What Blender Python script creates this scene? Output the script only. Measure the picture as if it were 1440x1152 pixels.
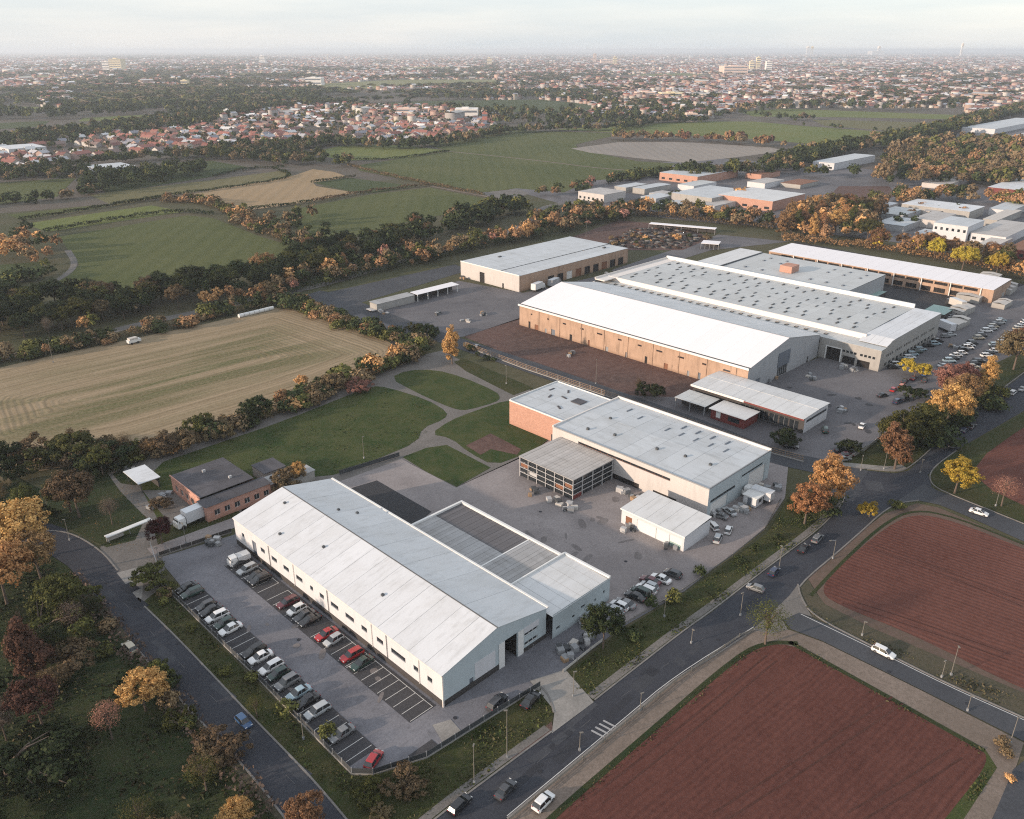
import bpy, bmesh, math, random
import numpy as np
from mathutils import Vector

for _o in list(bpy.data.objects):
    bpy.data.objects.remove(_o, do_unlink=True)
S = bpy.context.scene
C = S.collection
R = math.radians

# ------------------------------------------------------------------ camera, sky, sun, exposure
CAM_H = 95.0
FOC, HOR = 1156.0, 70.0
PITCH = math.atan((576 - HOR) / FOC)
cp, sp = math.cos(PITCH), math.sin(PITCH)
cd = bpy.data.cameras.new('camera'); cam = bpy.data.objects.new('camera', cd); C.objects.link(cam)
cam.location = (0, 0, CAM_H)
cam.rotation_euler = (math.pi / 2 - PITCH, 0, -math.pi / 4)
cd.sensor_width = 36; cd.lens = FOC / 1440 * 36
cd.clip_start = 1; cd.clip_end = 120000
S.camera = cam

SUN_EL = R(12.5)
SUN_AZ = Vector((-0.93, 0.37)).normalized()
w = bpy.data.worlds.new('World'); S.world = w; w.use_nodes = True
nt = w.node_tree; nt.nodes.clear()
sky = nt.nodes.new('ShaderNodeTexSky'); sky.sky_type = 'NISHITA'; sky.sun_disc = False
sky.sun_elevation = SUN_EL; sky.sun_rotation = math.atan2(SUN_AZ.x, SUN_AZ.y)
sky.altitude = 100; sky.air_density = 1.0; sky.dust_density = 1.2; sky.ozone_density = 1.5
bg = nt.nodes.new('ShaderNodeBackground'); bg.inputs[1].default_value = 0.05
veil = nt.nodes.new('ShaderNodeBackground'); veil.inputs[0].default_value = (0.88, 0.935, 1.0, 1); veil.inputs[1].default_value = 0.68
add = nt.nodes.new('ShaderNodeAddShader'); wo = nt.nodes.new('ShaderNodeOutputWorld')
tc = nt.nodes.new('ShaderNodeTexCoord'); mp = nt.nodes.new('ShaderNodeMapping'); mp.inputs['Scale'].default_value = (1.6, 1.6, 16)
cn = nt.nodes.new('ShaderNodeTexNoise'); cn.inputs['Scale'].default_value = 2.2; cn.inputs['Detail'].default_value = 5; cn.inputs['Roughness'].default_value = 0.55
cr_ = nt.nodes.new('ShaderNodeValToRGB'); cr_.color_ramp.elements[0].position = 0.35; cr_.color_ramp.elements[0].color = (0.8, 0.865, 0.95, 1); cr_.color_ramp.elements[1].position = 0.66; cr_.color_ramp.elements[1].color = (1.0, 1.0, 1.02, 1)
nt.links.new(tc.outputs['Generated'], mp.inputs[0]); nt.links.new(mp.outputs[0], cn.inputs['Vector']); nt.links.new(cn.outputs[0], cr_.inputs[0]); nt.links.new(cr_.outputs[0], veil.inputs[0])
nt.links.new(sky.outputs[0], bg.inputs[0]); nt.links.new(bg.outputs[0], add.inputs[0])
nt.links.new(veil.outputs[0], add.inputs[1]); nt.links.new(add.outputs[0], wo.inputs[0])
sl = bpy.data.lights.new('sun', 'SUN'); sl.energy = 4.9; sl.angle = R(1.2); sl.color = (1.0, 0.78, 0.6)
so = bpy.data.objects.new('sun', sl); C.objects.link(so)
so.rotation_euler = Vector((SUN_AZ.x * math.cos(SUN_EL), SUN_AZ.y * math.cos(SUN_EL), math.sin(SUN_EL))).to_track_quat('Z', 'Y').to_euler()
so.location = (-400, 200, 200)
S.view_settings.view_transform = 'Standard'; S.view_settings.look = 'None'
S.view_settings.gamma = 1; S.view_settings.exposure = 0.18; S.view_settings.use_curve_mapping = False
S.render.engine = 'CYCLES'
S.cycles.use_denoising = False; S.cycles.filter_width = 1.15
S.cycles.max_bounces = 4; S.cycles.diffuse_bounces = 2; S.cycles.glossy_bounces = 2
S.cycles.transparent_max_bounces = 4; S.cycles.volume_bounces = 2
S.cycles.use_adaptive_sampling = True; S.cycles.adaptive_threshold = 0.008

# ------------------------------------------------------------------ helpers
def P(px, py, z=0.0):
    """point of the place at height z that the surveyed picture position (px, py) belongs to"""
    x = px - 720; y = py - 576
    t = (CAM_H - z) / (FOC * sp + y * cp)
    f = (FOC * cp - y * sp) * t; r = x * t
    return ((f + r) / 2 ** .5, (f - r) / 2 ** .5)
def PP(l, z=0.0): return [P(a, b, z) for a, b in l]

MATS = {}
def new_mat(name):
    m = bpy.data.materials.new(name); m.use_nodes = True
    nt = m.node_tree; b = nt.nodes['Principled BSDF']
    MATS[name] = m
    return m, nt, b
def N(nt, t, **k):
    n = nt.nodes.new(t)
    for a, v in k.items(): setattr(n, a, v)
    return n
def ramp(nt, fac, stops):
    r = N(nt, 'ShaderNodeValToRGB')
    e = r.color_ramp.elements
    while len(e) < len(stops): e.new(0.5)
    for i, (p_, c) in enumerate(stops):
        e[i].position = p_; e[i].color = (c[0], c[1], c[2], 1)
    nt.links.new(fac, r.inputs[0]); return r.outputs[0]
def mixc(nt, fac, a, b, bt='MIX'):
    m = N(nt, 'ShaderNodeMix', data_type='RGBA', blend_type=bt)
    for s, v in ((0, fac), (6, a), (7, b)):
        if hasattr(v, 'links'): nt.links.new(v, m.inputs[s])
        elif isinstance(v, (tuple, list)): m.inputs[s].default_value = (v[0], v[1], v[2], 1)
        else: m.inputs[s].default_value = v
    return m.outputs[2]
def mth(nt, op, a, b=0.0):
    m = N(nt, 'ShaderNodeMath', operation=op)
    for s, v in ((0, a), (1, b)):
        if hasattr(v, 'links'): nt.links.new(v, m.inputs[s])
        else: m.inputs[s].default_value = v
    return m.outputs[0]
def wpos(nt, scale=(1, 1, 1), obj=False):
    mp = N(nt, 'ShaderNodeMapping'); mp.inputs['Scale'].default_value = scale
    if obj: s = N(nt, 'ShaderNodeTexCoord').outputs['Object']
    else: s = N(nt, 'ShaderNodeNewGeometry').outputs['Position']
    nt.links.new(s, mp.inputs[0]); return mp.outputs[0]
def noise(nt, vec, scale, detail=4, rough=0.55, dist=0.0):
    n = N(nt, 'ShaderNodeTexNoise'); n.inputs['Scale'].default_value = scale
    n.inputs['Detail'].default_value = detail; n.inputs['Roughness'].default_value = rough
    n.inputs['Distortion'].default_value = dist
    nt.links.new(vec, n.inputs['Vector']); return n.outputs[0]
def bump(nt, b, h, strength=0.3, dist=0.1):
    bm = N(nt, 'ShaderNodeBump'); bm.inputs['Strength'].default_value = strength; bm.inputs['Distance'].default_value = dist
    nt.links.new(h, bm.inputs['Height']); nt.links.new(bm.outputs[0], b.inputs['Normal'])

def ground_mat(name, c1, c2, c3=None, s1=0.05, s2=0.8, rough=0.95, bs=0.4, bd=0.15, patch=(0.38, 0.62)):
    """broad patches c1/c2 with finer mottling towards c3"""
    m, nt, b = new_mat(name)
    v = wpos(nt)
    n1 = noise(nt, v, s1, 5, 0.6, 0.4); n2 = noise(nt, v, s2, 6, 0.7)
    col = ramp(nt, n1, [(patch[0], c1), (patch[1], c2)])
    c3 = c3 or tuple(x * 0.6 for x in c1)
    f = ramp(nt, n2, [(0.42, (0, 0, 0)), (0.68, (1, 1, 1))])
    col = mixc(nt, mth(nt, 'MULTIPLY', f, 0.6), col, c3)
    nt.links.new(col, b.inputs['Base Color'])
    b.inputs['Roughness'].default_value = rough; b.inputs['Specular IOR Level'].default_value = 0.15
    n9 = noise(nt, v, 4.0, 3, 0.8)
    col = mixc(nt, mth(nt, 'MULTIPLY', ramp(nt, n9, [(0.35, (1, 1, 1)), (0.55, (0, 0, 0))]), 0.5), col, tuple(x * 0.45 for x in c1))
    nt.links.new(col, b.inputs['Base Color'])
    bump(nt, b, n2, bs, bd)
    return m
def field_mat(name, c1, c2, c3, freq=0.6, amp=0.5, s1=0.02, line=(0.3, 0.7), axis=None, bd=0.15, green=None):
    """soil or stubble with working lines that follow the field's edge (attribute dist) or an axis"""
    m, nt, b = new_mat(name)
    v = wpos(nt)
    if axis is None:
        at = N(nt, 'ShaderNodeAttribute', attribute_name='dist'); d = at.outputs['Fac']
    else:
        mp = N(nt, 'ShaderNodeSeparateXYZ'); nt.links.new(v, mp.inputs[0])
        d = mth(nt, 'ADD', mth(nt, 'MULTIPLY', mp.outputs[0], axis[0]), mth(nt, 'MULTIPLY', mp.outputs[1], axis[1]))
    nw = noise(nt, v, 0.15, 3)
    d2 = mth(nt, 'ADD', d, mth(nt, 'MULTIPLY', nw, 0.9))
    # irregular line strength: 1D noise across the lines, stretched along
    cmb = N(nt, 'ShaderNodeCombineXYZ'); nt.links.new(mth(nt, 'MULTIPLY', d2, freq), cmb.inputs[0])
    l1 = noise(nt, cmb.outputs[0], 1.0, 5, 0.75)
    wv = mth(nt, 'SINE', mth(nt, 'MULTIPLY', d2, freq * 7.0))
    n1 = noise(nt, v, s1, 4, 0.6, 0.5); n2 = noise(nt, v, 1.1, 5, 0.75)
    n3 = noise(nt, v, 0.25, 4, 0.7)
    col = ramp(nt, n1, [(0.35, c1), (0.65, c2)])
    if green:
        # broad swathes parallel to the long side
        sw = N(nt, 'ShaderNodeTexNoise'); sw.inputs['Scale'].default_value = 1.0; sw.inputs['Detail'].default_value = 3
        sx_ = N(nt, 'ShaderNodeSeparateXYZ'); nt.links.new(v, sx_.inputs[0]); ca_, sa_ = math.cos(R(green[2])), math.sin(R(green[2]))
        al = mth(nt, 'ADD', mth(nt, 'MULTIPLY', sx_.outputs[0], ca_ * .012), mth(nt, 'MULTIPLY', sx_.outputs[1], sa_ * .012)); ac = mth(nt, 'ADD', mth(nt, 'MULTIPLY', sx_.outputs[0], -sa_ * .13), mth(nt, 'MULTIPLY', sx_.outputs[1], ca_ * .13))
        cb_ = N(nt, 'ShaderNodeCombineXYZ'); nt.links.new(al, cb_.inputs[0]); nt.links.new(ac, cb_.inputs[1]); nt.links.new(cb_.outputs[0], sw.inputs['Vector'])
        gm = ramp(nt, sw.outputs[0], [(0.42, (0, 0, 0)), (0.56, (1, 1, 1))])
        inn = ramp(nt, mth(nt, 'MULTIPLY', d, 0.02), [(0.2, (0, 0, 0)), (0.6, (1, 1, 1))])
        col = mixc(nt, mth(nt, 'MULTIPLY', mth(nt, 'MULTIPLY', gm, inn), green[1]), col, green[0])
    f = ramp(nt, l1, [(line[0], (1, 1, 1)), (line[1], (0, 0, 0))])
    col = mixc(nt, mth(nt, 'MULTIPLY', f, amp), col, c3)
    f2 = ramp(nt, n2, [(0.35, (0, 0, 0)), (0.75, (1, 1, 1))])
    col = mixc(nt, mth(nt, 'MULTIPLY', f2, 0.45), col, tuple(x * 1.45 for x in c2))
    f3 = ramp(nt, n3, [(0.5, (0, 0, 0)), (0.8, (1, 1, 1))])
    col = mixc(nt, mth(nt, 'MULTIPLY', f3, 0.35), col, tuple(x * 0.6 for x in c1))
    nt.links.new(col, b.inputs['Base Color']); b.inputs['Roughness'].default_value = 0.97
    b.inputs['Specular IOR Level'].default_value = 0.1
    bump(nt, b, mth(nt, 'ADD', mth(nt, 'MULTIPLY', wv, 0.35), mth(nt, 'ADD', l1, n2)), 0.5, bd)
    return m
def asphalt_mat(name, c, c2=None, rough=0.85, spec=0.3, crack=True, big=0.06):
    m, nt, b = new_mat(name)
    v = wpos(nt)
    c2 = c2 or tuple(x * 1.5 for x in c)
    n1 = noise(nt, v, big, 6, 0.65, 0.8); n2 = noise(nt, v, 1.6, 6, 0.7); n3 = noise(nt, v, 12, 2, 0.5)
    n4 = noise(nt, v, 0.35, 5, 0.7, 1.5)
    col = ramp(nt, n1, [(0.36, c), (0.66, c2)])
    col = mixc(nt, mth(nt, 'MULTIPLY', ramp(nt, n2, [(0.4, (0, 0, 0)), (0.75, (1, 1, 1))]), 0.35), col, tuple(x * 0.6 for x in c))
    col = mixc(nt, mth(nt, 'MULTIPLY', ramp(nt, n4, [(0.56, (0, 0, 0)), (0.7, (1, 1, 1))]), 0.4), col, tuple(x * 0.55 for x in c))
    if crack:
        vo = N(nt, 'ShaderNodeTexVoronoi', feature='DISTANCE_TO_EDGE'); vo.inputs['Scale'].default_value = 0.17
        mp = wpos(nt)
        nt.links.new(mixc(nt, 0.06, mp, N2v(nt, mp)), vo.inputs['Vector'])
        cr = ramp(nt, vo.outputs['Distance'], [(0.0, (1, 1, 1)), (0.02, (0, 0, 0))])
        col = mixc(nt, mth(nt, 'MULTIPLY', cr, 0.22), col, tuple(x * 0.5 for x in c))
    n9 = noise(nt, v, 3.0, 4, 0.85); st = noise(nt, wpos(nt, (0.25, 1.6, 1)), 1.0, 4, 0.7)
    col = mixc(nt, mth(nt, 'MULTIPLY', ramp(nt, n9, [(0.36, (1, 1, 1)), (0.52, (0, 0, 0))]), 0.3), col, tuple(x * 0.5 for x in c))
    col = mixc(nt, mth(nt, 'MULTIPLY', ramp(nt, n9, [(0.55, (0, 0, 0)), (0.75, (1, 1, 1))]), 0.3), col, tuple(x * 1.5 for x in c2))
    col = mixc(nt, mth(nt, 'MULTIPLY', ramp(nt, st, [(0.52, (0, 0, 0)), (0.7, (1, 1, 1))]), 0.25), col, tuple(x * 0.7 for x in c))
    nt.links.new(col, b.inputs['Base Color']); b.inputs['Roughness'].default_value = rough
    b.inputs['Specular IOR Level'].default_value = spec
    bump(nt, b, mth(nt, 'ADD', n2, n3), 0.15, 0.03)
    return m
def N2v(nt, v):
    n = N(nt, 'ShaderNodeTexNoise'); n.inputs['Scale'].default_value = 0.5
    nt.links.new(v, n.inputs['Vector'])
    m = N(nt, 'ShaderNodeVectorMath', operation='SCALE'); m.inputs['Scale'].default_value = 30
    nt.links.new(n.outputs['Color'], m.inputs[0]); return m.outputs[0]
def roof_mat(name, c, var=0.08, stain=(0.45, 0.43, 0.4), stainamt=0.35, rib=None, rough=0.55, metal=0.0, sy=(0.6, 0.12, 1)):
    """sheet roofing: object-random tone, dirt streaks, fine ribs across"""
    m, nt, b = new_mat(name)
    v = wpos(nt); n1 = noise(nt, v, 0.12, 6, 0.7, 0.6)
    n2 = noise(nt, wpos(nt, sy), 1.0, 5, 0.7)
    n3 = noise(nt, v, 2.5, 4, 0.8)
    oi = N(nt, 'ShaderNodeObjectInfo')
    k = mth(nt, 'ADD', mth(nt, 'MULTIPLY', oi.outputs['Random'], var), 1 - var / 2)
    cm = N(nt, 'ShaderNodeVectorMath', operation='SCALE'); cm.inputs[0].default_value = c[:3]; nt.links.new(k, cm.inputs['Scale'])
    col = mixc(nt, mth(nt, 'MULTIPLY', ramp(nt, n1, [(0.45, (0, 0, 0)), (0.75, (1, 1, 1))]), stainamt), cm.outputs[0], tuple(c[i] * stain[i] * 1.6 for i in range(3)))
    col = mixc(nt, mth(nt, 'MULTIPLY', ramp(nt, n2, [(0.5, (0, 0, 0)), (0.72, (1, 1, 1))]), stainamt * 0.8), col, tuple(c[i] * stain[i] for i in range(3)))
    col = mixc(nt, mth(nt, 'MULTIPLY', ramp(nt, n3, [(0.5, (0, 0, 0)), (0.8, (1, 1, 1))]), 0.35), col, tuple(min(1, x * 1.25) for x in c))
    if rib:
        wv = N(nt, 'ShaderNodeTexWave'); wv.inputs['Scale'].default_value = rib[0]; wv.wave_profile = 'SIN'; wv.bands_direction = rib[1]
        nt.links.new(wpos(nt), wv.inputs['Vector'])
        col = mixc(nt, mth(nt, 'MULTIPLY', ramp(nt, wv.outputs['Fac'], [(0.0, (1, 1, 1)), (0.25, (0, 0, 0))]), rib[2]), col, tuple(x * 0.5 for x in c))
        bump(nt, b, wv.outputs['Fac'], 0.4, 0.06)
    nt.links.new(col, b.inputs['Base Color']); b.inputs['Roughness'].default_value = rough; b.inputs['Metallic'].default_value = metal
    b.inputs['Specular IOR Level'].default_value = 0.3
    return m
def wall_mat(name, c, dirt=0.3, rib=None, brick=None, rough=0.8):
    m, nt, b = new_mat(name)
    v = wpos(nt); n1 = noise(nt, wpos(nt, (0.5, 0.5, 0.12)), 1.2, 5, 0.7); n2 = noise(nt, v, 0.25, 4, 0.6)
    sx = N(nt, 'ShaderNodeSeparateXYZ'); nt.links.new(v, sx.inputs[0])
    base = c
    if brick:
        bt = N(nt, 'ShaderNodeTexBrick'); bt.inputs['Scale'].default_value = 1.0
        bt.inputs['Brick Width'].default_value = 0.5; bt.inputs['Row Height'].default_value = 0.18; bt.inputs['Mortar Size'].default_value = 0.015
        bt.inputs['Color1'].default_value = (*c, 1); bt.inputs['Color2'].default_value = (c[0] * .75, c[1] * .7, c[2] * .7, 1); bt.inputs['Mortar'].default_value = (*brick, 1)
        cb = N(nt, 'ShaderNodeCombineXYZ'); nt.links.new(mth(nt, 'ADD', sx.outputs[0], sx.outputs[1]), cb.inputs[0]); nt.links.new(sx.outputs[2], cb.inputs[1])
        nt.links.new(cb.outputs[0], bt.inputs['Vector']); base = bt.outputs[0]
    col = mixc(nt, mth(nt, 'MULTIPLY', ramp(nt, n1, [(0.48, (0, 0, 0)), (0.72, (1, 1, 1))]), dirt), base, tuple(x * 0.5 for x in c))
    col = mixc(nt, mth(nt, 'MULTIPLY', ramp(nt, n2, [(0.4, (0, 0, 0)), (0.7, (1, 1, 1))]), dirt * 0.6), col, tuple(x * 0.72 for x in c))
    lo = ramp(nt, mth(nt, 'ADD', mth(nt, 'MULTIPLY', sx.outputs[2], 0.5), mth(nt, 'MULTIPLY', n1, 0.8)), [(0.35, (1, 1, 1)), (0.95, (0, 0, 0))])
    col = mixc(nt, mth(nt, 'MULTIPLY', lo, dirt * 0.9), col, tuple(x * y for x, y in zip(c, (0.5, 0.46, 0.42))))
    if rib:
        wv = N(nt, 'ShaderNodeTexWave'); wv.inputs['Scale'].default_value = rib; wv.bands_direction = 'DIAGONAL'
        nt.links.new(wpos(nt, (1, 1, 0)), wv.inputs['Vector']); bump(nt, b, wv.outputs['Fac'], 0.25, 0.04)
    nt.links.new(col, b.inputs['Base Color']); b.inputs['Roughness'].default_value = rough; b.inputs['Specular IOR Level'].default_value = 0.25
    return m
def flat_mat(name, c, rough=0.6, metal=0.0, spec=0.4, var=0.0, coat=0.0):
    m, nt, b = new_mat(name)
    n = noise(nt, wpos(nt, obj=True), 3.0, 4, 0.6)
    col = mixc(nt, mth(nt, 'MULTIPLY', ramp(nt, n, [(0.45, (0, 0, 0)), (0.75, (1, 1, 1))]), 0.25), c, tuple(x * 0.7 for x in c))
    nt.links.new(col, b.inputs['Base Color'])
    b.inputs['Roughness'].default_value = rough; b.inputs['Metallic'].default_value = metal
    b.inputs['Specular IOR Level'].default_value = spec; b.inputs['Coat Weight'].default_value = coat
    return m
def leaf_mat(name, c, c2, hue=0.03):
    """foliage: colour differs from leaf clump to leaf clump (attribute tint) and from tree to tree"""
    m, nt, b = new_mat(name)
    at = N(nt, 'ShaderNodeAttribute', attribute_name='tint')
    oi = N(nt, 'ShaderNodeObjectInfo')
    col = ramp(nt, at.outputs['Fac'], [(0.0, tuple(x * 0.5 for x in c)), (0.45, c), (1.0, c2)])
    hs = N(nt, 'ShaderNodeHueSaturation')
    nt.links.new(mth(nt, 'ADD', mth(nt, 'MULTIPLY', oi.outputs['Random'], hue), 0.5 - hue / 2), hs.inputs['Hue'])
    nt.links.new(mth(nt, 'ADD', mth(nt, 'MULTIPLY', oi.outputs['Random'], 0.5), 0.75), hs.inputs['Value'])
    nt.links.new(col, hs.inputs['Color']); nt.links.new(hs.outputs[0], b.inputs['Base Color'])
    b.inputs['Roughness'].default_value = 0.8; b.inputs['Specular IOR Level'].default_value = 0.15
    tr = N(nt, 'ShaderNodeBsdfTranslucent'); nt.links.new(hs.outputs[0], tr.inputs[0])
    mx = N(nt, 'ShaderNodeMixShader'); mx.inputs[0].default_value = 0.25
    nt.links.new(b.outputs[0], mx.inputs[1]); nt.links.new(tr.outputs[0], mx.inputs[2])
    nt.links.new(mx.outputs[0], nt.nodes['Material Output'].inputs[0])
    return m
def vcol_mat(name, rough=0.85, trans=0.0, attr='col'):
    m, nt, b = new_mat(name)
    at = N(nt, 'ShaderNodeAttribute', attribute_name=attr)
    n = noise(nt, wpos(nt), 0.4, 3)
    col = mixc(nt, mth(nt, 'MULTIPLY', n, 0.3), at.outputs['Color'], (0.1, 0.1, 0.1), 'MULTIPLY')
    nt.links.new(at.outputs['Color'], b.inputs['Base Color']); b.inputs['Roughness'].default_value = rough
    b.inputs['Specular IOR Level'].default_value = 0.15
    return m

def setp(o, label=None, cat=None, group=None, kind=None):
    if label: o['label'] = label
    if cat: o['category'] = cat
    if group: o['group'] = group
    if kind: o['kind'] = kind
    return o
def empty(name, loc, rz=0.0, **k):
    o = bpy.data.objects.new(name, None); C.objects.link(o); o.location = loc; o.rotation_euler = (0, 0, rz)
    o.empty_display_size = 1
    return setp(o, **k)
def mesh_obj(name, me, parent=None, loc=(0, 0, 0), rz=0.0):
    o = bpy.data.objects.new(name, me); C.objects.link(o); o.location = loc; o.rotation_euler = (0, 0, rz)
    if parent is not None: o.parent = parent
    return o
class MB:
    def __init__(s): s.v = []; s.f = []; s.m = []
    def quad(s, a, b, c, d, m=0):
        i = len(s.v); s.v += [a, b, c, d]; s.f.append((i, i + 1, i + 2, i + 3)); s.m.append(m)
    def poly(s, pts, m=0):
        i = len(s.v); s.v += list(pts); s.f.append(tuple(range(i, i + len(pts)))); s.m.append(m)
    def box(s, x0, x1, y0, y1, z0, z1, m=0, rz=0.0, c=None):
        i = len(s.v)
        v = [(x0, y0, z0), (x1, y0, z0), (x1, y1, z0), (x0, y1, z0), (x0, y0, z1), (x1, y0, z1), (x1, y1, z1), (x0, y1, z1)]
        if rz:
            cx, cy = c or ((x0 + x1) / 2, (y0 + y1) / 2); ca, sa = math.cos(rz), math.sin(rz)
            v = [(cx + (x - cx) * ca - (y - cy) * sa, cy + (x - cx) * sa + (y - cy) * ca, z) for x, y, z in v]
        s.v += v
        s.f += [(i, i + 3, i + 2, i + 1), (i + 4, i + 5, i + 6, i + 7), (i, i + 1, i + 5, i + 4), (i + 1, i + 2, i + 6, i + 5), (i + 2, i + 3, i + 7, i + 6), (i + 3, i, i + 4, i + 7)]
        s.m += [m] * 6
        return s
    def cyl(s, p0, p1, r0, r1, n=8, m=0, cap=True):
        p0, p1 = Vector(p0), Vector(p1); d = (p1 - p0).normalized()
        a = d.orthogonal().normalized(); b = d.cross(a); i = len(s.v)
        for p_, r in ((p0, r0), (p1, r1)):
            for k in range(n):
                t = 2 * math.pi * k / n; s.v.append(tuple(p_ + a * r * math.cos(t) + b * r * math.sin(t)))
        for k in range(n):
            k2 = (k + 1) % n; s.f.append((i + k, i + k2, i + n + k2, i + n + k)); s.m.append(m)
        if cap:
            s.f.append(tuple(i + n + k for k in range(n))); s.m.append(m)
            s.f.append(tuple(i + n - 1 - k for k in range(n))); s.m.append(m)
        return s
    def mesh(s, name, mats, smooth=False):
        me = bpy.data.meshes.new(name); me.from_pydata(s.v, [], s.f)
        for m in (mats if isinstance(mats, (list, tuple)) else [mats]): me.materials.append(m)
        me.polygons.foreach_set('material_index', s.m)
        if smooth: me.polygons.foreach_set('use_smooth', [True] * len(s.f))
        me.update(); return me
    def build(s, name, mats, parent=None, loc=(0, 0, 0), rz=0.0, smooth=False):
        return mesh_obj(name, s.mesh(name, mats, smooth), parent, loc, rz)

def chaikin(pts, it=2):
    for _ in range(it):
        q = []
        for i in range(len(pts)):
            a = pts[i]; b = pts[(i + 1) % len(pts)]
            q.append((a[0] * .75 + b[0] * .25, a[1] * .75 + b[1] * .25)); q.append((a[0] * .25 + b[0] * .75, a[1] * .25 + b[1] * .75))
        pts = q
    return pts
def chaikin_open(pts, it=2):
    for _ in range(it):
        q = [pts[0]]
        for a, b in zip(pts[:-1], pts[1:]):
            q.append((a[0] * .75 + b[0] * .25, a[1] * .75 + b[1] * .25)); q.append((a[0] * .25 + b[0] * .75, a[1] * .25 + b[1] * .75))
        pts = q + [pts[-1]]
    return pts
_z = [0.0]
def sheet(name, pts, mat, z, smooth=0, kind='structure', px=True, **k):
    if px: pts = PP(pts)
    if smooth: pts = chaikin(pts, smooth)
    area = sum(a[0] * b[1] - b[0] * a[1] for a, b in zip(pts, pts[1:] + pts[:1]))
    if area < 0: pts = pts[::-1]
    me = bpy.data.meshes.new(name); me.from_pydata([(x, y, z) for x, y in pts], [], [tuple(range(len(pts)))]); me.materials.append(mat)
    o = mesh_obj(name, me); return setp(o, kind=kind, **k)
def ribbon_pts(pts, width, off=0.0):
    L, Rr = [], []
    for i, p_ in enumerate(pts):
        a = Vector(pts[max(0, i - 1)]); b = Vector(pts[min(len(pts) - 1, i + 1)])
        d = (b - a).normalized(); n = Vector((-d.y, d.x))
        L.append(tuple(Vector(p_) + n * (off + width / 2))); Rr.append(tuple(Vector(p_) + n * (off - width / 2)))
    return L, Rr
def ribbon(name, pts, width, mat, z, px=True, smooth=2, kind='structure', off=0.0, h=0.0, **k):
    if px: pts = PP(pts)
    if smooth: pts = chaikin_open(pts, smooth)
    L, Q = ribbon_pts(pts, width, off); mb = MB()
    for i in range(len(pts) - 1):
        z1 = z + h
        mb.quad((*Q[i], z1), (*Q[i + 1], z1), (*L[i + 1], z1), (*L[i], z1))
        if h > 0:
            mb.quad((*Q[i], 0), (*Q[i + 1], 0), (*Q[i + 1], z1), (*Q[i], z1)); mb.quad((*L[i + 1], 0), (*L[i], 0), (*L[i], z1), (*L[i + 1], z1))
    o = mb.build(name, mat); return setp(o, kind=kind, **k)
def polydist(pt, poly):
    m = 1e9
    for a, b in zip(poly, poly[1:] + poly[:1]):
        ax, ay = a; dx, dy = b[0] - ax, b[1] - ay
        t = max(0, min(1, ((pt[0] - ax) * dx + (pt[1] - ay) * dy) / (dx * dx + dy * dy + 1e-9)))
        m = min(m, math.hypot(pt[0] - ax - t * dx, pt[1] - ay - t * dy))
    return m
def inside(x, y, poly):
    c = False; j = len(poly) - 1
    for i in range(len(poly)):
        xi, yi = poly[i]; xj, yj = poly[j]
        if (yi > y) != (yj > y) and x < (xj - xi) * (y - yi) / (yj - yi + 1e-12) + xi: c = not c
        j = i
    return c
def ring_field(name, pts, mat, z, smooth=2, medial=None, **k):
    """field sheet meshed in rings so that working lines can follow its edge"""
    pts = chaikin(PP(pts), smooth)
    rs = []
    for a, b in zip(pts, pts[1:] + pts[:1]):
        n = max(1, int(math.dist(a, b) / 5))
        rs += [(a[0] + (b[0] - a[0]) * i / n, a[1] + (b[1] - a[1]) * i / n) for i in range(n)]
    m0, m1 = [Vector(P(*q)) for q in medial]
    v, f = [], []; K = 12; dist = []
    for kx in range(K + 1):
        t = kx / K
        for b in rs:
            bb = Vector(b); d = m1 - m0; u = max(0, min(1, (bb - m0).dot(d) / d.length_squared)); c = m0 + d * u
            q = bb.lerp(c, t); v.append((q.x, q.y, z)); dist.append(polydist((q.x, q.y), pts))
    n = len(rs)
    for kx in range(K):
        for i in range(n):
            j = (i + 1) % n; f.append((kx * n + i, kx * n + j, (kx + 1) * n + j, (kx + 1) * n + i))
    me = bpy.data.meshes.new(name); me.from_pydata(v, [], f); me.materials.append(mat)
    at = me.attributes.new('dist', 'FLOAT', 'POINT'); at.data.foreach_set('value', dist)
    if me.polygons and sum(p_.normal.z for p_ in me.polygons) < 0: me.flip_normals()
    return setp(mesh_obj(name, me), kind='structure', **k)
def np_mesh(name, verts, quads, mat, attrs=None):
    me = bpy.data.meshes.new(name)
    nq = len(quads); kq = quads.shape[1]
    me.vertices.add(len(verts)); me.vertices.foreach_set('co', verts.astype(np.float32).ravel())
    me.loops.add(nq * kq); me.loops.foreach_set('vertex_index', quads.astype(np.int32).ravel())
    me.polygons.add(nq); me.polygons.foreach_set('loop_start', np.arange(nq, dtype=np.int32) * kq)
    for m in (mat if isinstance(mat, list) else [mat]): me.materials.append(m)
    for an, (ty, data) in (attrs or {}).items():
        a = me.attributes.new(an, ty, 'POINT')
        a.data.foreach_set('color' if ty == 'FLOAT_COLOR' else 'value', data.astype(np.float32).ravel())
    me.update(calc_edges=True); me.validate(); return me

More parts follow.
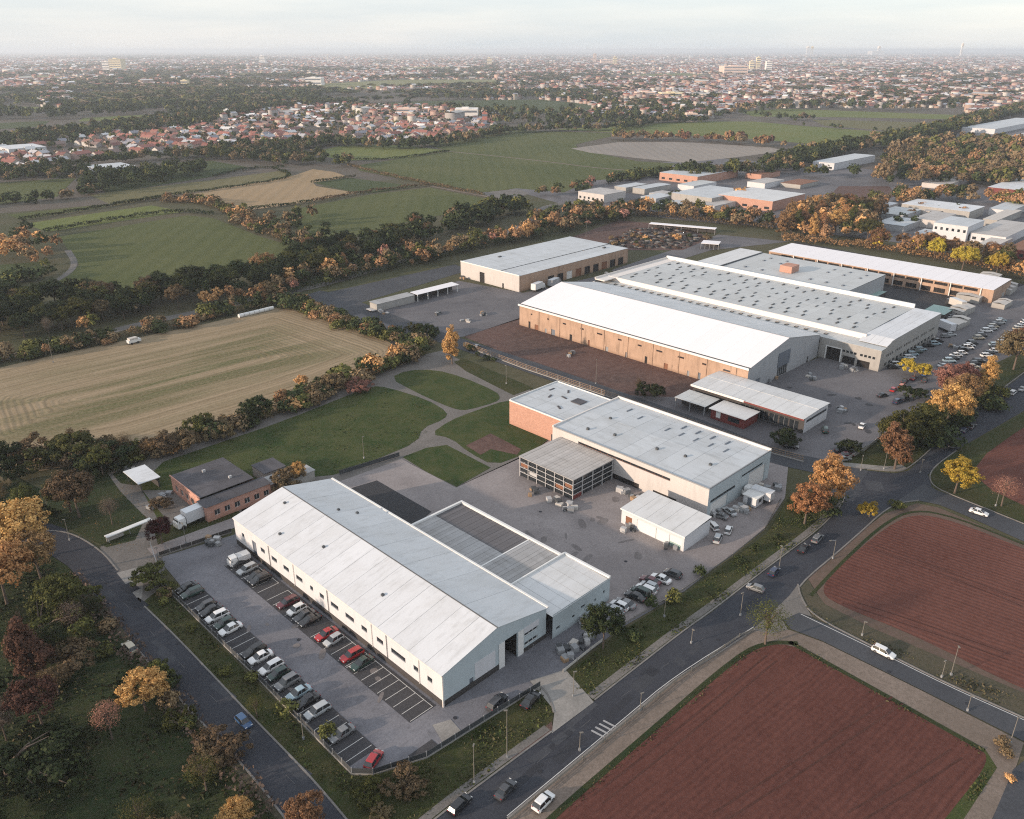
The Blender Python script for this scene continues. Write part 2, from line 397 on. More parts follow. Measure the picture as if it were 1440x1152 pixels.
# ------------------------------------------------------------------ materials
M = MATS
ground_mat('rough_ground', (0.075, 0.078, 0.04), (0.11, 0.095, 0.06), (0.05, 0.05, 0.028), 0.012, 0.3)
ground_mat('far_ground', (0.1, 0.085, 0.07), (0.15, 0.125, 0.11), (0.08, 0.085, 0.055), 0.002, 0.02)
ground_mat('lawn', (0.03, 0.054, 0.014), (0.062, 0.076, 0.025), (0.085, 0.08, 0.035), 0.09, 0.45, bs=0.6)
ground_mat('verge', (0.032, 0.046, 0.014), (0.055, 0.056, 0.022), (0.075, 0.064, 0.034), 0.12, 0.9, bs=0.9, bd=0.3)
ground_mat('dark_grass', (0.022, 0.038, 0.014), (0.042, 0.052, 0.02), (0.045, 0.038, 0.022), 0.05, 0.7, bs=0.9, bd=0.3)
ground_mat('earth', (0.115, 0.068, 0.058), (0.082, 0.056, 0.05), (0.19, 0.125, 0.105), 0.035, 0.5, bs=0.6)
ground_mat('trodden_path', (0.235, 0.19, 0.16), (0.18, 0.145, 0.12), (0.11, 0.09, 0.07), 0.08, 1.3)
ground_mat('gravel_path', (0.2, 0.185, 0.172), (0.155, 0.145, 0.135), (0.1, 0.095, 0.085), 0.1, 1.8)
ground_mat('verge_grey', (0.075, 0.07, 0.05), (0.1, 0.085, 0.06), (0.055, 0.058, 0.03), 0.15, 1.2, bs=0.8)
ground_mat('field_margin', (0.15, 0.105, 0.085), (0.12, 0.085, 0.07), (0.08, 0.07, 0.045), 0.1, 1.0)
for nm, a, b_ in (('green_field', (0.064, 0.08, 0.028), (0.092, 0.1, 0.04)), ('deep_green_field', (0.046, 0.064, 0.027), (0.064, 0.078, 0.034)),
                  ('bright_green_field', (0.1, 0.13, 0.038), (0.135, 0.145, 0.05)), ('pale_green_field', (0.16, 0.17, 0.07), (0.19, 0.18, 0.09)),
                  ('olive_field', (0.105, 0.105, 0.05), (0.14, 0.125, 0.065)), ('tan_field', (0.26, 0.19, 0.11), (0.3, 0.22, 0.135)),
                  ('greyish_field', (0.22, 0.2, 0.18), (0.27, 0.24, 0.21))):
    field_mat(nm, a, b_, tuple(x * 0.7 for x in a), freq=0.1, amp=0.22, s1=0.012, axis=(0.75, -0.66), bd=0.3)
field_mat('ploughed_soil', (0.078, 0.031, 0.025), (0.128, 0.054, 0.042), (0.042, 0.018, 0.016), freq=0.9, amp=0.38, s1=0.022, line=(0.4, 0.56), axis=(0.1, 1.0))
field_mat('ploughed_soil_pale', (0.09, 0.038, 0.03), (0.14, 0.062, 0.048), (0.06, 0.024, 0.02), freq=0.8, amp=0.4, s1=0.03, line=(0.38, 0.56), axis=(1.0, 0.12))
field_mat('stubble', (0.25, 0.19, 0.12), (0.3, 0.235, 0.155), (0.13, 0.1, 0.055), freq=0.5, amp=0.7, s1=0.02, line=(0.42, 0.54), green=((0.065, 0.08, 0.026), 0.95, 176.8))
asphalt_mat('road_asphalt', (0.033, 0.036, 0.046), (0.047, 0.051, 0.062), big=0.09)
asphalt_mat('side_asphalt', (0.05, 0.054, 0.062), (0.07, 0.074, 0.083))
asphalt_mat('lot_asphalt', (0.13, 0.13, 0.145), (0.21, 0.21, 0.23), big=0.06)
asphalt_mat('stall_asphalt', (0.045, 0.045, 0.05), (0.065, 0.065, 0.07), big=0.1)
asphalt_mat('black_asphalt', (0.032, 0.033, 0.037), (0.045, 0.046, 0.05))
asphalt_mat('yard_concrete', (0.21, 0.188, 0.185), (0.3, 0.272, 0.266), big=0.05)
asphalt_mat('yard_grey', (0.1, 0.097, 0.105), (0.165, 0.158, 0.165), big=0.035)
asphalt_mat('pale_concrete', (0.23, 0.22, 0.205), (0.3, 0.285, 0.265), big=0.15)
asphalt_mat('kerb_concrete', (0.17, 0.16, 0.15), (0.24, 0.225, 0.21), crack=False, big=0.2)
flat_mat('road_paint', (0.55, 0.55, 0.53), 0.8)
flat_mat('worn_paint', (0.32, 0.32, 0.32), 0.85); flat_mat('faint_paint', (0.085, 0.085, 0.09), 0.85)

# ------------------------------------------------------------------ the ground, one sheet to the horizon
E_ = 46000.0
sheet('ground', [(-3000, -3000), (E_, -3000), (E_, E_), (-3000, E_)], M['far_ground'], -0.05, px=False)
sheet('near_ground', [(-60, 1200), (1500, 1200), (1600, 430), (1440, 300), (1200, 250), (700, 240), (0, 300), (-200, 500)], M['rough_ground'], -0.02)

# far and middle fields
FIELDS = [
 ('pale_green_field', [(0, 108), (60, 106), (140, 109), (60, 112)]), ('olive_field', [(290, 104), (360, 102), (420, 105), (340, 108)]), ('bright_green_field', [(220, 96), (300, 95), (330, 97), (240, 98)]),
 ('pale_green_field', [(520, 96), (620, 94), (680, 96), (580, 99)]), ('olive_field', [(650, 129), (780, 126), (800, 129), (700, 132)]), ('bright_green_field', [(880, 105), (960, 103), (1000, 106), (920, 108)]), ('pale_green_field', [(1100, 92), (1200, 90), (1240, 92), (1150, 94)]), ('olive_field', [(0, 92), (110, 90), (160, 92), (40, 94)]),
 ('bright_green_field', [(-40, 152), (30, 150), (120, 152), (60, 157), (-40, 158)]), ('olive_field', [(380, 91), (450, 90), (470, 92), (400, 93)]),
 ('pale_green_field', [(430, 119), (560, 112), (700, 112), (700, 121), (560, 124), (455, 126)]),
 ('deep_green_field', [(480, 147), (600, 142), (760, 140), (850, 149), (830, 160), (713, 158), (600, 152)]),
 ('green_field', [(583, 197), (707, 183), (857, 187), (860, 192), (810, 203), (813, 210), (897, 227), (950, 230), (923, 248), (830, 254), (793, 271), (727, 265), (677, 271), (607, 260), (505, 240), (500, 233), (630, 213)]),
 ('bright_green_field', [(430, 216), (480, 205), (560, 203), (628, 212), (565, 223), (490, 226)]),
 ('greyish_field', [(803, 209), (870, 200), (960, 200), (1080, 207), (1105, 212), (1040, 221), (960, 229), (900, 223), (830, 215)]),
 ('bright_green_field', [(780, 182), (960, 171), (1060, 171), (1127, 177), (1263, 187), (1250, 196), (1147, 203), (1060, 196), (960, 190), (870, 187)]),
 ('olive_field', [(1140, 168), (1330, 173), (1325, 181), (1260, 185), (1160, 177)]),
 ('bright_green_field', [(1037, 157), (1107, 153), (1353, 162), (1340, 168), (1180, 165), (1060, 164)]),
 ('deep_green_field', [(-20, 174), (70, 170), (60, 178), (-20, 183)]),
 ('bright_green_field', [(117, 166), (213, 161), (205, 168), (110, 171)]),
 ('green_field', [(-30, 259), (107, 250), (80, 277), (-30, 292)]),
 ('deep_green_field', [(160, 240), (297, 226), (347, 235), (290, 250), (150, 272), (130, 258)]),
 ('olive_field', [(125, 274), (300, 253), (397, 240), (412, 247), (330, 262), (233, 276), (160, 290)]),
 ('tan_field', [(236, 278), (330, 262), (410, 248), (440, 238), (470, 242), (490, 249), (440, 257), (445, 262), (500, 271), (440, 283), (350, 296), (300, 285)]),
 ('deep_green_field', [(440, 257), (490, 250), (585, 262), (530, 271), (500, 271)]),
 ('green_field', [(10, 302), (143, 288), (150, 291), (30, 309)]),
 ('bright_green_field', [(34, 315), (120, 302), (213, 289), (260, 298), (66, 326)]),
 ('green_field', [(83, 333), (263, 303), (300, 307), (367, 333), (430, 352), (383, 370), (345, 385), (200, 404), (120, 412), (50, 413), (112, 373), (100, 358)]),
 ('deep_green_field', [(-20, 374), (63, 368), (55, 385), (20, 395), (-20, 398)]),
 ('green_field', [(425, 292), (520, 274), (604, 264), (700, 283), (690, 292), (600, 306), (520, 326), (470, 345), (430, 338), (410, 310)]),
]
FAR_FIELDS = [f_ for f_ in FIELDS if max(q[1] for q in f_[1]) < 172]
for i, (mt, pts) in enumerate(FIELDS):
    sheet('field', pts, M[mt], 0.02 + 0.004 * (i % 5))
for pts, wd, mt in (([(630, 213), (760, 226), (850, 238), (925, 241)], 3.0, 'trodden_path'), ([(607, 262), (660, 272), (720, 283)], 3.5, 'trodden_path'),
                    ([(95, 352), (108, 372), (90, 390), (55, 405), (30, 412)], 3.0, 'gravel_path'),
                    ([(930, 283), (850, 282), (790, 286), (762, 292), (752, 303), (738, 317), (700, 333), (640, 350), (560, 368), (460, 400), (330, 428), (200, 455), (80, 485), (-40, 515)], 5.5, 'gravel_path')):
    ribbon('track', pts, wd, M[mt], 0.06)
sheet('gravel_patch', [(677, 271), (727, 266), (745, 272), (720, 282), (690, 278)], M['gravel_path'], 0.05)

# stubble field
ring_field('stubble_field', [(-160, 560), (0, 516), (170, 480), (330, 447), (392, 428), (480, 455), (592, 492), (560, 512), (470, 549), (400, 573), (300, 604), (200, 638), (60, 662), (-160, 700)],
           M['stubble'], 0.03, 1, medial=((40, 590), (400, 480)))
# park: path-coloured base with lawns laid on it
sheet('park_paths', [(148, 668), (175, 656), (240, 636), (300, 614), (400, 580), (475, 551), (520, 532), (555, 517), (592, 500), (622, 493), (650, 508), (745, 548), (770, 580), (775, 640), (738, 645), (640, 688), (565, 645), (480, 680), (400, 700), (340, 720), (215, 770), (200, 790), (165, 812), (140, 770), (215, 735), (160, 690)], M['gravel_path'], 0.03)
sheet('lawn', [(205, 658), (300, 626), (400, 592), (480, 560), (523, 543), (545, 545), (600, 562), (630, 580), (625, 590), (594, 602), (587, 622), (530, 646), (480, 667), (430, 672), (330, 690), (240, 690)], M['lawn'], 0.06, 1)
sheet('lawn', [(548, 532), (572, 521), (612, 520), (652, 531), (698, 551), (704, 560), (697, 566), (658, 577), (645, 577), (622, 569), (585, 552)], M['lawn'], 0.06, 1)
sheet('lawn', [(605, 611), (632, 592), (665, 579), (715, 562), (760, 562), (775, 605), (770, 622), (735, 640), (694, 655), (660, 637), (634, 616)], M['lawn'], 0.06, 1)
sheet('earth_patch', [(655, 627), (690, 610), (733, 632), (727, 640), (690, 632), (676, 640)], M['earth'], 0.075)
sheet('lawn', [(566, 643), (600, 630), (628, 626), (690, 658), (642, 685), (600, 664)], M['lawn'], 0.06)
sheet('lawn', [(638, 509), (653, 505), (750, 546), (722, 556), (690, 540), (655, 522)], M['verge'], 0.06)
sheet('garden_lawn', [(188, 668), (214, 716), (226, 738), (330, 714), (350, 700), (300, 680), (240, 660)], M['lawn'], 0.065)
sheet('garden_lawn', [(70, 690), (110, 668), (150, 664), (168, 690), (205, 728), (190, 760), (150, 770), (100, 745), (60, 740)], M['dark_grass'], 0.05)
sheet('verge_lawn', [(216, 745), (330, 714), (345, 728), (225, 775)], M['verge'], 0.06)
sheet('garden_bed', [(158, 667), (180, 655), (205, 672), (190, 683), (170, 680)], M['dark_grass'], 0.055)
# yards
sheet('brick_house_court', [(200, 690), (250, 690), (300, 725), (262, 738), (238, 735), (218, 712)], M['gravel_path'], 0.09)
sheet('parking_lot', [(222, 785), (330, 752), (345, 700), (480, 680), (565, 645), (640, 686), (742, 638), (800, 600), (1110, 640), (1104, 700), (1074, 746), (962, 832), (872, 884), (790, 946), (760, 966), (640, 1042), (600, 1066), (525, 1088), (495, 1090), (355, 947)], M['lot_asphalt'], 0.03)
sheet('yard', [(470, 680), (565, 646), (641, 686), (742, 640), (800, 600), (1110, 640), (1104, 700), (1074, 745), (962, 831), (872, 882), (860, 850), (700, 800)], M['yard_concrete'], 0.05)
sheet('black_patch', [(470, 694), (530, 676), (607, 720), (560, 760)], M['black_asphalt'], 0.065)
sheet('path_slab', [(608, 1020), (634, 1012), (648, 1028), (622, 1044)][:4], M['pale_concrete'], 0.066)
sheet('dark_patch', [(573, 1064), (607, 1040), (622, 1053), (600, 1065), (585, 1068)], M['stall_asphalt'], 0.065)
sheet('driveway', [(745, 958), (795, 942), (835, 988), (776, 1032), (780, 1000)], M['pale_concrete'], 0.09)
sheet('earth_yard', [(652, 474), (735, 446), (900, 490), (1060, 548), (975, 590), (880, 556), (770, 520)], M['earth'], 0.04)
sheet('east_yard', [(880, 556), (975, 560), (1040, 545), (1160, 500), (1240, 516), (1320, 460), (1380, 420), (1540, 370), (1600, 420), (1440, 500), (1380, 522), (1300, 565), (1245, 625), (1215, 655), (1150, 655), (1085, 640), (960, 592)], M['yard_grey'], 0.05)
sheet('depot_yard', [(490, 447), (645, 395), (735, 412), (880, 380), (905, 395), (740, 446), (650, 474), (600, 480)], M['yard_grey'], 0.04)
sheet('depot_yard', [(860, 380), (1010, 330), (1110, 340), (1000, 352), (870, 392)], M['yard_grey'], 0.04)
sheet('north_court', [(1100, 352), (1120, 340), (1440, 400), (1500, 430), (1330, 470), (1180, 420)], M['black_asphalt'], 0.042)
sheet('scrap_ground', [(800, 335), (870, 310), (960, 318), (1000, 335), (960, 352), (880, 352)], M['earth'], 0.045)
sheet('depot_road', [(430, 418), (640, 372), (660, 380), (500, 428), (560, 455), (600, 480), (560, 490), (500, 450)], M['side_asphalt'], 0.034)
sheet('estate_ground', [(700, 262), (860, 236), (1000, 222), (1250, 240), (1440, 270), (1440, 330), (1230, 330), (1090, 320), (960, 310), (800, 290)], M['yard_grey'], 0.022)
sheet('estate_ground', [(1170, 330), (1180, 280), (1500, 300), (1500, 370)], M['yard_grey'], 0.026)
sheet('red_earth_field', [(1150, 292), (1180, 262), (1250, 262), (1262, 275), (1200, 296)], M['earth'], 0.05)
sheet('estate_ground', [(1300, 200), (1440, 165), (1500, 170), (1500, 215), (1370, 215)], M['yard_grey'], 0.022)

# roads
sheet('west_road', [(64, 747), (100, 750), (125, 762), (142, 775), (166, 803), (190, 838), (203, 852), (245, 892), (308, 958), (350, 1003), (405, 1059), (445, 1100), (520, 1190), (440, 1200), (402, 1152), (360, 1097), (320, 1052), (272, 1004), (235, 962), (190, 908), (150, 853), (118, 822), (95, 796), (62, 775)], M['road_asphalt'], 0.05)
ribbon('west_road', [(70, 760), (20, 742), (-60, 720)], 9, M['road_asphalt'], 0.052, smooth=0)
sheet('service_apron', [(142, 770), (215, 728), (222, 760), (232, 800), (222, 830), (200, 848), (166, 803)], M['gravel_path'], 0.045)
sheet('concrete_apron', [(164, 806), (194, 798), (202, 822), (198, 848)], M['pale_concrete'], 0.06)
ribbon('service_lane', [(212, 778), (330, 735), (380, 715)], 4.2, M['yard_concrete'], 0.064, smooth=0)
sheet('main_road', [(560, 1200), (613, 1152), (720, 1071), (833, 988), (960, 890), (1000, 862), (1090, 792), (1150, 748), (1182, 715), (1192, 695), (1180, 668), (1170, 655), (1200, 660), (1258, 666), (1278, 662), (1330, 614), (1372, 577), (1440, 526), (1560, 445), (1620, 480), (1440, 578), (1345, 633), (1318, 652), (1305, 668), (1310, 684), (1295, 703), (1262, 706), (1238, 722), (1210, 748), (1170, 783), (1135, 812), (1118, 835), (1100, 848), (1062, 884), (1000, 925), (947, 955), (880, 1012), (713, 1151), (650, 1210)], M['road_asphalt'], 0.055)
ribbon('works_road', [(1215, 672), (1150, 655), (1085, 642), (985, 600), (870, 560), (760, 521), (655, 486), (600, 468), (540, 446), (470, 418), (440, 412)], 8.5, M['side_asphalt'], 0.062)
sheet('east_lane', [(1100, 870), (1123, 861), (1175, 884), (1228, 911), (1330, 962), (1440, 1011), (1560, 1062), (1560, 1100), (1440, 1043), (1293, 969), (1157, 902), (1112, 885)], M['side_asphalt'], 0.06)
sheet('gravel_mouth', [(1058, 886), (1085, 862), (1110, 838), (1122, 822), (1130, 848), (1142, 868), (1124, 862), (1100, 872), (1108, 886), (1085, 892)], M['gravel_path'], 0.068)
sheet('north_lane', [(1300, 680), (1318, 690), (1345, 700), (1440, 738), (1560, 775), (1560, 812), (1440, 762), (1350, 722), (1320, 710), (1290, 704), (1250, 712)], M['side_asphalt'], 0.06)
sheet('corner_lane', [(1440, 1070), (1425, 1082), (1392, 1160), (1360, 1230), (1480, 1230), (1560, 1060)], M['side_asphalt'], 0.05)

# verges
sheet('west_verge', [(203, 848), (222, 790), (226, 822), (355, 955), (495, 1092), (525, 1090), (600, 1067), (640, 1042), (760, 966), (772, 978), (779, 1003), (772, 1030), (720, 1071), (612, 1152), (560, 1200), (520, 1190), (445, 1100), (308, 958)], M['verge'], 0.035)
sheet('earth_strip', [(715, 1063), (776, 1015), (778, 1028), (722, 1069)], M['earth'], 0.07)
sheet('road_verge', [(782, 958), (872, 888), (962, 836), (1078, 750), (1108, 700), (1130, 690), (1188, 690), (1182, 712), (1150, 747), (1000, 860), (835, 984), (812, 978)], M['verge'], 0.06)
sheet('tree_verge', [(1180, 650), (1245, 612), (1310, 560), (1385, 518), (1445, 490), (1560, 430), (1560, 440), (1440, 522), (1372, 573), (1278, 657), (1258, 661), (1200, 656)], M['verge'], 0.06)
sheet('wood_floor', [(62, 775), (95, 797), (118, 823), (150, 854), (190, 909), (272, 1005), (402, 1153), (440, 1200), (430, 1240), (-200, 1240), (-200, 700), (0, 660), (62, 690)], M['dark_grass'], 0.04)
ribbon('roadside_dirt', [(125, 838), (190, 918), (272, 1014), (402, 1162), (420, 1190)], 3.5, M['verge_grey'], 0.046, off=1.5)
# path and fields on the east side
sheet('field_track', [(640, 1220), (715, 1152), (880, 1013), (947, 957), (1000, 926), (1062, 885), (1085, 884), (1110, 886), (1157, 903), (1293, 970), (1440, 1045), (1430, 1075), (1395, 1152), (1360, 1230)], M['trodden_path'], 0.03)
ring_field('ploughed_field', [(700, 1230), (775, 1152), (900, 1045), (1010, 948), (1050, 918), (1082, 906), (1120, 908), (1200, 955), (1370, 1050), (1390, 1062), (1380, 1088), (1330, 1150), (1270, 1230)], M['ploughed_soil'], 0.05, 2, medial=((980, 1160), (1180, 1060)))
sheet('grass_margin', [(1384, 1052), (1402, 1080), (1350, 1160), (1300, 1230), (1260, 1230), (1320, 1160), (1378, 1090)], M['lawn'], 0.042)
ribbon('grass_margin', [(700, 1228), (772, 1152), (900, 1042), (1040, 920), (1082, 903), (1122, 905)], 1.0, M['dark_grass'], 0.056)
ribbon('grass_margin', [(1110, 903), (1200, 953), (1384, 1056)], 0.9, M['dark_grass'], 0.056)
sheet('lane_verge', [(1122, 822), (1135, 812), (1145, 830), (1160, 850), (1230, 885), (1440, 975), (1560, 1030), (1560, 1062), (1440, 1011), (1228, 911), (1142, 868)], M['verge_grey'], 0.045)
sheet('field_margin', [(1135, 812), (1170, 783), (1210, 748), (1245, 722), (1290, 708), (1320, 714), (1440, 765), (1560, 812), (1560, 1040), (1440, 985), (1230, 888), (1160, 852)], M['field_margin'], 0.035)
ring_field('ploughed_field', [(1152, 830), (1180, 796), (1245, 742), (1285, 722), (1340, 732), (1440, 772), (1580, 830), (1580, 1020), (1440, 972), (1290, 895), (1175, 850)], M['ploughed_soil_pale'], 0.055, 2, medial=((1250, 800), (1480, 890)))
ribbon('grass_margin', [(1140, 838), (1175, 800), (1240, 738), (1285, 716), (1345, 728), (1440, 766)], 0.7, M['dark_grass'], 0.062)
sheet('north_verge', [(1306, 668), (1318, 653), (1345, 634), (1440, 580), (1600, 490), (1600, 800), (1440, 735), (1345, 698), (1312, 686)], M['verge'], 0.04)
ring_field('ploughed_field', [(1368, 652), (1440, 600), (1560, 530), (1600, 600), (1600, 780), (1440, 712), (1380, 682)], M['ploughed_soil_pale'], 0.06, 1, medial=((1420, 650), (1520, 650)))

ground_mat('wheel_rut', (0.065, 0.028, 0.022), (0.09, 0.04, 0.032), (0.11, 0.05, 0.04), 0.3, 1.5)
for k, (a, b) in enumerate((((840, 1125), (1085, 926)), ((1010, 1150), (1262, 985)), ((1200, 1150), (1345, 1060)))):
    for o_ in (-.9, .9): ribbon('wheel_rut', [a, ((a[0] + b[0]) / 2 + 3, (a[1] + b[1]) / 2 + 1), b], .35, M['wheel_rut'], .058 + k * .001, off=o_)
for k, (a, b) in enumerate((((1185, 845), (1420, 925)), ((1230, 770), (1440, 850)))):
    for o_ in (-.9, .9): ribbon('wheel_rut', [a, ((a[0] + b[0]) / 2, (a[1] + b[1]) / 2 - 2), b], .35, M['wheel_rut'], .063 + k * .001, off=o_)
# kerbs
for pts in ([(520, 1192), (445, 1102), (405, 1060), (350, 1004), (308, 959), (245, 893), (203, 853)],
            [(402, 1153), (360, 1098), (320, 1053), (272, 1005), (235, 963), (190, 909)],
            [(560, 1198), (613, 1150), (720, 1070), (776, 1029)], [(836, 985), (960, 888), (1000, 860), (1090, 790), (1150, 746), (1182, 713), (1190, 695), (1178, 668)],
            [(1180, 655), (1200, 658), (1258, 664), (1278, 660), (1330, 612), (1372, 575), (1440, 524)],
            [(713, 1152), (880, 1013), (947, 956), (1000, 926), (1062, 885)], [(1124, 826), (1136, 812), (1172, 782), (1212, 747), (1240, 721), (1262, 708), (1292, 704)],
            [(1345, 634), (1318, 653), (1306, 668), (1311, 684), (1345, 699), (1440, 737)], [(779, 1003), (772, 978), (760, 966)],
            [(1122, 822), (1126, 840), (1142, 866), (1228, 910), (1330, 961), (1440, 1010)], [(64, 746), (100, 749), (142, 774), (166, 803)]):
    ribbon('kerb', pts, 0.28, M['kerb_concrete'], 0.0, h=0.14)
# pavements
ribbon('pavement', [(560, 1198), (613, 1150), (720, 1070), (776, 1029)], 1.3, M['gravel_path'], 0.074, off=1.0)
ribbon('pavement', [(836, 985), (960, 888), (1000, 860), (1090, 790), (1150, 746), (1182, 713), (1190, 695)], 1.4, M['gravel_path'], 0.074, off=1.0)
ribbon('pavement', [(1178, 657), (1200, 658), (1258, 664), (1278, 660)], 2.4, M['pale_concrete'], 0.074, off=1.4)

# painted marks
def dashes(pts, n, ln, mt='faint_paint', z=0.075, wd=0.1):
    pts = PP(pts); tot = sum(math.dist(a, b) for a, b in zip(pts, pts[1:])); mb = MB()
    for k in range(n):
        s = (k + 0.5) / n * tot
        for a, b in zip(pts, pts[1:]):
            d = math.dist(a, b)
            if s <= d:
                a, b = Vector(a), Vector(b); u = (b - a).normalized(); q = Vector((-u.y, u.x)) * wd / 2; c = a + u * s
                mb.quad(*[(*(c + u * e * ln / 2 + q * f_), z) for e, f_ in ((-1, -1), (1, -1), (1, 1), (-1, 1))]); break
            s -= d
    return setp(mb.build('lane_markings', M[mt]), kind='structure')
dashes([(130, 800), (250, 930), (440, 1130)], 7, 2.2)
dashes([(660, 1150), (840, 1005), (1000, 890), (1120, 795)], 9, 2.4)
dashes([(1150, 765), (1200, 700), (1300, 640), (1440, 552)], 16, 2.4)
ribbon('edge_line', [(713, 1148), (880, 1009), (947, 952), (1060, 882)], 0.12, M['road_paint'], 0.072)
ribbon('edge_line', [(1126, 864), (1228, 913), (1330, 964), (1440, 1013)], 0.14, M['road_paint'], 0.074)
mb2 = MB(); c0 = P(849, 1027)
for k in range(4):
    mb2.box(c0[0] - 1.4 + k * 0.95, c0[0] - 1.05 + k * 0.95, c0[1] - 1.3, c0[1] + 1.3, 0.076, 0.08, rz=R(8))
setp(mb2.build('crossing_bars', M['worn_paint']), kind='structure')
rg = random.Random(17)
asphalt_mat('repair_dark', (0.028, 0.03, 0.037), (0.038, 0.041, 0.05)); asphalt_mat('repair_pale', (0.046, 0.049, 0.057), (0.062, 0.066, 0.076)); asphalt_mat('yard_stain', (0.15, 0.135, 0.132), (0.2, 0.182, 0.178), crack=False, big=.2)
def patch_on(px, sx, sy, rz, mt, z, nm='repair_patch'):
    x, y = P(*px); c, s_ = math.cos(rz), math.sin(rz); pts = [(x + u * sx * c - v * sy * s_, y + u * sx * s_ + v * sy * c) for u, v in ((-.5, -.5), (.5, -.45), (.5, .5), (-.48, .5))]
    return sheet(nm, pts, M[mt], z, px=False, smooth=2 if nm == 'yard_stain' else 0)
for k in range(9):
    t = rg.random(); patch_on((130 + 310 * t + rg.uniform(-12, 30), 800 + 330 * t), rg.uniform(1.5, 6), rg.uniform(1, 2.4), math.pi / 2 + .1, rg.choice(('repair_dark', 'repair_pale')), .058 + k * .0005)
for k in range(14):
    t = rg.random(); patch_on((700 + 420 * t + rg.uniform(-25, 25), 1110 - 310 * t), rg.uniform(1.5, 7), rg.uniform(1, 2.2), rg.uniform(-.05, .05), rg.choice(('repair_dark', 'repair_pale')), .06 + k * .0005)
patch_on((1190, 690), 9, 6, .1, 'repair_pale', .0705); patch_on((1230, 684), 5, 4, .5, 'repair_pale', .0712)
for k in range(16): patch_on((rg.uniform(690, 900), rg.uniform(700, 800)), rg.uniform(.8, 4), rg.uniform(.5, 2), rg.uniform(0, 3), 'yard_stain', .068 + k * .0004, 'yard_stain')
for k in range(14): patch_on((rg.uniform(1080, 1240), rg.uniform(545, 610)), rg.uniform(1, 5), rg.uniform(.6, 2.4), rg.uniform(0, 3), 'stall_asphalt', .068 + k * .0004, 'yard_stain')
for k in range(12): patch_on((rg.uniform(330, 560), 840 + rg.uniform(0, 150)), rg.uniform(.8, 3), rg.uniform(.5, 1.4), rg.uniform(0, 3), 'yard_stain', .066 + k * .0004, 'yard_stain')
mc = MB().cyl((0, 0, .0), (0, 0, .012), .34, .34, 12).mesh('manhole_cover', M['repair_dark'])
for px in ((250, 905), (330, 1010), (150, 820), (760, 1085), (900, 985), (1010, 900), (1120, 800), (1240, 690), (1330, 640), (760, 720), (880, 790), (640, 1010), (420, 900), (1250, 945), (1360, 990)):
    setp(mesh_obj('manhole_cover', mc, None, (*P(*px), .078)), kind='structure')
# parking stalls by the long wall and by the fence
STALL = 2.13
mb = MB(); mbs = MB()
for y0, n in ((79.6, 8), (97, 5), (112, 5), (126, 6)):
    for k in range(n + 1):
        y = y0 + k * STALL; mb.box(57.4, 61.9, y - .05, y + .05, 0.07, 0.076)
    mb.box(61.8, 61.9, y0, y0 + n * STALL, 0.077, 0.08)
for y0, n in ((80, 5), (91.0, 9), (112.5, 5), (123.5, 5)):
    for k in range(n + 1):
        y = y0 + k * STALL; x0 = 45.7
        mb.box(x0, x0 + 4.7, y - .05, y + .05, 0.07, 0.076)
setp(mb.build('parking_bay_lines', M['road_paint']), kind='structure')
sheet('parking_bays', [(57.2, 79.4), (62.4, 79.4), (62.4, 139), (57.2, 139)], M['stall_asphalt'], 0.064, px=False)
sheet('parking_bays', [(45.4, 79.0), (50.6, 79.0), (50.6, 137), (45.4, 137)], M['stall_asphalt'], 0.064, px=False)

# ------------------------------------------------------------------ building materials
roof_mat('white_roof', (0.6, 0.62, 0.64), 0.09, stainamt=0.42, sy=(0.12, 0.9, 1))
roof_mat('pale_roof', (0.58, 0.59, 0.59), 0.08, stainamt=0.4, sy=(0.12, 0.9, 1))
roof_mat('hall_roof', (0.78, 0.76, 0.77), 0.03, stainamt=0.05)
roof_mat('blue_roof', (0.46, 0.48, 0.48), 0.12, stainamt=0.4)
roof_mat('grey_roof', (0.48, 0.51, 0.53), 0.12, stainamt=0.5)
roof_mat('rib_roof', (0.33, 0.33, 0.33), 0.22, stainamt=0.6)
roof_mat('dark_rib_roof', (0.11, 0.105, 0.11), 0.25, stainamt=0.5)
roof_mat('felt_roof', (0.07, 0.068, 0.075), 0.05, stain=(1.6, 1.6, 1.6), stainamt=0.5, rough=0.9)
roof_mat('dirty_roof', (0.42, 0.4, 0.38), 0.15, stainamt=0.6)
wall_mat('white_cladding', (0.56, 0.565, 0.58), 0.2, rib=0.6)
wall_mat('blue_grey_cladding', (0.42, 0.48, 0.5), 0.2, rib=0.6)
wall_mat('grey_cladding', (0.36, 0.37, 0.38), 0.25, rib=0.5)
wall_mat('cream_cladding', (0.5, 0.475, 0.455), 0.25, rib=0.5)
wall_mat('sand_wall', (0.42, 0.29, 0.21), 0.8)
wall_mat('brick_wall', (0.6, 0.31, 0.23), 0.5, brick=(0.4, 0.34, 0.3))
wall_mat('orange_brick_wall', (0.52, 0.28, 0.2), 0.3, brick=(0.42, 0.33, 0.28))
wall_mat('concrete_wall', (0.35, 0.34, 0.32), 0.4)
wall_mat('dark_plinth', (0.06, 0.056, 0.055), 0.3)
wall_mat('red_wall', (0.19, 0.05, 0.045), 0.5)
flat_mat('glass', (0.02, 0.025, 0.03), 0.12, spec=0.8)
flat_mat('interior_shade_black', (0.02, 0.018, 0.018), 0.9)  # near-black colour stands in for the shade inside open doorways and bays
flat_mat('white_metal', (0.68, 0.68, 0.66), 0.5)
flat_mat('cream_trim', (0.68, 0.64, 0.6), 0.6)
flat_mat('grey_metal', (0.25, 0.26, 0.27), 0.5)
flat_mat('dark_metal', (0.06, 0.065, 0.07), 0.5)
flat_mat('rust_metal', (0.2, 0.09, 0.05), 0.8)
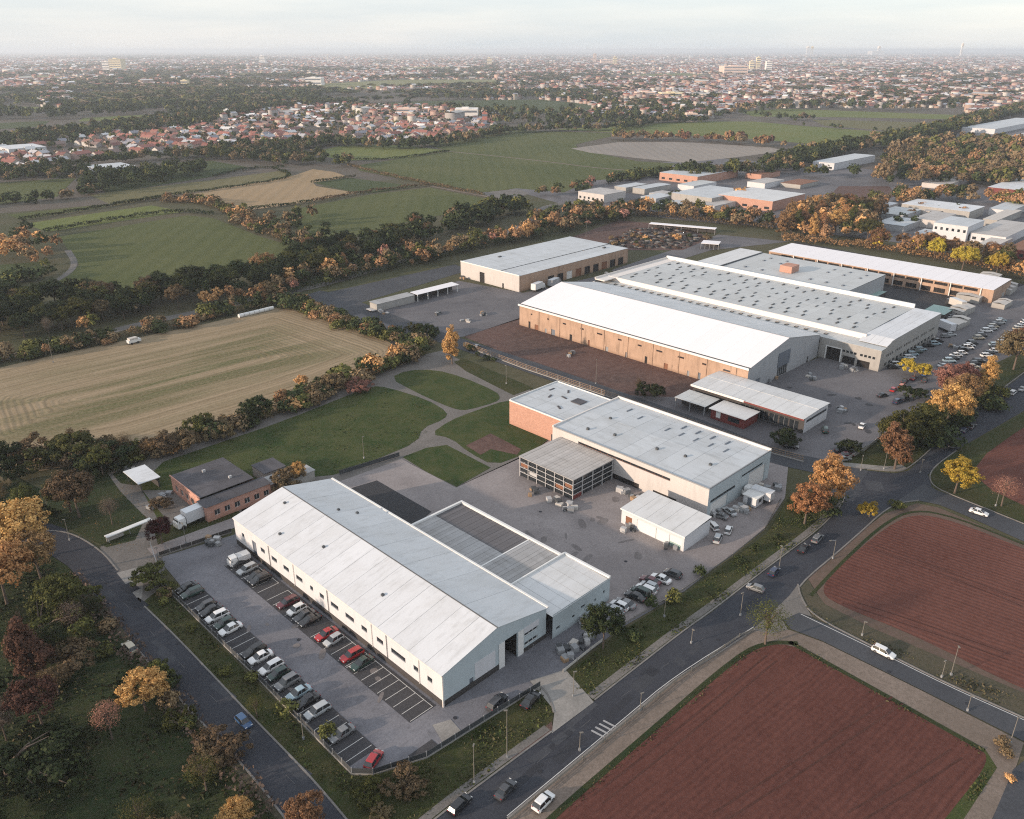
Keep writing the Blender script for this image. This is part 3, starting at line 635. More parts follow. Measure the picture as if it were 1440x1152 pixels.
flat_mat('galvanised', (0.42, 0.42, 0.42), 0.45)
flat_mat('lamp_post', (0.17, 0.16, 0.14), 0.7)
flat_mat('timber', (0.3, 0.2, 0.12), 0.85)
flat_mat('slate_shutter', (0.13, 0.15, 0.18), 0.6)
flat_mat('gutter_dark', (0.12, 0.12, 0.12), 0.7)
flat_mat('tarpaulin', (0.5, 0.47, 0.43), 0.8)
flat_mat('green_sheet', (0.25, 0.36, 0.33), 0.6)

# ------------------------------------------------------------------ building helpers (world axes: buildings lie along X and Y)
def wall(mb, axis, fixed, u0, u1, top, openings=(), out=-1, depth=0.25, z0=0.0, breaks=(), m=0):
    """wall face in the plane axis=fixed from u0 to u1; openings (ua, ub, za, zb) are real holes with reveals"""
    tf = top if callable(top) else (lambda u: top)
    pt = (lambda u, z, d=0.0: (fixed - out * d, u, z)) if axis == 'x' else (lambda u, z, d=0.0: (u, fixed - out * d, z))
    us = sorted(set([u0, u1] + [u for o in openings for u in o[:2]] + list(breaks)))
    for a, b in zip(us[:-1], us[1:]):
        if b - a < 1e-6: continue
        mid = (a + b) / 2; os_ = sorted([o for o in openings if o[0] <= mid <= o[1]], key=lambda o: o[2])
        z = z0
        for o in os_:
            if o[2] > z: mb.quad(pt(a, z), pt(b, z), pt(b, o[2]), pt(a, o[2]), m)
            z = o[3]
        mb.quad(pt(a, z), pt(b, z), pt(b, tf(b)), pt(a, tf(a)), m)
    for a, b, za, zb in openings:
        mb.quad(pt(a, za), pt(a, zb), pt(a, zb, depth), pt(a, za, depth), m); mb.quad(pt(b, za), pt(b, zb), pt(b, zb, depth), pt(b, za, depth), m)
        mb.quad(pt(a, zb), pt(b, zb), pt(b, zb, depth), pt(a, zb, depth), m)
        if za > z0: mb.quad(pt(a, za), pt(b, za), pt(b, za, depth), pt(a, za, depth), m)
def opening_part(root, name, axis, fixed, out, o, mat, depth=0.2, frame=None, sill=None, bars=0):
    """pane, shutter or dark doorway set back in an opening, with frame bars as its sub-part"""
    a, b, za, zb = o; mb = MB(); d0, d1 = sorted((fixed - out * depth, fixed - out * (depth + 0.06)))
    if axis == 'x': mb.box(d0, d1, a, b, za, zb)
    else: mb.box(a, b, d0, d1, za, zb)
    p_ = mb.build(name, mat, root)
    if frame:
        fb = MB(); e0, e1 = sorted((fixed - out * (depth - 0.04), fixed - out * (depth + 0.0)))
        def bx(u0, u1, z0, z1):
            if axis == 'x': fb.box(e0 , e1, u0, u1, z0, z1)
            else: fb.box(u0, u1, e0, e1, z0, z1)
        t = 0.07
        bx(a, b, za, za + t); bx(a, b, zb - t, zb); bx(a, a + t, za + t, zb - t); bx(b - t, b, za + t, zb - t)
        for k in range(1, bars + 1):
            u = a + (b - a) * k / (bars + 1); bx(u - t / 2, u + t / 2, za + t, zb - t)
        fb.build('frame', frame, p_)
    return p_
def roof_panels(root, mat, a, b, y0, y1, n, name='roof_panel', gap=0.06, thick=0.06, along='y', seed=1, jit=0.012):
    """slope from point a=(u,z) to b=(u,z) laid with n separate sheets side by side"""
    L = (y1 - y0) / n; mb = MB()
    (ua, za), (ub, zb) = a, b
    s0, s1 = gap / 2, L - gap / 2
    def q(u, v, z): return (u, v, z) if along == 'y' else (v, u, z)
    pts = [q(ua, s0, za), q(ub, s0, zb), q(ub, s1, zb), q(ua, s1, za)]
    up = [(x, y, z + thick) for x, y, z in pts]
    mb.poly(up if along == 'y' and ub > ua or along != 'y' and ub < ua else up[::-1]); mb.poly(pts)
    for i in range(4):
        j = (i + 1) % 4; mb.quad(pts[i], pts[j], up[j], up[i])
    me = mb.mesh(name, mat); rng = random.Random(seed)
    for k in range(n):
        o = mesh_obj(name, me, root, loc=(0, y0 + k * L, rng.uniform(0, jit)) if along == 'y' else (y0 + k * L, 0, rng.uniform(0, jit)))
def vents(root, name, mat, spots, sx, sy, h, z, slope=None):
    me = MB().box(-sx / 2, sx / 2, -sy / 2, sy / 2, -0.3, h).mesh(name, mat)
    for x, y in spots: mesh_obj(name, me, root, loc=(x, y, z(x, y) if callable(z) else z))
def bx(root, name, mat, *a, **k): return MB().box(*a, **k).build(name, mat, root)

# ---- long gabled warehouse beside the car park
X0, X1, Y0, Y1, EV, RG = 63.0, 86.7, 78.3, 144.5, 6.3, 8.9
XM = (X0 + X1) / 2
b1 = empty('warehouse', (X0, Y0, 0), label='long gabled white warehouse beside the marked car park', cat='warehouse')
def loc_children(root):
    """parts were written in place coordinates: carry them over to the thing's own origin"""
    for o in list(bpy.data.objects):
        if o.parent == root: o.location = o.location - root.location
mb = MB()
wins = [(80.8, 82.0), (84.3, 85.5), (87.6, 91.4), (93.6, 95.4), (98.2, 99.8), (102.0, 104.6), (106.8, 109.2), (111.4, 112.8), (115.0, 116.0), (118.6, 120.8), (123.4, 125.4), (127.8, 129.8), (132.4, 134.0), (140.6, 141.6)]
wo_ = [(a, b, 3.1, 4.1) for a, b in wins] + [(135.8, 137.4, 0.0, 4.2)]
wall(mb, 'x', X0, Y0, Y1, EV, [(a, b, za, zb) for a, b, za, zb in wo_], out=-1, z0=0)
prof = lambda u: EV + (RG - EV) * (1 - abs(u - XM) / (XM - X0))
go = [(80.3 - 9, 82.9 - 9, 1.4, 2.3), (80.6 - 9, 82.9 - 9, 3.3, 4.0), (68.6, 69.5, 0, 2.1), (76.6, 79.6, 0.0, 5.2), (81.3, 84.6, 1.2, 2.0), (81.3, 84.6, 3.2, 3.9)]
mg = MB(); wall(mg, 'y', Y0, X0, X1, prof, go, out=-1, breaks=(XM,))
wall(mb, 'x', X1, Y0, Y1, EV, out=1); mg2 = MB(); wall(mg2, 'y', Y1, X0, X1, prof, out=1, breaks=(XM,))
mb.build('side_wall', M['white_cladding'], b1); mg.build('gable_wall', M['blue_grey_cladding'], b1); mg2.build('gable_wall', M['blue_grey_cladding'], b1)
for o in wo_[:-1]: opening_part(b1, 'window', 'x', X0, -1, o, M['glass'], frame=M['dark_metal'], bars=max(0, int((o[1] - o[0]) / 1.2) - 1) if o[1] - o[0] > 1.5 else 0)
opening_part(b1, 'door', 'x', X0, -1, wo_[-1], M['slate_shutter'])
for o in (go[0], go[1], go[4], go[5]): opening_part(b1, 'window', 'y', Y0, -1, o, M['glass'], frame=M['white_metal'], bars=2)
opening_part(b1, 'door', 'y', Y0, -1, go[2], M['slate_shutter'])
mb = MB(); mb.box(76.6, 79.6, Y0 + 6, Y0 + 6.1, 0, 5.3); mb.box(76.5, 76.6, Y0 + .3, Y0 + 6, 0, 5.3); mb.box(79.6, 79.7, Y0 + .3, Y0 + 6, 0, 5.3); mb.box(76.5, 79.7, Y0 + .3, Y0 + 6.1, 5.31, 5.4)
mb.build('loading_bay', M['interior_shade_black'], b1)
bx(b1, 'open_door_leaf', M['white_metal'], 75.2, 76.5, Y0 - .12, Y0 - .04, 0, 5.2); bx(b1, 'open_door_leaf', M['white_metal'], 79.7, 81.0, Y0 - .12, Y0 - .04, 0, 5.2)
mb = MB(); mb.box(X0 - .06, X0 - .003, Y0, Y1, 0, 1.25); mb.box(X0 - .06, 76.4, Y0 - .06, Y0 - .003, 0, 1.15); mb.box(79.8, X1, Y0 - .06, Y0 - .003, 0, .9)
mb.build('plinth', M['dark_plinth'], b1)
bx(b1, 'pale_cladding_panel', M['white_cladding'], 69.8, 74.4, Y0 - .05, Y0 - .01, 1.2, 4.6)
bx(b1, 'pale_cladding_panel', M['white_cladding'], 81.1, 84.9, Y0 - .05, Y0 - .01, 3.95, 5.2)
bx(b1, 'corner_trim', M['cream_trim'], X0 - .1, X0 + .15, Y0 - .1, Y0 + .1, 0, EV)
mb = MB(); mb.box(X0 - .22, X0 + .02, Y0 - .1, Y1, EV - .12, EV + .06); mb.build('gutter', M['cream_trim'], b1)
roof_panels(b1, M['white_roof'], (X0 - .15, EV), (XM, RG), Y0 - .15, Y1 + .15, 16, seed=2)
roof_panels(b1, M['pale_roof'], (XM, RG), (X1 + .15, EV), Y0 - .15, Y1 + .15, 8, seed=3)
bx(b1, 'ridge_cap', M['gutter_dark'], XM - .12, XM + .12, Y0 - .15, Y1 + .15, RG + .06, RG + .1)
bx(b1, 'verge_flashing', M['white_metal'], X1 + .16, X1 + .55, Y0 - .1, Y1, EV - .1, EV + .22)
for k, y in enumerate((84, 92.5, 96.7, 110, 121.5, 130.5)):
    mb = MB(); mb.cyl((X0 - .12, y, 1.2), (X0 - .12, y, EV - .1), .06, .06, 6); mb.build('downpipe', M['dark_metal'] if k % 2 else M['cream_trim'], b1)
vents(b1, 'roof_vent', M['dark_metal'], [(69, 120), (66, 131), (78.5, 129), (81, 126), (68, 100), (72, 139)], .5, .5, .35, lambda x, y: EV + (RG - EV) * (1 - abs(x - XM) / (XM - X0)) + .05)
loc_children(b1)

# ---- lower annex: white section, ribbed grey section, dark ribbed section
an = empty('annex', (86.9, 77.2, 0), label='low L-shaped annex with ribbed grey and dark roofs joined to the gabled warehouse', cat='annex')
mb = MB(); ao = [(92.4, 93.2, 1.6, 2.2), (94.8, 96.0, 2.4, 3.0), (98.6, 99.1, 2.0, 2.6), (101.1, 101.6, 2.4, 3.1), (88.2, 89.2, 1.4, 2.0)]
wall(mb, 'y', 77.2, 87.2, 103, 5.2, ao, out=-1); wall(mb, 'x', 103, 77.2, 88.4, 5.2, out=1); wall(mb, 'y', 88.4, 87.2, 103, 5.2, out=1)
mb.build('wall', M['blue_grey_cladding'], an)
for o in ao: opening_part(an, 'window', 'y', 77.2, -1, o, M['glass'])
roof_panels(an, M['pale_roof'], (88.4, 5.2), (77.1, 4.9), 87.0, 103.1, 6, along='x', seed=5)
mb = MB(); mb.box(102.6, 103.1, 77.1, 88.5, 5.15, 5.5); mb.box(87.2, 102.6, 88.2, 88.5, 5.15, 5.6); mb.build('parapet', M['white_metal'], an)
mb = MB(); wall(mb, 'x', 102.6, 88.5, 118.2, 4.5, out=1); wall(mb, 'y', 118.2, 87.2, 102.6, 4.5, out=1); mb.build('wall', M['concrete_wall'], an)
me = MB().box(0, 15.4, 0, .92, 0, .1).mesh('roof_sheet', M['rib_roof'])
for k in range(9): mesh_obj('roof_sheet', me, an, loc=(87, 88.6 + k * .97, 4.5 + (k % 3) * .015))
me = MB().box(0, 8.0, 0, .92, 0, .1).mesh('roof_sheet', M['rib_roof']); me2 = MB().box(0, 7.0, 0, .92, 0, .1).mesh('dark_roof_sheet', M['dark_rib_roof'])
for k in range(21):
    mesh_obj('roof_sheet', me, an, loc=(87, 97.6 + k * .97, 4.45 + (k % 2) * .02)); mesh_obj('dark_roof_sheet', me2, an, loc=(95.1, 97.6 + k * .97, 4.4 + (k % 2) * .02))
mb = MB(); mb.box(102.3, 102.85, 88.6, 118.4, 4.3, 4.95); mb.box(87.0, 102.3, 117.9, 118.4, 4.3, 4.95); mb.box(87.0, 102.2, 97.2, 97.5, 4.3, 4.7); mb.build('parapet', M['white_metal'], an)
loc_children(an)

# ---- block 2: large flat hall with long strip window
X0, X1, Y0, Y1, HH = 141.2, 168.0, 80.5, 126.6, 7.4
b2 = empty('factory_block', (X0, Y0, 0), label='large flat-roofed pale factory block with a long dark strip window', cat='factory')
mb = MB(); so_ = [(90.6, 118.0, 5.5, 6.2), (88.5, 95.0, 0.0, 1.6), (99.0, 110.0, 0.0, 1.5)]
wall(mb, 'x', X0, Y0, Y1, HH, so_, out=-1, depth=.3); mb.build('front_wall', M['cream_cladding'], b2)
for i, o in enumerate(so_): opening_part(b2, 'strip_window' if i == 0 else 'low_opening', 'x', X0, -1, o, M['glass'] if i == 0 else M['interior_shade_black'], frame=M['rust_metal'] if i == 0 else None, bars=11)
mb = MB(); eo = [(142.2, 152.5, 3.4, 4.2), (155.0, 164.5, 5.0, 5.6), (142.5, 149.5, 0.3, 3.2), (158.5, 166.0, 0.0, 4.8)]
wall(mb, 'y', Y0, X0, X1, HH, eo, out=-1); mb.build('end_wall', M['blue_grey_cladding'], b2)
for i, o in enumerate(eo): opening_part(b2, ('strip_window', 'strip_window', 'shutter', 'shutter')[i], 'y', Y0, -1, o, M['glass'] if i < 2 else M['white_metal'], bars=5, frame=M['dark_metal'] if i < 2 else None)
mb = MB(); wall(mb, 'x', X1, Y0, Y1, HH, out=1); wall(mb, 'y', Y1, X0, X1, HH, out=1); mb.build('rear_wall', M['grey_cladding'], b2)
roof_panels(b2, M['grey_roof'], (X0, HH - .1), ((X0 + X1) / 2, HH + .15), Y0, Y1, 9, seed=7); roof_panels(b2, M['grey_roof'], ((X0 + X1) / 2, HH + .15), (X1, HH - .1), Y0, Y1, 9, seed=8)
mb = MB(); mb.box(X1 - .35, X1 + .05, Y0 - .05, Y1 + .05, HH - .1, HH + .55); mb.box(X0 - .05, X1 - .35, Y1 - .3, Y1 + .05, HH - .1, HH + .4); mb.build('parapet', M['cream_trim'], b2)
mb = MB(); mb.box(X0 - .05, X0 + .2, Y0 - .05, Y1 - .3, HH - .05, HH + .2); mb.box(X0 + .2, X1 - .35, Y0 - .05, Y0 + .2, HH - .05, HH + .22); mb.build('parapet', M['grey_metal'], b2)
vents(b2, 'roof_vent', M['dark_metal'], [(148, 112), (149, 100), (150.5, 93), (151, 86.5), (155, 119), (146, 119)], .6, .6, .5, HH + .1)
vents(b2, 'roof_light', M['slate_shutter'], [(160, 88 + 4.2 * k) for k in range(5)] + [(164, 90 + 4.2 * k) for k in range(4)] + [(161, 114), (163, 119)], 2.4, .35, .12, HH + .12)
loc_children(b2)
# ---- orange brick block
ob = empty('brick_block', (146.2, 128.3, 0), label='windowless orange brick block with a stained grey flat roof', cat='building')
mb = MB(); wall(mb, 'x', 146.0, 127.0, 147.0, 7.0, [(130.5, 131.4, 0, 2.1)], out=-1); wall(mb, 'y', 147.0, 146.0, 165.5, 7.0, out=1); wall(mb, 'y', 127.0, 146, 165.5, 7.0, out=-1); wall(mb, 'x', 165.5, 127, 147, 7.0, out=1)
mb.build('wall', M['orange_brick_wall'], ob); opening_part(ob, 'door', 'x', 146.0, -1, (130.5, 131.4, 0, 2.1), M['slate_shutter'])
roof_panels(ob, M['grey_roof'], (146.1, 6.95), (165.4, 7.1), 127.1, 146.9, 5, seed=9)
mb = MB(); mb.box(145.95, 146.2, 126.95, 147.05, 6.9, 7.25); mb.box(165.3, 165.55, 126.95, 147.05, 6.9, 7.4); mb.box(146.2, 165.3, 146.8, 147.05, 6.9, 7.4); mb.box(146.2, 165.3, 126.95, 127.2, 6.9, 7.3); mb.build('parapet', M['white_metal'], ob)
bx(ob, 'dark_hatch', M['felt_roof'], 157, 160, 131, 134.4, 7.05, 7.35)
for k, (x, y) in enumerate(((160, 144), (156, 141), (162, 139.5), (152, 134), (158, 137.5))): bx(ob, 'roof_patch', M['felt_roof'], x - 1.1, x + .9, y - .25, y + .3, 7.1, 7.24, rz=R(20 * k))
loc_children(ob)
# ---- glazed frame block
gx0, gx1, gy0, gy1, gh = 126.2, 140.9, 106.6, 123.6, 5.4
gb = empty('glazed_block', (gx0, gy0, 0), label='steel-framed glazed block with a weathered sheet roof in front of the factory block', cat='building')
roof_panels(gb, M['dirty_roof'], (gx0 - .2, gh), (gx1, gh + .1), gy0 - .2, gy1 + .2, 17, seed=11, jit=.04)
mb = MB()
ny, nx = 6, 4
for k in range(ny + 1):
    y = gy0 + (gy1 - gy0) * k / ny; mb.box(gx0, gx0 + .16, y - .08, y + .08, 0, gh)
for k in range(1, nx + 1):
    x = gx0 + (gx1 - gx0) * k / nx - .2; mb.box(x - .1, x + .1, gy0, gy0 + .2, 0, gh)
mb.build('columns', M['galvanised'], gb)
for z in (1.4, 2.7, 4.0, gh - .12):
    mb = MB(); mb.box(gx0 - .05, gx0 + .12, gy0, gy1, z - .06, z + .06); mb.box(gx0 + .12, gx1, gy0 - .05, gy0 + .12, z - .06, z + .06); mb.build('floor_beam', M['galvanised'], gb)
rng = random.Random(3)
mcell = MB().box(.3, .36, .15, (gy1 - gy0) / ny - .15, 0, 1.12).mesh('pane', M['glass']); mcell2 = MB().box(.15, (gx1 - gx0) / nx - .15, .3, .36, 0, 1.12).mesh('pane', M['glass'])
mopen = MB().box(.3, .36, .15, (gy1 - gy0) / ny - .15, 0, 1.12).mesh('panel', M['rust_metal']); mwh = MB().box(.3, .36, .15, (gy1 - gy0) / ny - .15, 0, .8).mesh('panel', M['galvanised'])
for zi, z in enumerate((.15, 1.5, 2.8, 4.1)):
    for k in range(ny):
        r = rng.random(); mesh_obj('pane' if r < .8 else 'panel', mcell if r < .8 else (mopen if r < .9 else mwh), gb, loc=(gx0, gy0 + (gy1 - gy0) * k / ny, z))
    for k in range(nx):
        if zi > 0 or k > 0: mesh_obj('pane', mcell2, gb, loc=(gx0 + (gx1 - gx0) * k / nx, gy0, z))
bx(gb, 'red_panel', M['red_wall'], gx0 + .4, gx0 + 3.4, gy0 + .14, gy0 + .3, .02, 1.3)
bx(gb, 'core_wall', M['concrete_wall'], gx0 + 1.5, gx1, gy0 + 1.6, gy1, 0, gh - .2)
loc_children(gb)
# ---- white garage
gg = empty('garage', (126.2, 76.6, 0), label='long white garage with three sliding doors in the inner yard', cat='garage')
x0, x1, y0, y1, h = 126.6, 136.2, 76.6, 92.8, 3.7
go_ = [(77.2, 80.2, .1, 2.7), (80.4, 83.6, .1, 2.7), (83.8, 88.6, .1, 2.7), (89.9, 91.6, 0, 2.3)]
mb = MB(); wall(mb, 'x', x0, y0, y1, h, go_, out=-1, depth=.12); wall(mb, 'y', y0, x0, x1, h, out=-1); wall(mb, 'x', x1, y0, y1, h + .5, out=1); wall(mb, 'y', y1, x0, x1, h, out=1); mb.build('wall', M['white_cladding'], gg)
for i, o in enumerate(go_): opening_part(gg, 'sliding_door' if i < 3 else 'door', 'x', x0, -1, o, (M['white_metal'], M['white_metal'], M['white_metal'], M['rust_metal'])[i], depth=.1)
bx(gg, 'green_smear', M['green_sheet'], x0 + .02, x0 + .08, 77.4, 80.1, .15, 1.1)
roof_panels(gg, M['pale_roof'], (x0 - .25, h), (x1 + .2, h + .55), y0 - .2, y1 + .2, 5, seed=12); bx(gg, 'fascia', M['white_metal'], x0 - .3, x0 - .18, y0 - .2, y1 + .2, h - .25, h + .08)
loc_children(gg)
# ---- small cabin
cb = empty('cabin', (*P(1062, 716), 0), label='small white site cabin beside the end wall of the factory block', cat='cabin')
mb = MB(); mb.box(0, 4.4, 0, 3.2, .2, 2.5); mb.build('body', M['white_cladding'], cb); bx(cb, 'roof', M['white_metal'], -.25, 4.65, -.25, 3.45, 2.51, 2.66); bx(cb, 'door', M['slate_shutter'], -.06, -.01, 1.2, 2.1, .25, 2.2); bx(cb, 'window', M['glass'], 1.2, 2.4, -.06, -.01, 1.1, 1.9); bx(cb, 'window', M['glass'], 3.0, 4.0, -.06, -.01, 1.1, 1.9)

# ---- big gabled hall
X0, X1, Y0, Y1, EV, RG = 211.6, 257.4, 112.0, 207.6, 7.9, 12.2
XM = (X0 + X1) / 2 + .5
hl = empty('assembly_hall', (X0, Y0, 0), label='biggest gabled hall with a white roof and a long sunlit sandy side wall', cat='hall')
prof = lambda u: EV + (RG - EV) * (1 - abs(u - XM) / ((XM - X0) if u < XM else (X1 - XM)))
rng = random.Random(8)
ho = [(y, y + rng.uniform(.8, 2.0), 0.0, rng.uniform(1.6, 2.6)) for y in np.arange(124, 205, 4.1)]
ho2 = [(y, y + rng.choice((.8, 1.6, 2.4)), 5.2, 5.8) for y in np.arange(118, 204, 8.3)]
ho = [o for o in ho if all(o[1] < p_[0] or o[0] > p_[1] for p_ in ho2)]
mb = MB(); wall(mb, 'x', X0, Y0, Y1, EV, ho + ho2, out=-1); mb.build('side_wall', M['sand_wall'], hl)
for i, o in enumerate(ho): opening_part(hl, 'door', 'x', X0, -1, o, M[('interior_shade_black', 'slate_shutter', 'grey_metal', 'rust_metal')[i % 4]])
for o in ho2: opening_part(hl, 'window', 'x', X0, -1, o, M['glass'], frame=M['rust_metal'])
g2 = [(230.0, 236.5, 0, 3.4), (216.5, 219.5, 1.5, 3.2), (250, 251, 0, 2.1)]
mb = MB(); wall(mb, 'y', Y0, X0, X1, prof, g2, out=-1, breaks=(XM,)); wall(mb, 'y', Y1, X0, X1, prof, out=1, breaks=(XM,)); wall(mb, 'x', X1, Y0, Y1, EV, out=1); mb.build('gable_wall', M['grey_cladding'], hl)
opening_part(hl, 'glazed_entrance', 'y', Y0, -1, g2[0], M['glass'], frame=M['white_metal'], bars=4); opening_part(hl, 'window', 'y', Y0, -1, g2[1], M['slate_shutter'], frame=M['white_metal']); opening_part(hl, 'door', 'y', Y0, -1, g2[2], M['interior_shade_black'])
bx(hl, 'grey_door_panel', M['slate_shutter'], 229.6, 237.0, Y0 - .2, Y0 - .05, 3.5, 8.2)
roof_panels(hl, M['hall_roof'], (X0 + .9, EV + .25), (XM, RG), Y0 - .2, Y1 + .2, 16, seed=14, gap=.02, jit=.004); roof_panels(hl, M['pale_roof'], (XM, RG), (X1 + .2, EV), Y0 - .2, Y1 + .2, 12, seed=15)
bx(hl, 'gutter', M['gutter_dark'], X0 - .3, X0 + .9, Y0 - .2, Y1 + .2, EV - .02, EV + .2); bx(hl, 'eaves_band', M['white_metal'], X0 - .6, X0 - .3, Y0 - .3, Y1 + .3, EV - .25, EV + .38)
bx(hl, 'ridge_cap', M['grey_metal'], XM - .15, XM + .15, Y0 - .2, Y1 + .2, RG + .06, RG + .12)
mb = MB(); [mb.box(X0 - .18, X0 - .02, y - .1, y + .1, 0, EV - .2) for y in np.arange(116, 207, 10.2)]; mb.build('pilasters', M['sand_wall'], hl)
loc_children(hl)
# ---- wide hall with roof lights
X0, X1, Y0, Y1, H1, H2 = 258.2, 309.0, 91.6, 210.0, 7.0, 8.6
wh = empty('production_hall', (X0, Y0, 0), label='widest flat-roofed hall with rows of dark roof lights between white parapets', cat='hall')
w1 = [(104.6, 109.4, 0, 4.4), (99.6, 103.8, 0, 2.6), (94.6, 98.8, 0, 2.4)] + [(93.2 + k * 1.35, 94.1 + k * 1.35, 3.7, 4.5) for k in range(4)] + [(99.3 + k * 1.3, 100.2 + k * 1.3, 3.7, 4.5) for k in range(4)]
mb = MB(); wall(mb, 'x', X0, Y0, 112.2, H1, w1, out=-1, depth=.4)
def hp(u): return H1 if u < 264.5 else H2
w2 = [(263 + k * 1.45, 264 + k * 1.45, 3.6, 4.6) for k in range(30) if k % 5 != 4] + [(262.5 + k * 3.1, 264.6 + k * 3.1, .6, 1.8) for k in range(14)]
wall(mb, 'y', Y0, X0, X1, lambda u: H1 + (H2 - H1) * max(0, min(1, (u - 262) / 4)), w2, out=-1, breaks=(262, 266)); wall(mb, 'x', X1, Y0, Y1, H2, out=1); wall(mb, 'y', Y1, X0, X1, H2, out=1); mb.build('wall', M['concrete_wall'], wh)
for i, o in enumerate(w1): opening_part(wh, 'loading_door' if i < 3 else 'window', 'x', X0, -1, o, M['interior_shade_black'] if i < 3 else M['glass'], depth=.35)
for o in w2: opening_part(wh, 'window', 'y', Y0, -1, o, M['glass'])
mb = MB(); mb.box(X0 - .12, X0 + .02, 104.2, 104.6, 0, 4.7); mb.box(X0 - .12, X0 + .02, 109.4, 109.8, 0, 4.7); mb.box(X0 - .12, X0 + .02, 104.6, 109.4, 4.4, 4.7); mb.build('door_frame', M['white_metal'], wh)
roof_panels(wh, M['blue_roof'], (X0, H1), (265.4, H1 + .15), Y0, Y1, 20, seed=16)
bx(wh, 'step_wall', M['cream_trim'], 265.4, 266.2, 100, Y1, H1, H2 + .35); 
roof_panels(wh, M['blue_roof'], (266.2, H2), (287, H2 + .25), 101, Y1 - 5, 18, seed=17); roof_panels(wh, M['blue_roof'], (287, H2 + .25), (308.4, H2), 101, Y1 - 5, 18, seed=18)
roof_panels(wh, M['white_roof'], (262.2, H2 - 1.2), (268, H2), Y0, 101, 3, seed=19, name='pale_roof_panel'); roof_panels(wh, M['white_roof'], (268, H2), (309, H2), Y0, 101, 3, seed=19, name='pale_roof_panel')
mb = MB(); mb.box(308.4, 309.2, 101, Y1, H2 - .1, H2 + 1.5); mb.build('parapet', M['white_metal'], wh); 
mb = MB(); mb.box(258.2, 308.4, Y1 - 5, Y1 - .0, H2 - .1, H2 + .25); mb.box(258.2, 308.4, Y1 - .2, Y1 + .1, H2 + .25, H2 + .9); mb.build('end_roof', M['cream_trim'], wh)
sk = [(x + (i % 2) * .8, y + (x % 3)) for x in (270.5, 275, 279.5, 284, 290, 294.5, 299, 303.5) for i, y in enumerate(np.arange(106, 202, 6.3)) if random.Random(int(x * y)).random() < .82]
vents(wh, 'roof_light', M['dark_metal'], sk, 2.1, .5, .25, H2 + .2)
vents(wh, 'roof_light', M['glass'], [(261.8, y) for y in np.arange(112, 205, 3.6)], 1.3, 1.1, .3, H1 + .15)
loc_children(wh)
# ---- grey hall behind, with a brick penthouse
X0, X1, Y0, Y1, HH = 314.0, 351.5, 129.0, 198.0, 8.0
gh_ = empty('grey_hall', (X0, Y0, 0), label='grey flat hall with a small brick penthouse on its roof, behind the widest hall', cat='hall')
mb = MB(); wall(mb, 'x', X0, Y0, Y1, HH, out=-1); wall(mb, 'y', Y0, X0, X1, HH, [(318, 322, 0, 3), (326, 330, 0, 3)], out=-1); wall(mb, 'x', X1, Y0, Y1, HH, out=1); wall(mb, 'y', Y1, X0, X1, HH, out=1); mb.build('wall', M['grey_cladding'], gh_)
for o in ((318, 322, 0, 3), (326, 330, 0, 3)): opening_part(gh_, 'loading_door', 'y', Y0, -1, o, M['interior_shade_black'])
roof_panels(gh_, M['blue_roof'], (X0, HH), (X1, HH + .2), Y0, 186, 9, seed=21); roof_panels(gh_, M['pale_roof'], (X0, HH + .5), (X1, HH + .6), 186.5, Y1, 2, seed=22); bx(gh_, 'step_wall', M['dark_metal'], X0, X1, 186.1, 186.5, HH, HH + .6)
bx(gh_, 'penthouse', M['orange_brick_wall'], 325, 331.5, 158, 163.5, HH + .2, HH + 3.0)
vents(gh_, 'roof_light', M['slate_shutter'], [(x, y) for x in (322, 338, 344) for y in (134, 141, 148, 170, 178)], 1.6, .8, .25, HH + .2)
loc_children(gh_)
# ---- long loggia range
X0, X1, Y0, Y1, HH = 368.5, 391, 91.5, 192.0, 5.6
lr = empty('loggia_range', (X0, Y0, 0), label='long narrow range with an open sunlit arcade under a pale roof', cat='building')
roof_panels(lr, M['hall_roof'], (X0 - .8, HH), (X1, HH + .3), Y0, Y1, 20, seed=23)
lo_ = [(98 + k * 5.9, 102.6 + k * 5.9, .4, 2.4) for k in range(15)]; up_ = [(97.5 + k * 5.9, 102.8 + k * 5.9, 3.7, 4.9) for k in range(15)]
mb = MB(); wall(mb, 'x', X0, Y0, Y1, HH, lo_ + up_, out=-1, depth=.5); wall(mb, 'y', Y0, X0, X1, HH, out=-1); wall(mb, 'x', X1, Y0, Y1, HH, out=1); wall(mb, 'y', Y1, X0, X1, HH, out=1); mb.build('wall', M['sand_wall'], lr)
for o in lo_: opening_part(lr, 'arcade_bay', 'x', X0, -1, o, M['interior_shade_black'], depth=.45)
for o in up_: opening_part(lr, 'gallery_bay', 'x', X0, -1, o, M['interior_shade_black'], depth=.45)
mb = MB(); [mb.box(X0 - .6, X0 - .35, 96 + k * 11.8, 96.4 + k * 11.8, 0, HH) for k in range(8)]; mb.build('columns', M['cream_trim'], lr)
loc_children(lr)
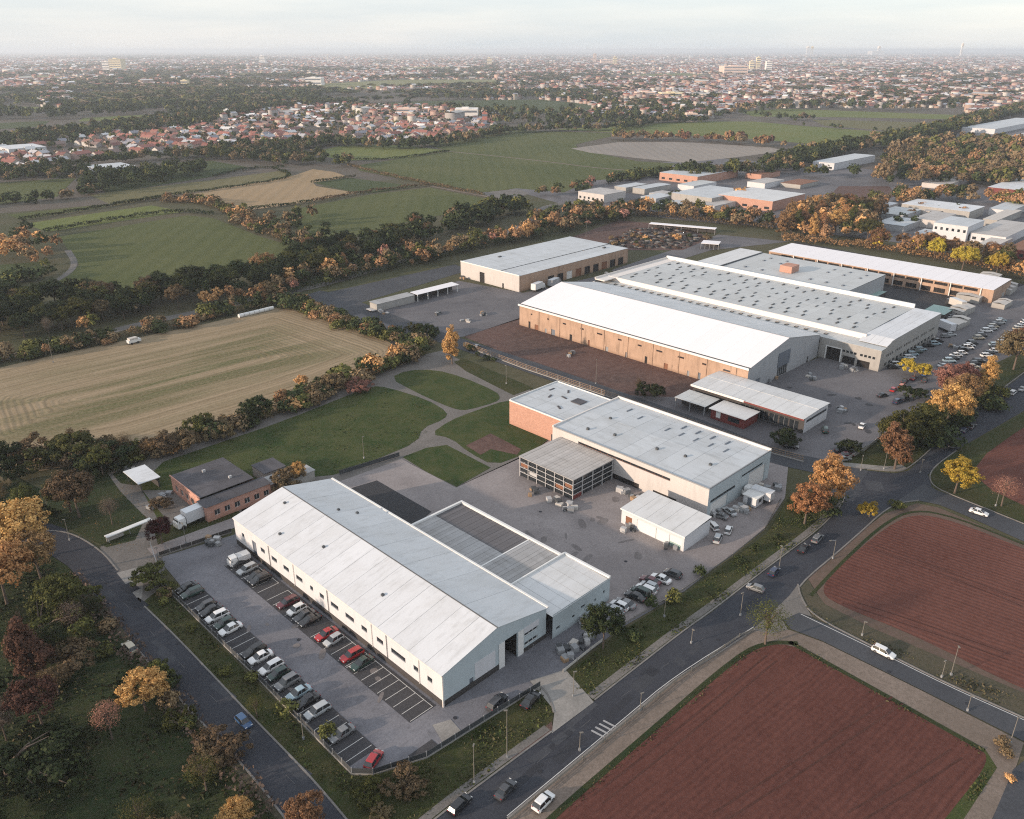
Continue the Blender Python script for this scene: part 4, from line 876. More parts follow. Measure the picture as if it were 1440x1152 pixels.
# ---- depot warehouse
X0, X1, Y0, Y1, HH = 244.0, 319.0, 239.6, 277.0, 7.0
dw = empty('depot_warehouse', (X0, Y0, 0), label='flat-roofed depot warehouse with a sunlit concrete end and shaded loading bays', cat='warehouse')
dl = [(262 + k * 6.2, 266 + k * 6.2, 0, 3.6) for k in range(9)]; do = [(261.2, 264.4, 0, 4.6), (249, 250, 0, 2.1)]
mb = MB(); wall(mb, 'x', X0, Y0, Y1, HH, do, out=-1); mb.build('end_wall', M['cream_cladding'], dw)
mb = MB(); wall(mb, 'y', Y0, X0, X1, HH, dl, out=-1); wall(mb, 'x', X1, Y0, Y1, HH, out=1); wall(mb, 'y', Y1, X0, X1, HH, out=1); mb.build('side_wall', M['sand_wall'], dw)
for i, o in enumerate(dl): opening_part(dw, 'loading_door', 'y', Y0, -1, o, M[('interior_shade_black', 'rust_metal', 'white_metal')[(0, 0, 2, 1, 0, 0, 1, 0, 0)[i]]])
for o in do: opening_part(dw, 'doorway', 'x', X0, -1, o, M['interior_shade_black'])
roof_panels(dw, M['grey_roof'], (X0, HH), (X1, HH + .1), Y0, Y0 + 12, 2, seed=24); roof_panels(dw, M['grey_roof'], (X0, HH + .15), (X1, HH + .3), Y0 + 12.2, Y1, 4, seed=25)
bx(dw, 'parapet', M['white_metal'], X0 - .1, X0 + .25, Y0, Y1, HH, HH + .4); vents(dw, 'roof_vent', M['dark_metal'], [(311, 248), (262, 270)], 1.6, 1, .5, HH + .2)
loc_children(dw)
# ---- low shed with canopy in the depot yard
sh = empty('storage_shed', (184, 259.5, 0), label='low grey shed in the depot yard, left of the white canopy', cat='shed')
bx(sh, 'body', M['concrete_wall'], 0, 19, 0, 4.6, 0, 2.9); roof_panels(sh, M['rib_roof'], (-.2, 2.95), (4.9, 3.15), -.2, 19.2, 6, along='x', seed=2); bx(sh, 'loading_ledge', M['galvanised'], -2.2, -.1, .2, 4.2, .5, .8)
cn = empty('open_canopy', (203.6, 258.5, 0), label='open white canopy on posts beside the low grey shed', cat='canopy')
roof_panels(cn, M['hall_roof'], (0, 3.1), (4.8, 3.3), 0, 23, 5, along='x', seed=3)
for k in range(5): bx(cn, 'post', M['white_metal'], .3 + k * 5.4, .55 + k * 5.4, .1, .35, 0, 3.05)
bx(cn, 'rear_wall', M['dark_plinth'], .2, 22.8, 4.4, 4.6, 0, 3.0)
# ---- workshop front of the hall
X0, X1, Y0, Y1, HH = 196.4, 211.0, 86.4, 121.5, 4.7
ws = empty('workshop', (X0, Y0, 0), label='long low workshop with a pale roof and dark glazed front below the biggest hall', cat='workshop')
wo2 = [(88 + k * 3.0, 90.6 + k * 3.0, .3, 3.1) for k in range(6)]
mb = MB(); wall(mb, 'x', X0 + 1.0, Y0, Y1, HH, wo2, out=-1); mb.build('front_wall', M['dark_plinth'], ws)
for o in wo2: opening_part(ws, 'shop_window', 'x', X0 + 1.0, -1, o, M['glass'], frame=M['grey_metal'], bars=1)
mb = MB(); wall(mb, 'y', Y0, X0 + 1.0, X1, HH, [(198.5, 210.4, 2.7, 3.6)], out=-1); wall(mb, 'x', X1, Y0, Y1, HH, out=1); wall(mb, 'y', Y1, X0 + 1, X1, HH, out=1); mb.build('wall', M['white_cladding'], ws)
opening_part(ws, 'strip_window', 'y', Y0, -1, (198.5, 210.4, 2.7, 3.6), M['glass'], frame=M['dark_metal'], bars=7)
roof_panels(ws, M['pale_roof'], (X0 - .5, HH + .1), (X0 + 8, HH + .35), Y0 - .4, Y1, 8, seed=26); roof_panels(ws, M['pale_roof'], (X0 + 8, HH + .42), (X1 + .3, HH + .2), Y0 - .4, Y1, 8, seed=27)
mb = MB(); mb.box(X0 - .6, X0 - .45, 104, Y1, HH - .35, HH + .3); mb.build('fascia', M['cream_trim'], ws); bx(ws, 'red_fascia', M['red_wall'], X0 - .58, X0 - .45, Y0 - .4, 103.9, HH - .3, HH + .1)
loc_children(ws)
ra = empty('red_annex', (188.6, 99.2, 0), label='small red annex with a pale flat roof in front of the workshop', cat='annex')
bx(ra, 'body', M['red_wall'], 0, 7.2, 0, 10.5, 0, 3.0); bx(ra, 'roof', M['pale_roof'], -.6, 7.4, -.5, 11, 3.01, 3.16); bx(ra, 'window', M['glass'], -.05, -.01, 1.5, 5, 1, 2.3); bx(ra, 'white_notice', M['white_metal'], -.08, -.01, 7.4, 8.8, .9, 2.8)
ga = empty('grey_annex', (188.3, 111.5, 0), label='open-fronted grey annex left of the small red annex', cat='annex')
bx(ga, 'rear_wall', M['dark_plinth'], 3.5, 7.2, 0, 10, 0, 3.0); roof_panels(ga, M['blue_roof'], (-.3, 3.02), (7.3, 3.2), -.2, 10.2, 4, seed=28)
for y in (.1, 4.9, 9.7): bx(ga, 'post', M['grey_metal'], 0, .25, y, y + .25, 0, 3)

# ---- brick house by the park, with its dark felt roofs
bh = empty('brick_house', (63.6, 156.8, 0), label='red brick house with dark flat roofs beside the park path', cat='house')
X0, X1, Y0, Y1, HH = 63.2, 76.2, 160.6, 175.4, 4.3
fo = [(161.5 + k * 2.7, 162.9 + k * 2.7, 1.0, 2.6) for k in range(5)]
mb = MB(); wall(mb, 'x', X0, Y0, Y1, HH, fo, out=-1); wall(mb, 'y', Y1, X0, X1, HH, out=1); wall(mb, 'x', X1, Y0, Y1, HH, out=1); mb.build('wall', M['brick_wall'], bh)
for o in fo: opening_part(bh, 'window', 'x', X0, -1, o, M['glass'], frame=M['white_metal'], bars=1)
roof_panels(bh, M['felt_roof'], (X0 - .1, HH + .02), (X1 + .1, HH + .1), Y0, Y1 + .1, 4, seed=30)
wo3 = [(64.4 + k * 2.4, 65.7 + k * 2.4, 1.0, 2.4) for k in range(6)]
mb = MB(); wall(mb, 'y', 156.8, 62.6, 78.2, 3.8, wo3, out=-1); wall(mb, 'x', 62.6, 156.8, 160.6, 3.8, [(158, 159.2, 1, 2.3)], out=-1); wall(mb, 'x', 78.2, 156.8, 160.6, 3.8, out=1); wall(mb, 'y', 160.6, 62.6, 78.2, 3.8, out=1); mb.build('wing_wall', M['brick_wall'], bh)
for o in wo3: opening_part(bh, 'window', 'y', 156.8, -1, o, M['glass'], frame=M['white_metal'], bars=1)
opening_part(bh, 'window', 'x', 62.6, -1, (158, 159.2, 1, 2.3), M['glass'], frame=M['white_metal'])
roof_panels(bh, M['felt_roof'], (156.4, 3.85), (160.55, 3.95), 62.3, 78.5, 4, along='x', seed=31, name='wing_roof_panel')
mb = MB(); mb.box(X0 - .2, X0, Y0, Y1 + .2, HH - .1, HH + .25); mb.build('parapet', M['brick_wall'], bh)
vents(bh, 'roof_cowl', M['galvanised'], [(69.5, 171.5), (72.5, 164.5)], .7, .5, .6, HH + .1)
loc_children(bh)
for (x, y, sx, sy, h, nm, lb) in ((80.5, 163.5, 5.5, 6.0, 2.8, 'outbuilding', 'dark-roofed outbuilding on the lawn behind the brick house'), (78.6, 158.0, 4.0, 4.0, 2.6, 'lean_to', 'small pale-roofed lean-to at the end of the brick wing'), (83.6, 157.2, 6.5, 3.6, 2.5, 'outbuilding', 'low grey shed between the brick wing and the warehouse corner')):
    r_ = empty(nm, (x, y, 0), label=lb, cat='shed'); bx(r_, 'wall', M['brick_wall'] if sx < 5 else M['concrete_wall'], 0, sx, 0, sy, 0, h); bx(r_, 'roof', M['felt_roof'] if 'dark' in lb else M['rib_roof'], -.2, sx + .2, -.2, sy + .2, h + .01, h + .15)
cp_ = empty('carport', (*P(200, 694), 0), label='white-roofed carport next to the brick house', cat='canopy')
bx(cp_, 'roof', M['white_roof'], -.6, 4.6, -.5, 8.4, 2.7, 2.85)
for x in (0, 4.2):
    for y in (0, 7.8): bx(cp_, 'post', M['dark_metal'], x, x + .15, y, y + .15, 0, 2.7)
bx(cp_, 'rear_screen', M['dark_plinth'], 4.0, 4.1, 0, 8, 0, 2.6)
lw = empty('low_shelter', (*P(154, 764), 0), R(3), label='long thin white flat roofed shelter on the grass by the junction', cat='shelter')
bx(lw, 'roof', M['white_metal'], -.4, 9.4, -.3, .9, 1.5, 1.68); bx(lw, 'rear_panel', M['tarpaulin'], -.2, 3.4, .7, .78, .1, 1.49)
for x in (0, 4.5, 9): bx(lw, 'post', M['grey_metal'], x, x + .12, .1, .22, 0, 1.5)

# ------------------------------------------------------------------ farther works buildings
def far_works(name, near, lx, ly, h, roofm, wallm, label, rz=0.0, nroof=3, wn=0, wz=1.2, pitch=0.0, wx=0):
    """box-shaped building from its nearest ground corner, lx away to the right, ly away to the left"""
    x, y = P(*near); r_ = empty(name, (x, y, 0), R(rz), label=label, cat='building')
    o1 = [(ly * (k + .25) / wn, ly * (k + .7) / wn, wz, min(h - .4, wz + 1.5)) for k in range(wn)]
    o2 = [(lx * (k + .25) / wx, lx * (k + .7) / wx, .4, min(h - .6, 3)) for k in range(wx)]
    mb = MB(); wall(mb, 'x', 0, 0, ly, h, o1, out=-1); wall(mb, 'x', lx, 0, ly, h, out=1)
    pr = (lambda u: h + pitch * (1 - abs(u - lx / 2) / (lx / 2)))
    wall(mb, 'y', 0, 0, lx, pr, o2, out=-1, breaks=(lx / 2,)); wall(mb, 'y', ly, 0, lx, pr, out=1, breaks=(lx / 2,)); mb.build('wall', wallm, r_)
    for o in o1: opening_part(r_, 'window', 'x', 0, -1, o, M['glass'])
    for o in o2: opening_part(r_, 'bay_door', 'y', 0, -1, o, M['interior_shade_black'])
    roof_panels(r_, roofm, (-.2, h), (lx / 2, h + pitch + .05), -.2, ly + .2, nroof, seed=int(x)); roof_panels(r_, roofm, (lx / 2, h + pitch + .05), (lx + .2, h), -.2, ly + .2, nroof, seed=int(y))
    return r_
W_ = M
def fw(left, near, right, h, roofm, wallm, label, **k):
    L, Nn, Q = P(*left), P(*near), P(*right)
    return far_works('works_building', near, max(6, Q[0] - Nn[0]), max(6, L[1] - Nn[1]), h, roofm, wallm, label, **k)
fw((815, 280), (849, 286), (871, 279), 5.5, W_['dirty_roof'], W_['cream_cladding'], 'low pale works shed nearest the big green field', wn=6)
fw((893, 271), (906, 274), (943, 267), 4, W_['grey_roof'], W_['concrete_wall'], 'narrow grey works shed behind the pale shed by the green field')
fw((905, 283), (922, 287), (942, 281), 3.5, W_['grey_roof'], W_['grey_cladding'], 'small grey shed between the pale shed and the wide works hall')
fw((935, 252), (980, 260), (1044, 250), 6, W_['grey_roof'], W_['orange_brick_wall'], 'long grey-roofed works hall with a reddish front, farthest in its estate', wn=5)
fw((943, 284), (1000, 292), (1052, 280), 6, W_['grey_roof'], W_['concrete_wall'], 'wide pale works hall in the middle of the estate beyond the orange trees', wx=6)
fw((984, 293), (1004, 298), (1052, 290), 3.5, W_['dirty_roof'], W_['cream_cladding'], 'cream-fronted low shed below the wide pale works hall', wn=3)
fw((1020, 285), (1085, 298), (1112, 284), 6.5, W_['pale_roof'], W_['orange_brick_wall'], 'orange-fronted works hall at the right end of its estate', wn=5)
fw((1147, 236), (1172, 240), (1230, 228), 6, W_['grey_roof'], W_['white_cladding'], 'white works building alone among the trees before the brown wood', wn=3)
fw((1269, 298), (1361, 311), (1374, 302), 5.5, W_['white_roof'], W_['concrete_wall'], 'long white-roofed hall at the back of the right-hand estate')
fw((1240, 306), (1268, 314), (1292, 305), 4.5, W_['blue_roof'], W_['grey_cladding'], 'blue-grey low shed at the left of the right-hand estate')
fw((1240, 318), (1270, 327), (1296, 318), 3.5, W_['grey_roof'], W_['grey_cladding'], 'lowest blue-grey shed at the left of the right-hand estate')
fw((1292, 314), (1315, 322), (1346, 312), 4.5, W_['dirty_roof'], W_['cream_cladding'], 'weathered low shed left of the tall white block')
fw((1315, 331), (1357, 340), (1372, 329), 8, W_['grey_roof'], W_['white_cladding'], 'tall white block with small windows in the right-hand estate', wn=6, wz=4.5, wx=2)
fw((1376, 333), (1412, 346), (1452, 326), 4.5, W_['dirty_roof'], W_['white_cladding'], 'long pale shed right of the tall white block', wn=4)
fw((1384, 316), (1400, 320), (1460, 308), 4, W_['tarpaulin'], W_['concrete_wall'], 'low tan-roofed shed behind the long pale shed')
fw((1425, 356), (1455, 368), (1482, 346), 4.5, W_['rust_metal'], W_['red_wall'], 'red-roofed shed at the right edge behind the yellow tree', wn=3)
fw((1402, 268), (1462, 281), (1500, 262), 5, W_['white_roof'], W_['red_wall'], 'dark red building with a white roof at the right edge')
fw((1363, 184), (1398, 189), (1465, 174), 6, W_['grey_roof'], W_['white_cladding'], 'long white shed on the far right beyond the brown wood')
fw((1408, 200), (1440, 206), (1490, 192), 5, W_['dirty_roof'], W_['orange_brick_wall'], 'brick shed at the far right edge by the tree line')
fw((1372, 203), (1384, 206), (1420, 198), 4, W_['grey_roof'], W_['concrete_wall'], 'small grey shed beside the brown wood')
for k, (a, b, c, h, rm, wm_, lb) in enumerate((((868, 268), (880, 271), (905, 265), 3.5, 'grey_roof', 'concrete_wall', 'tiny pale shed behind the low works shed'), ((915, 277), (930, 280), (946, 276), 3, 'dirty_roof', 'grey_cladding', 'low dirty-roofed shed before the far works hall'), ((958, 266), (975, 270), (1010, 264), 4, 'blue_roof', 'white_cladding', 'bluish shed between the two long works halls'),
  ((1055, 262), (1075, 266), (1100, 260), 4, 'dirty_roof', 'white_cladding', 'small pale shed behind the orange-fronted hall'), ((930, 292), (945, 296), (968, 290), 3, 'grey_roof', 'cream_cladding', 'small shed left of the cream-fronted low shed'), ((1180, 326), (1205, 332), (1232, 322), 3.5, 'grey_roof', 'concrete_wall', 'isolated grey shed before the right-hand estate'),
  ((1300, 304), (1318, 308), (1345, 301), 4, 'dirty_roof', 'cream_cladding', 'second row shed left of the long white hall'), ((1395, 300), (1420, 306), (1462, 296), 4, 'grey_roof', 'white_cladding', 'flat grey shed right of the long white hall'), ((1290, 333), (1302, 338), (1318, 332), 3, 'grey_roof', 'grey_cladding', 'small grey shed at the foot of the tall white block'), ((1378, 350), (1398, 356), (1428, 345), 3.5, 'tarpaulin', 'cream_cladding', 'tan shed in front of the long pale shed'), ((1220, 296), (1240, 300), (1268, 294), 3.5, 'white_roof', 'cream_cladding', 'small pale shed by the red earth field'),
  ((1050, 250), (1070, 253), (1100, 248), 4, 'rust_metal', 'orange_brick_wall', 'long rust-roofed shed left of the lone white building'), ((1100, 262), (1125, 266), (1150, 260), 3, 'rust_metal', 'concrete_wall', 'rust-roofed low shed before the lone white building'), ((1300, 262), (1330, 267), (1372, 258), 3.5, 'dirty_roof', 'cream_cladding', 'pinkish low sheds left of the dark red building'))):
    fw(a, b, c, h, W_[rm], W_[wm_], lb)
fw((-30, 216), (14, 219), (50, 211), 6, W_['white_roof'], W_['white_cladding'], 'white-roofed shed at the left edge of the red-roofed town')
fw((115, 242), (140, 247), (176, 238), 5, W_['grey_roof'], W_['white_cladding'], 'pale glasshouse-like shed in front of the red-roofed town')
fw((312, 205), (322, 208), (332, 203), 6, W_['white_roof'], W_['white_cladding'], 'small bright white shed at the foot of the red-roofed town')
# scrap yard strips behind the depot
for k, (a, b, ln, wd, lb) in enumerate((((912, 322), (1005, 330), 0, 5, 'long cream roofed sorting bench in the scrap yard'), ((985, 350), (1010, 352), 0, 8, 'white roofed shelter at the end of the scrap yard'))):
    A, B = P(*a), P(*b); an_ = math.atan2(B[1] - A[1], B[0] - A[0]); L = math.dist(A, B)
    r_ = empty('open_shelter', (*A, 0), an_, label=lb, cat='shelter'); bx(r_, 'roof', W_['hall_roof'], 0, L, 0, wd, 2.8, 3.0)
    for q in range(5): bx(r_, 'post', W_['grey_metal'], L * q / 4 - (.2 if q else 0), L * q / 4 + (0 if q else .2), 0, .2, 0, 2.8)
    bx(r_, 'rear_wall', W_['dark_plinth'], 0.3, L - .3, wd - .3, wd - .1, 0, 2.7)

# tower blocks and landmark blocks of the far city
def tower(px, base_y, w_px, h_px, mat, label, nm='tower_block', aspect=1.0):
    x, y = P(px, base_y); d = math.hypot(x, y); wm = w_px * d / FOC * 1.0; hm = h_px * d / FOC
    r_ = empty(nm, (x, y, 0), -math.pi / 4, label=label, cat='tower block')
    fl = max(2, int(hm / 9)); mb = MB(); mb.box(0, wm, 0, wm * aspect, 0, hm); mb.build('wall', mat, r_)
    m2 = MB()
    for k in range(fl): m2.box(-.25, wm * .96, -.25, -.02, hm * (k + .35) / fl, hm * (k + .7) / fl)
    m2.build('window_band', W_['slate_shutter'], r_); bx(r_, 'roof_housing', mat, wm * .3, wm * .6, wm * .2, wm * aspect * .6, hm, hm * 1.06 + 1)
flat_mat('tower_white', (0.75, 0.72, 0.68), 0.8); flat_mat('tower_pink', (0.66, 0.5, 0.42), 0.8); flat_mat('tower_red', (0.4, 0.16, 0.13), 0.8); flat_mat('tower_yellow', (0.7, 0.6, 0.4), 0.8)
for a in ((640, 169, 30, 14, 'tower_white', 'broad white apartment block in the nearer town'), (678, 175, 7, 15, 'tower_red', 'narrow red block right of the broad white apartment block'),
          (558, 163, 26, 9, 'tower_pink', 'long pink building at the top of the nearer town'), (315, 164, 8, 8, 'tower_white', 'small white block at the back of the red-roofed town'),
          (145, 101, 8, 11, 'tower_white', 'left of the two cream towers on the far left'), (155, 101, 14, 14, 'tower_yellow', 'right and wider of the two cream towers on the far left'),
          (255, 124, 8, 9, 'tower_yellow', 'small yellow block alone left of the middle'), (365, 91, 7, 10, 'tower_white', 'pair-like white tower below the left horizon'),
          (430, 120, 20, 9, 'tower_white', 'wide white block before the pale field'), (460, 89, 2, 10, 'tower_white', 'thin white mast-like tower left of the centre'),
          (685, 92, 6, 9, 'tower_yellow', 'small cream tower over the centre'), (834, 89, 4, 11, 'tower_pink', 'slim pink tower right of the centre'), (862, 92, 5, 10, 'tower_yellow', 'cream tower right of the slim pink tower'), (845, 91, 14, 6, 'tower_pink', 'low pink slab between the two towers'),
          (1018, 105, 30, 10, 'tower_pink', 'broad pink slab block in the right half'), (1054, 99, 5, 11, 'tower_yellow', 'left of the three towers right of the pink slab'), (1063, 99, 5, 15, 'tower_yellow', 'middle and tallest of the three towers right of the pink slab'), (1077, 101, 7, 12, 'tower_white', 'right and white of the three towers right of the pink slab'),
          (1134, 77, 3, 9, 'tower_white', 'left one of two thin towers on the right horizon'), (1140, 77, 3, 9, 'tower_yellow', 'right one of two thin towers on the right horizon'), (1234, 77, 3, 9, 'tower_white', 'thin tower by a low white slab on the right'), (1226, 77, 14, 4, 'tower_white', 'low white slab on the right horizon'),
          (1350, 80, 2, 14, 'tower_white', 'thin spire-like tower at the far right'), (1170, 146, 10, 5, 'tower_yellow', 'cream block in the right-hand suburb'), (895, 139, 24, 8, 'tower_pink', 'sunlit pink apartment row behind the trees'), (930, 140, 30, 8, 'tower_yellow', 'sunlit cream apartment row right of the pink row'), (965, 172, 14, 11, 'tower_pink', 'pink house block by the bright field'), (1018, 150, 8, 10, 'tower_red', 'red block in the right-hand suburb')):
    tower(a[0], a[1], a[2], a[3], W_[a[4]], a[5])

# ------------------------------------------------------------------ houses of the towns
TOWN = [[(-40, 243), (40, 245), (100, 226), (230, 214), (400, 204), (480, 194), (560, 204), (640, 194), (690, 182), (700, 160), (600, 151), (480, 147), (420, 152), (330, 160), (230, 183), (60, 198), (-40, 212)]]
REDS = [(0.24, 0.095, 0.075), (0.3, 0.125, 0.1), (0.18, 0.08, 0.07), (0.3, 0.18, 0.145), (0.2, 0.14, 0.125)]
WALLS = [(0.42, 0.37, 0.32), (0.55, 0.52, 0.48), (0.36, 0.26, 0.21), (0.36, 0.34, 0.33), (0.42, 0.3, 0.26)]
GREYS = [(0.4, 0.4, 0.42), (0.25, 0.25, 0.28), (0.6, 0.6, 0.6), (0.16, 0.15, 0.17)]
rng = np.random.default_rng(7)
def px_in_poly(n, poly, rng, jitter=1.0):
    """points spread evenly over the ground inside the outline poly"""
    gp = PP(poly); xs = [p_[0] for p_ in gp]; ys = [p_[1] for p_ in gp]; out = []
    while len(out) < n:
        x = rng.uniform(min(xs), max(xs)); y = rng.uniform(min(ys), max(ys))
        if inside(x, y, gp): out.append((x, y))
    return out
def house_arrays(x, y, rz, lx, ly, h, rh, rc, wc):
    """gabled boxes for arrays of houses, coloured per vertex"""
    n = len(x); ca, sa = np.cos(rz), np.sin(rz)
    def pt(u, v, z): return np.stack([x + u * lx * ca - v * ly * sa, y + u * lx * sa + v * ly * ca, z + 0 * x], 1)
    z0 = np.zeros(n)
    c = [pt(-.5, -.5, z0), pt(.5, -.5, z0), pt(.5, .5, z0), pt(-.5, .5, z0)]; t = [pt(-.5, -.5, h), pt(.5, -.5, h), pt(.5, .5, h), pt(-.5, .5, h)]
    e = [pt(-.53, -.56, h), pt(.53, -.56, h), pt(.53, .56, h), pt(-.53, .56, h)]; r = [pt(-.5, 0, h + rh), pt(.5, 0, h + rh)]
    V = np.stack(c + t + e + r, 1)          # n,14,3
    q = np.array([[0, 1, 5, 4], [1, 2, 6, 5], [2, 3, 7, 6], [3, 0, 4, 7], [8, 9, 13, 12], [10, 11, 12, 13], [11, 8, 12, 12], [9, 10, 13, 13]])
    tri = q[6:].copy()
    Q = (q[None, :6] + (np.arange(n) * 14)[:, None, None]).reshape(-1, 4)
    # gable triangles written as narrow quads through the ridge end and the wall top
    g = np.array([[4, 7, 12, 12], [5, 6, 13, 13]])
    col = np.ones((n, 14, 4)); col[:, :8, :3] = wc[:, None]; col[:, 8:, :3] = rc[:, None]
    return V.reshape(-1, 3), Q, col.reshape(-1, 4)
vcol_mat('town_mass')
hx = [p_ for t in TOWN for p_ in px_in_poly(3000, t, rng)]
def snap(p_, s=24.0):
    return p_
cand = np.array(hx); keep = []
cells = {}
for x, y in cand:        # keep houses off each other, leave gaps for gardens and streets
    k = (int(x / 17), int(y / 17))
    if any((k[0] + a, k[1] + b) in cells and math.hypot(cells[(k[0] + a, k[1] + b)][0] - x, cells[(k[0] + a, k[1] + b)][1] - y) < 14 for a in (-1, 0, 1) for b in (-1, 0, 1)): continue
    if (math.sin(x * .021 + 1.3) * math.cos(y * .017 - .4) + 0.35 * math.sin(x * .05 + y * .043)) < -.62: continue
    cells[k] = (x, y); keep.append((x, y))
keep.sort(key=lambda q: math.hypot(*q))
print('town houses', len(keep))
def col_mat(prefix, i, c):
    n = prefix + str(i)
    return M.get(n) or flat_mat(n, c, 0.85)
RM = [col_mat('tile_roof_', i, c) for i, c in enumerate(REDS + GREYS)]; WM = [col_mat('render_', i, c) for i, c in enumerate(WALLS)]
rr = random.Random(11)
house_meshes = []
for (lx, ly, h, rh) in ((10, 8, 3.6, 2.0), (13, 8, 4, 2.2), (9, 8, 5.2, 2.0), (19, 8, 4.4, 2.2), (11, 9, 3.2, 2.2)):
    mb = MB(); mb.box(-lx / 2, lx / 2, -ly / 2, ly / 2, 0, h)
    for s in (-1, 1): mb.poly([(s * lx / 2, -ly / 2, h), (s * lx / 2, ly / 2, h), (s * lx / 2, 0, h + rh)])
    for s in (-1, 1):
        for k in range(int(lx / 3.5)): mb.box(-lx / 2 + 1 + k * 3.4, -lx / 2 + 2.2 + k * 3.4, s * (ly / 2 + .01) - .03, s * (ly / 2 + .01) + .03, h * .62, h * .85, 1)
    wm_ = mb.mesh('house_wall', [WM[0], M['glass']])
    mb = MB()
    for s in (-1, 1): mb.poly([(-lx / 2 - .4, s * (ly / 2 + .5), h - .25), (lx / 2 + .4, s * (ly / 2 + .5), h - .25), (lx / 2 + .4, 0, h + rh + .1), (-lx / 2 - .4, 0, h + rh + .1)])
    mb.box(lx * .2, lx * .2 + .9, .6, 1.4, h + rh * .4, h + rh + .9, 0)
    house_meshes.append((wm_, mb.mesh('house_roof', RM[0])))
RN = ['terracotta', 'rose red', 'dark red', 'pale brick-coloured', 'brown', 'grey', 'slate grey', 'white', 'dark grey']
for i, (x, y) in enumerate(keep[:290]):
    k = rr.randrange(5); wi = rr.randrange(5); ri = rr.choice((0, 0, 1, 1, 2, 3, 4, 5, 6, 7))
    zone = 'at the left edge of the nearer town' if x < 560 and y > 900 else ('in the middle of the nearer town' if x < 900 else 'in the right part of the nearer town')
    r_ = empty('house', (x, y, 0), rr.choice((0, math.pi / 2)) + rr.gauss(.3, .15), label='%s %s-roofed house %s' % (('compact', 'wide', 'tall', 'long terraced', 'low')[k], RN[ri], zone), cat='house', group='houses of the nearer town')
    for nm, me, mt in (('wall', house_meshes[k][0], WM[wi]), ('roof', house_meshes[k][1], RM[ri])):
        o = mesh_obj(nm, me, r_); o.material_slots[0].link = 'OBJECT'; o.material_slots[0].material = mt
rest = keep[290:]
bands = []   # (outline in picture terms, number, red share)
def far_points(n, y0, y1, x0, x1, rng, thr, fx=.9, seed=0.0):
    """points over the far plain, thinned by a patchiness function so that quarters and woods alternate"""
    v = rng.uniform(0, 1, n * 4); u = rng.uniform(0, 1, n * 4)
    py = y0 + (y1 - y0) * v ** 1.35; px = x0 + (x1 - x0) * u
    t = CAM_H / (FOC * sp + (py - 576) * cp); f_ = (FOC * cp - (py - 576) * sp) * t; r_ = (px - 720) * t
    X = (f_ + r_) / 2 ** .5; Y = (f_ - r_) / 2 ** .5
    q = np.sin(px * .012 + seed) * .5 + np.sin(px * .031 + py * .21 + seed * 2) * .35 + np.sin(py * .55 + seed + np.sin(px * .008) * 2) * .6 + rng.normal(0, .28, len(px))
    m = q > thr
    idx = np.nonzero(m)[0][:int(n * 1.15)]
    m = np.array([i for i in idx if not any(inside(px[i], py[i], f_[1]) for f_ in FAR_FIELDS)])
    return X[m][:n], Y[m][:n], px[m][:n], py[m][:n]
HX, HY, HPX, HPY = far_points(24000, 84, 152, -60, 1500, rng, -.35, seed=.4)
ok = ~((HPX < 760) & (HPY > 127) & (np.sin(HPX * .02) < .9))
HX, HY, HPX, HPY = HX[ok], HY[ok], HPX[ok], HPY[ok]
X2, Y2, px2, py2 = far_points(14000, 112, 168, 800, 1500, rng, -2.5, seed=2.0)
ok = ~((py2 > 150 - (px2 > 1380) * 0) & (px2 > 1030) & (px2 < 1360)) & (py2 < 168 - 8 * (px2 > 1000))
X2, Y2 = X2[ok], Y2[ok]
X3, Y3, px3, py3 = far_points(12000, 77, 100, -60, 1500, rng, -.8, seed=3.7)
RX = np.array([p_[0] for p_ in rest]); RY = np.array([p_[1] for p_ in rest])
AX = np.concatenate([RX, HX, X2, X3]); AY = np.concatenate([RY, HY, Y2, Y3]); n = len(AX)
dist = np.hypot(AX, AY); big = .85 + np.clip((dist - 1500) / 5000, 0, 1.3)
lx = rng.uniform(8, 16, n) * big; ly = rng.uniform(7, 9.5, n) * big; hh = rng.uniform(3.2, 5.6, n) * (1 + (rng.uniform(0, 1, n) > .93) * rng.uniform(.5, 1.8, n)) * (.7 + .3 * big)
pal = np.array(REDS + GREYS) * 1.15; pr = np.array([.17, .16, .09, .19, .12, .07, .05, .13, .02]); wpal = np.array(WALLS)
bigb = rng.uniform(0, 1, n) > .965; lx = np.where(bigb, lx * rng.uniform(2, 4, n), lx); ly = np.where(bigb, ly * 2.2, ly)
rc = pal[rng.choice(len(pal), n, p=pr)] * rng.uniform(.8, 1.2, (n, 1)); rc[bigb] = np.array([.55, .54, .52]) * rng.uniform(.7, 1.1, (bigb.sum(), 1)); wc = wpal[rng.integers(0, 5, n)] * rng.uniform(.85, 1.1, (n, 1))
V, Q, col = house_arrays(AX, AY, rng.choice([0, math.pi / 2], n) + rng.normal(.2, .3, n), lx, ly, hh, np.where(rng.uniform(0, 1, n) > .8, .3, 2.4 * big), rc, wc)
o = mesh_obj('far_town', np_mesh('far_town', V, Q, M['town_mass'], {'col': ('FLOAT_COLOR', col)}))
setp(o, 'endless mass of small red, grey and white roofs stretching to the horizon', 'town', kind='stuff')

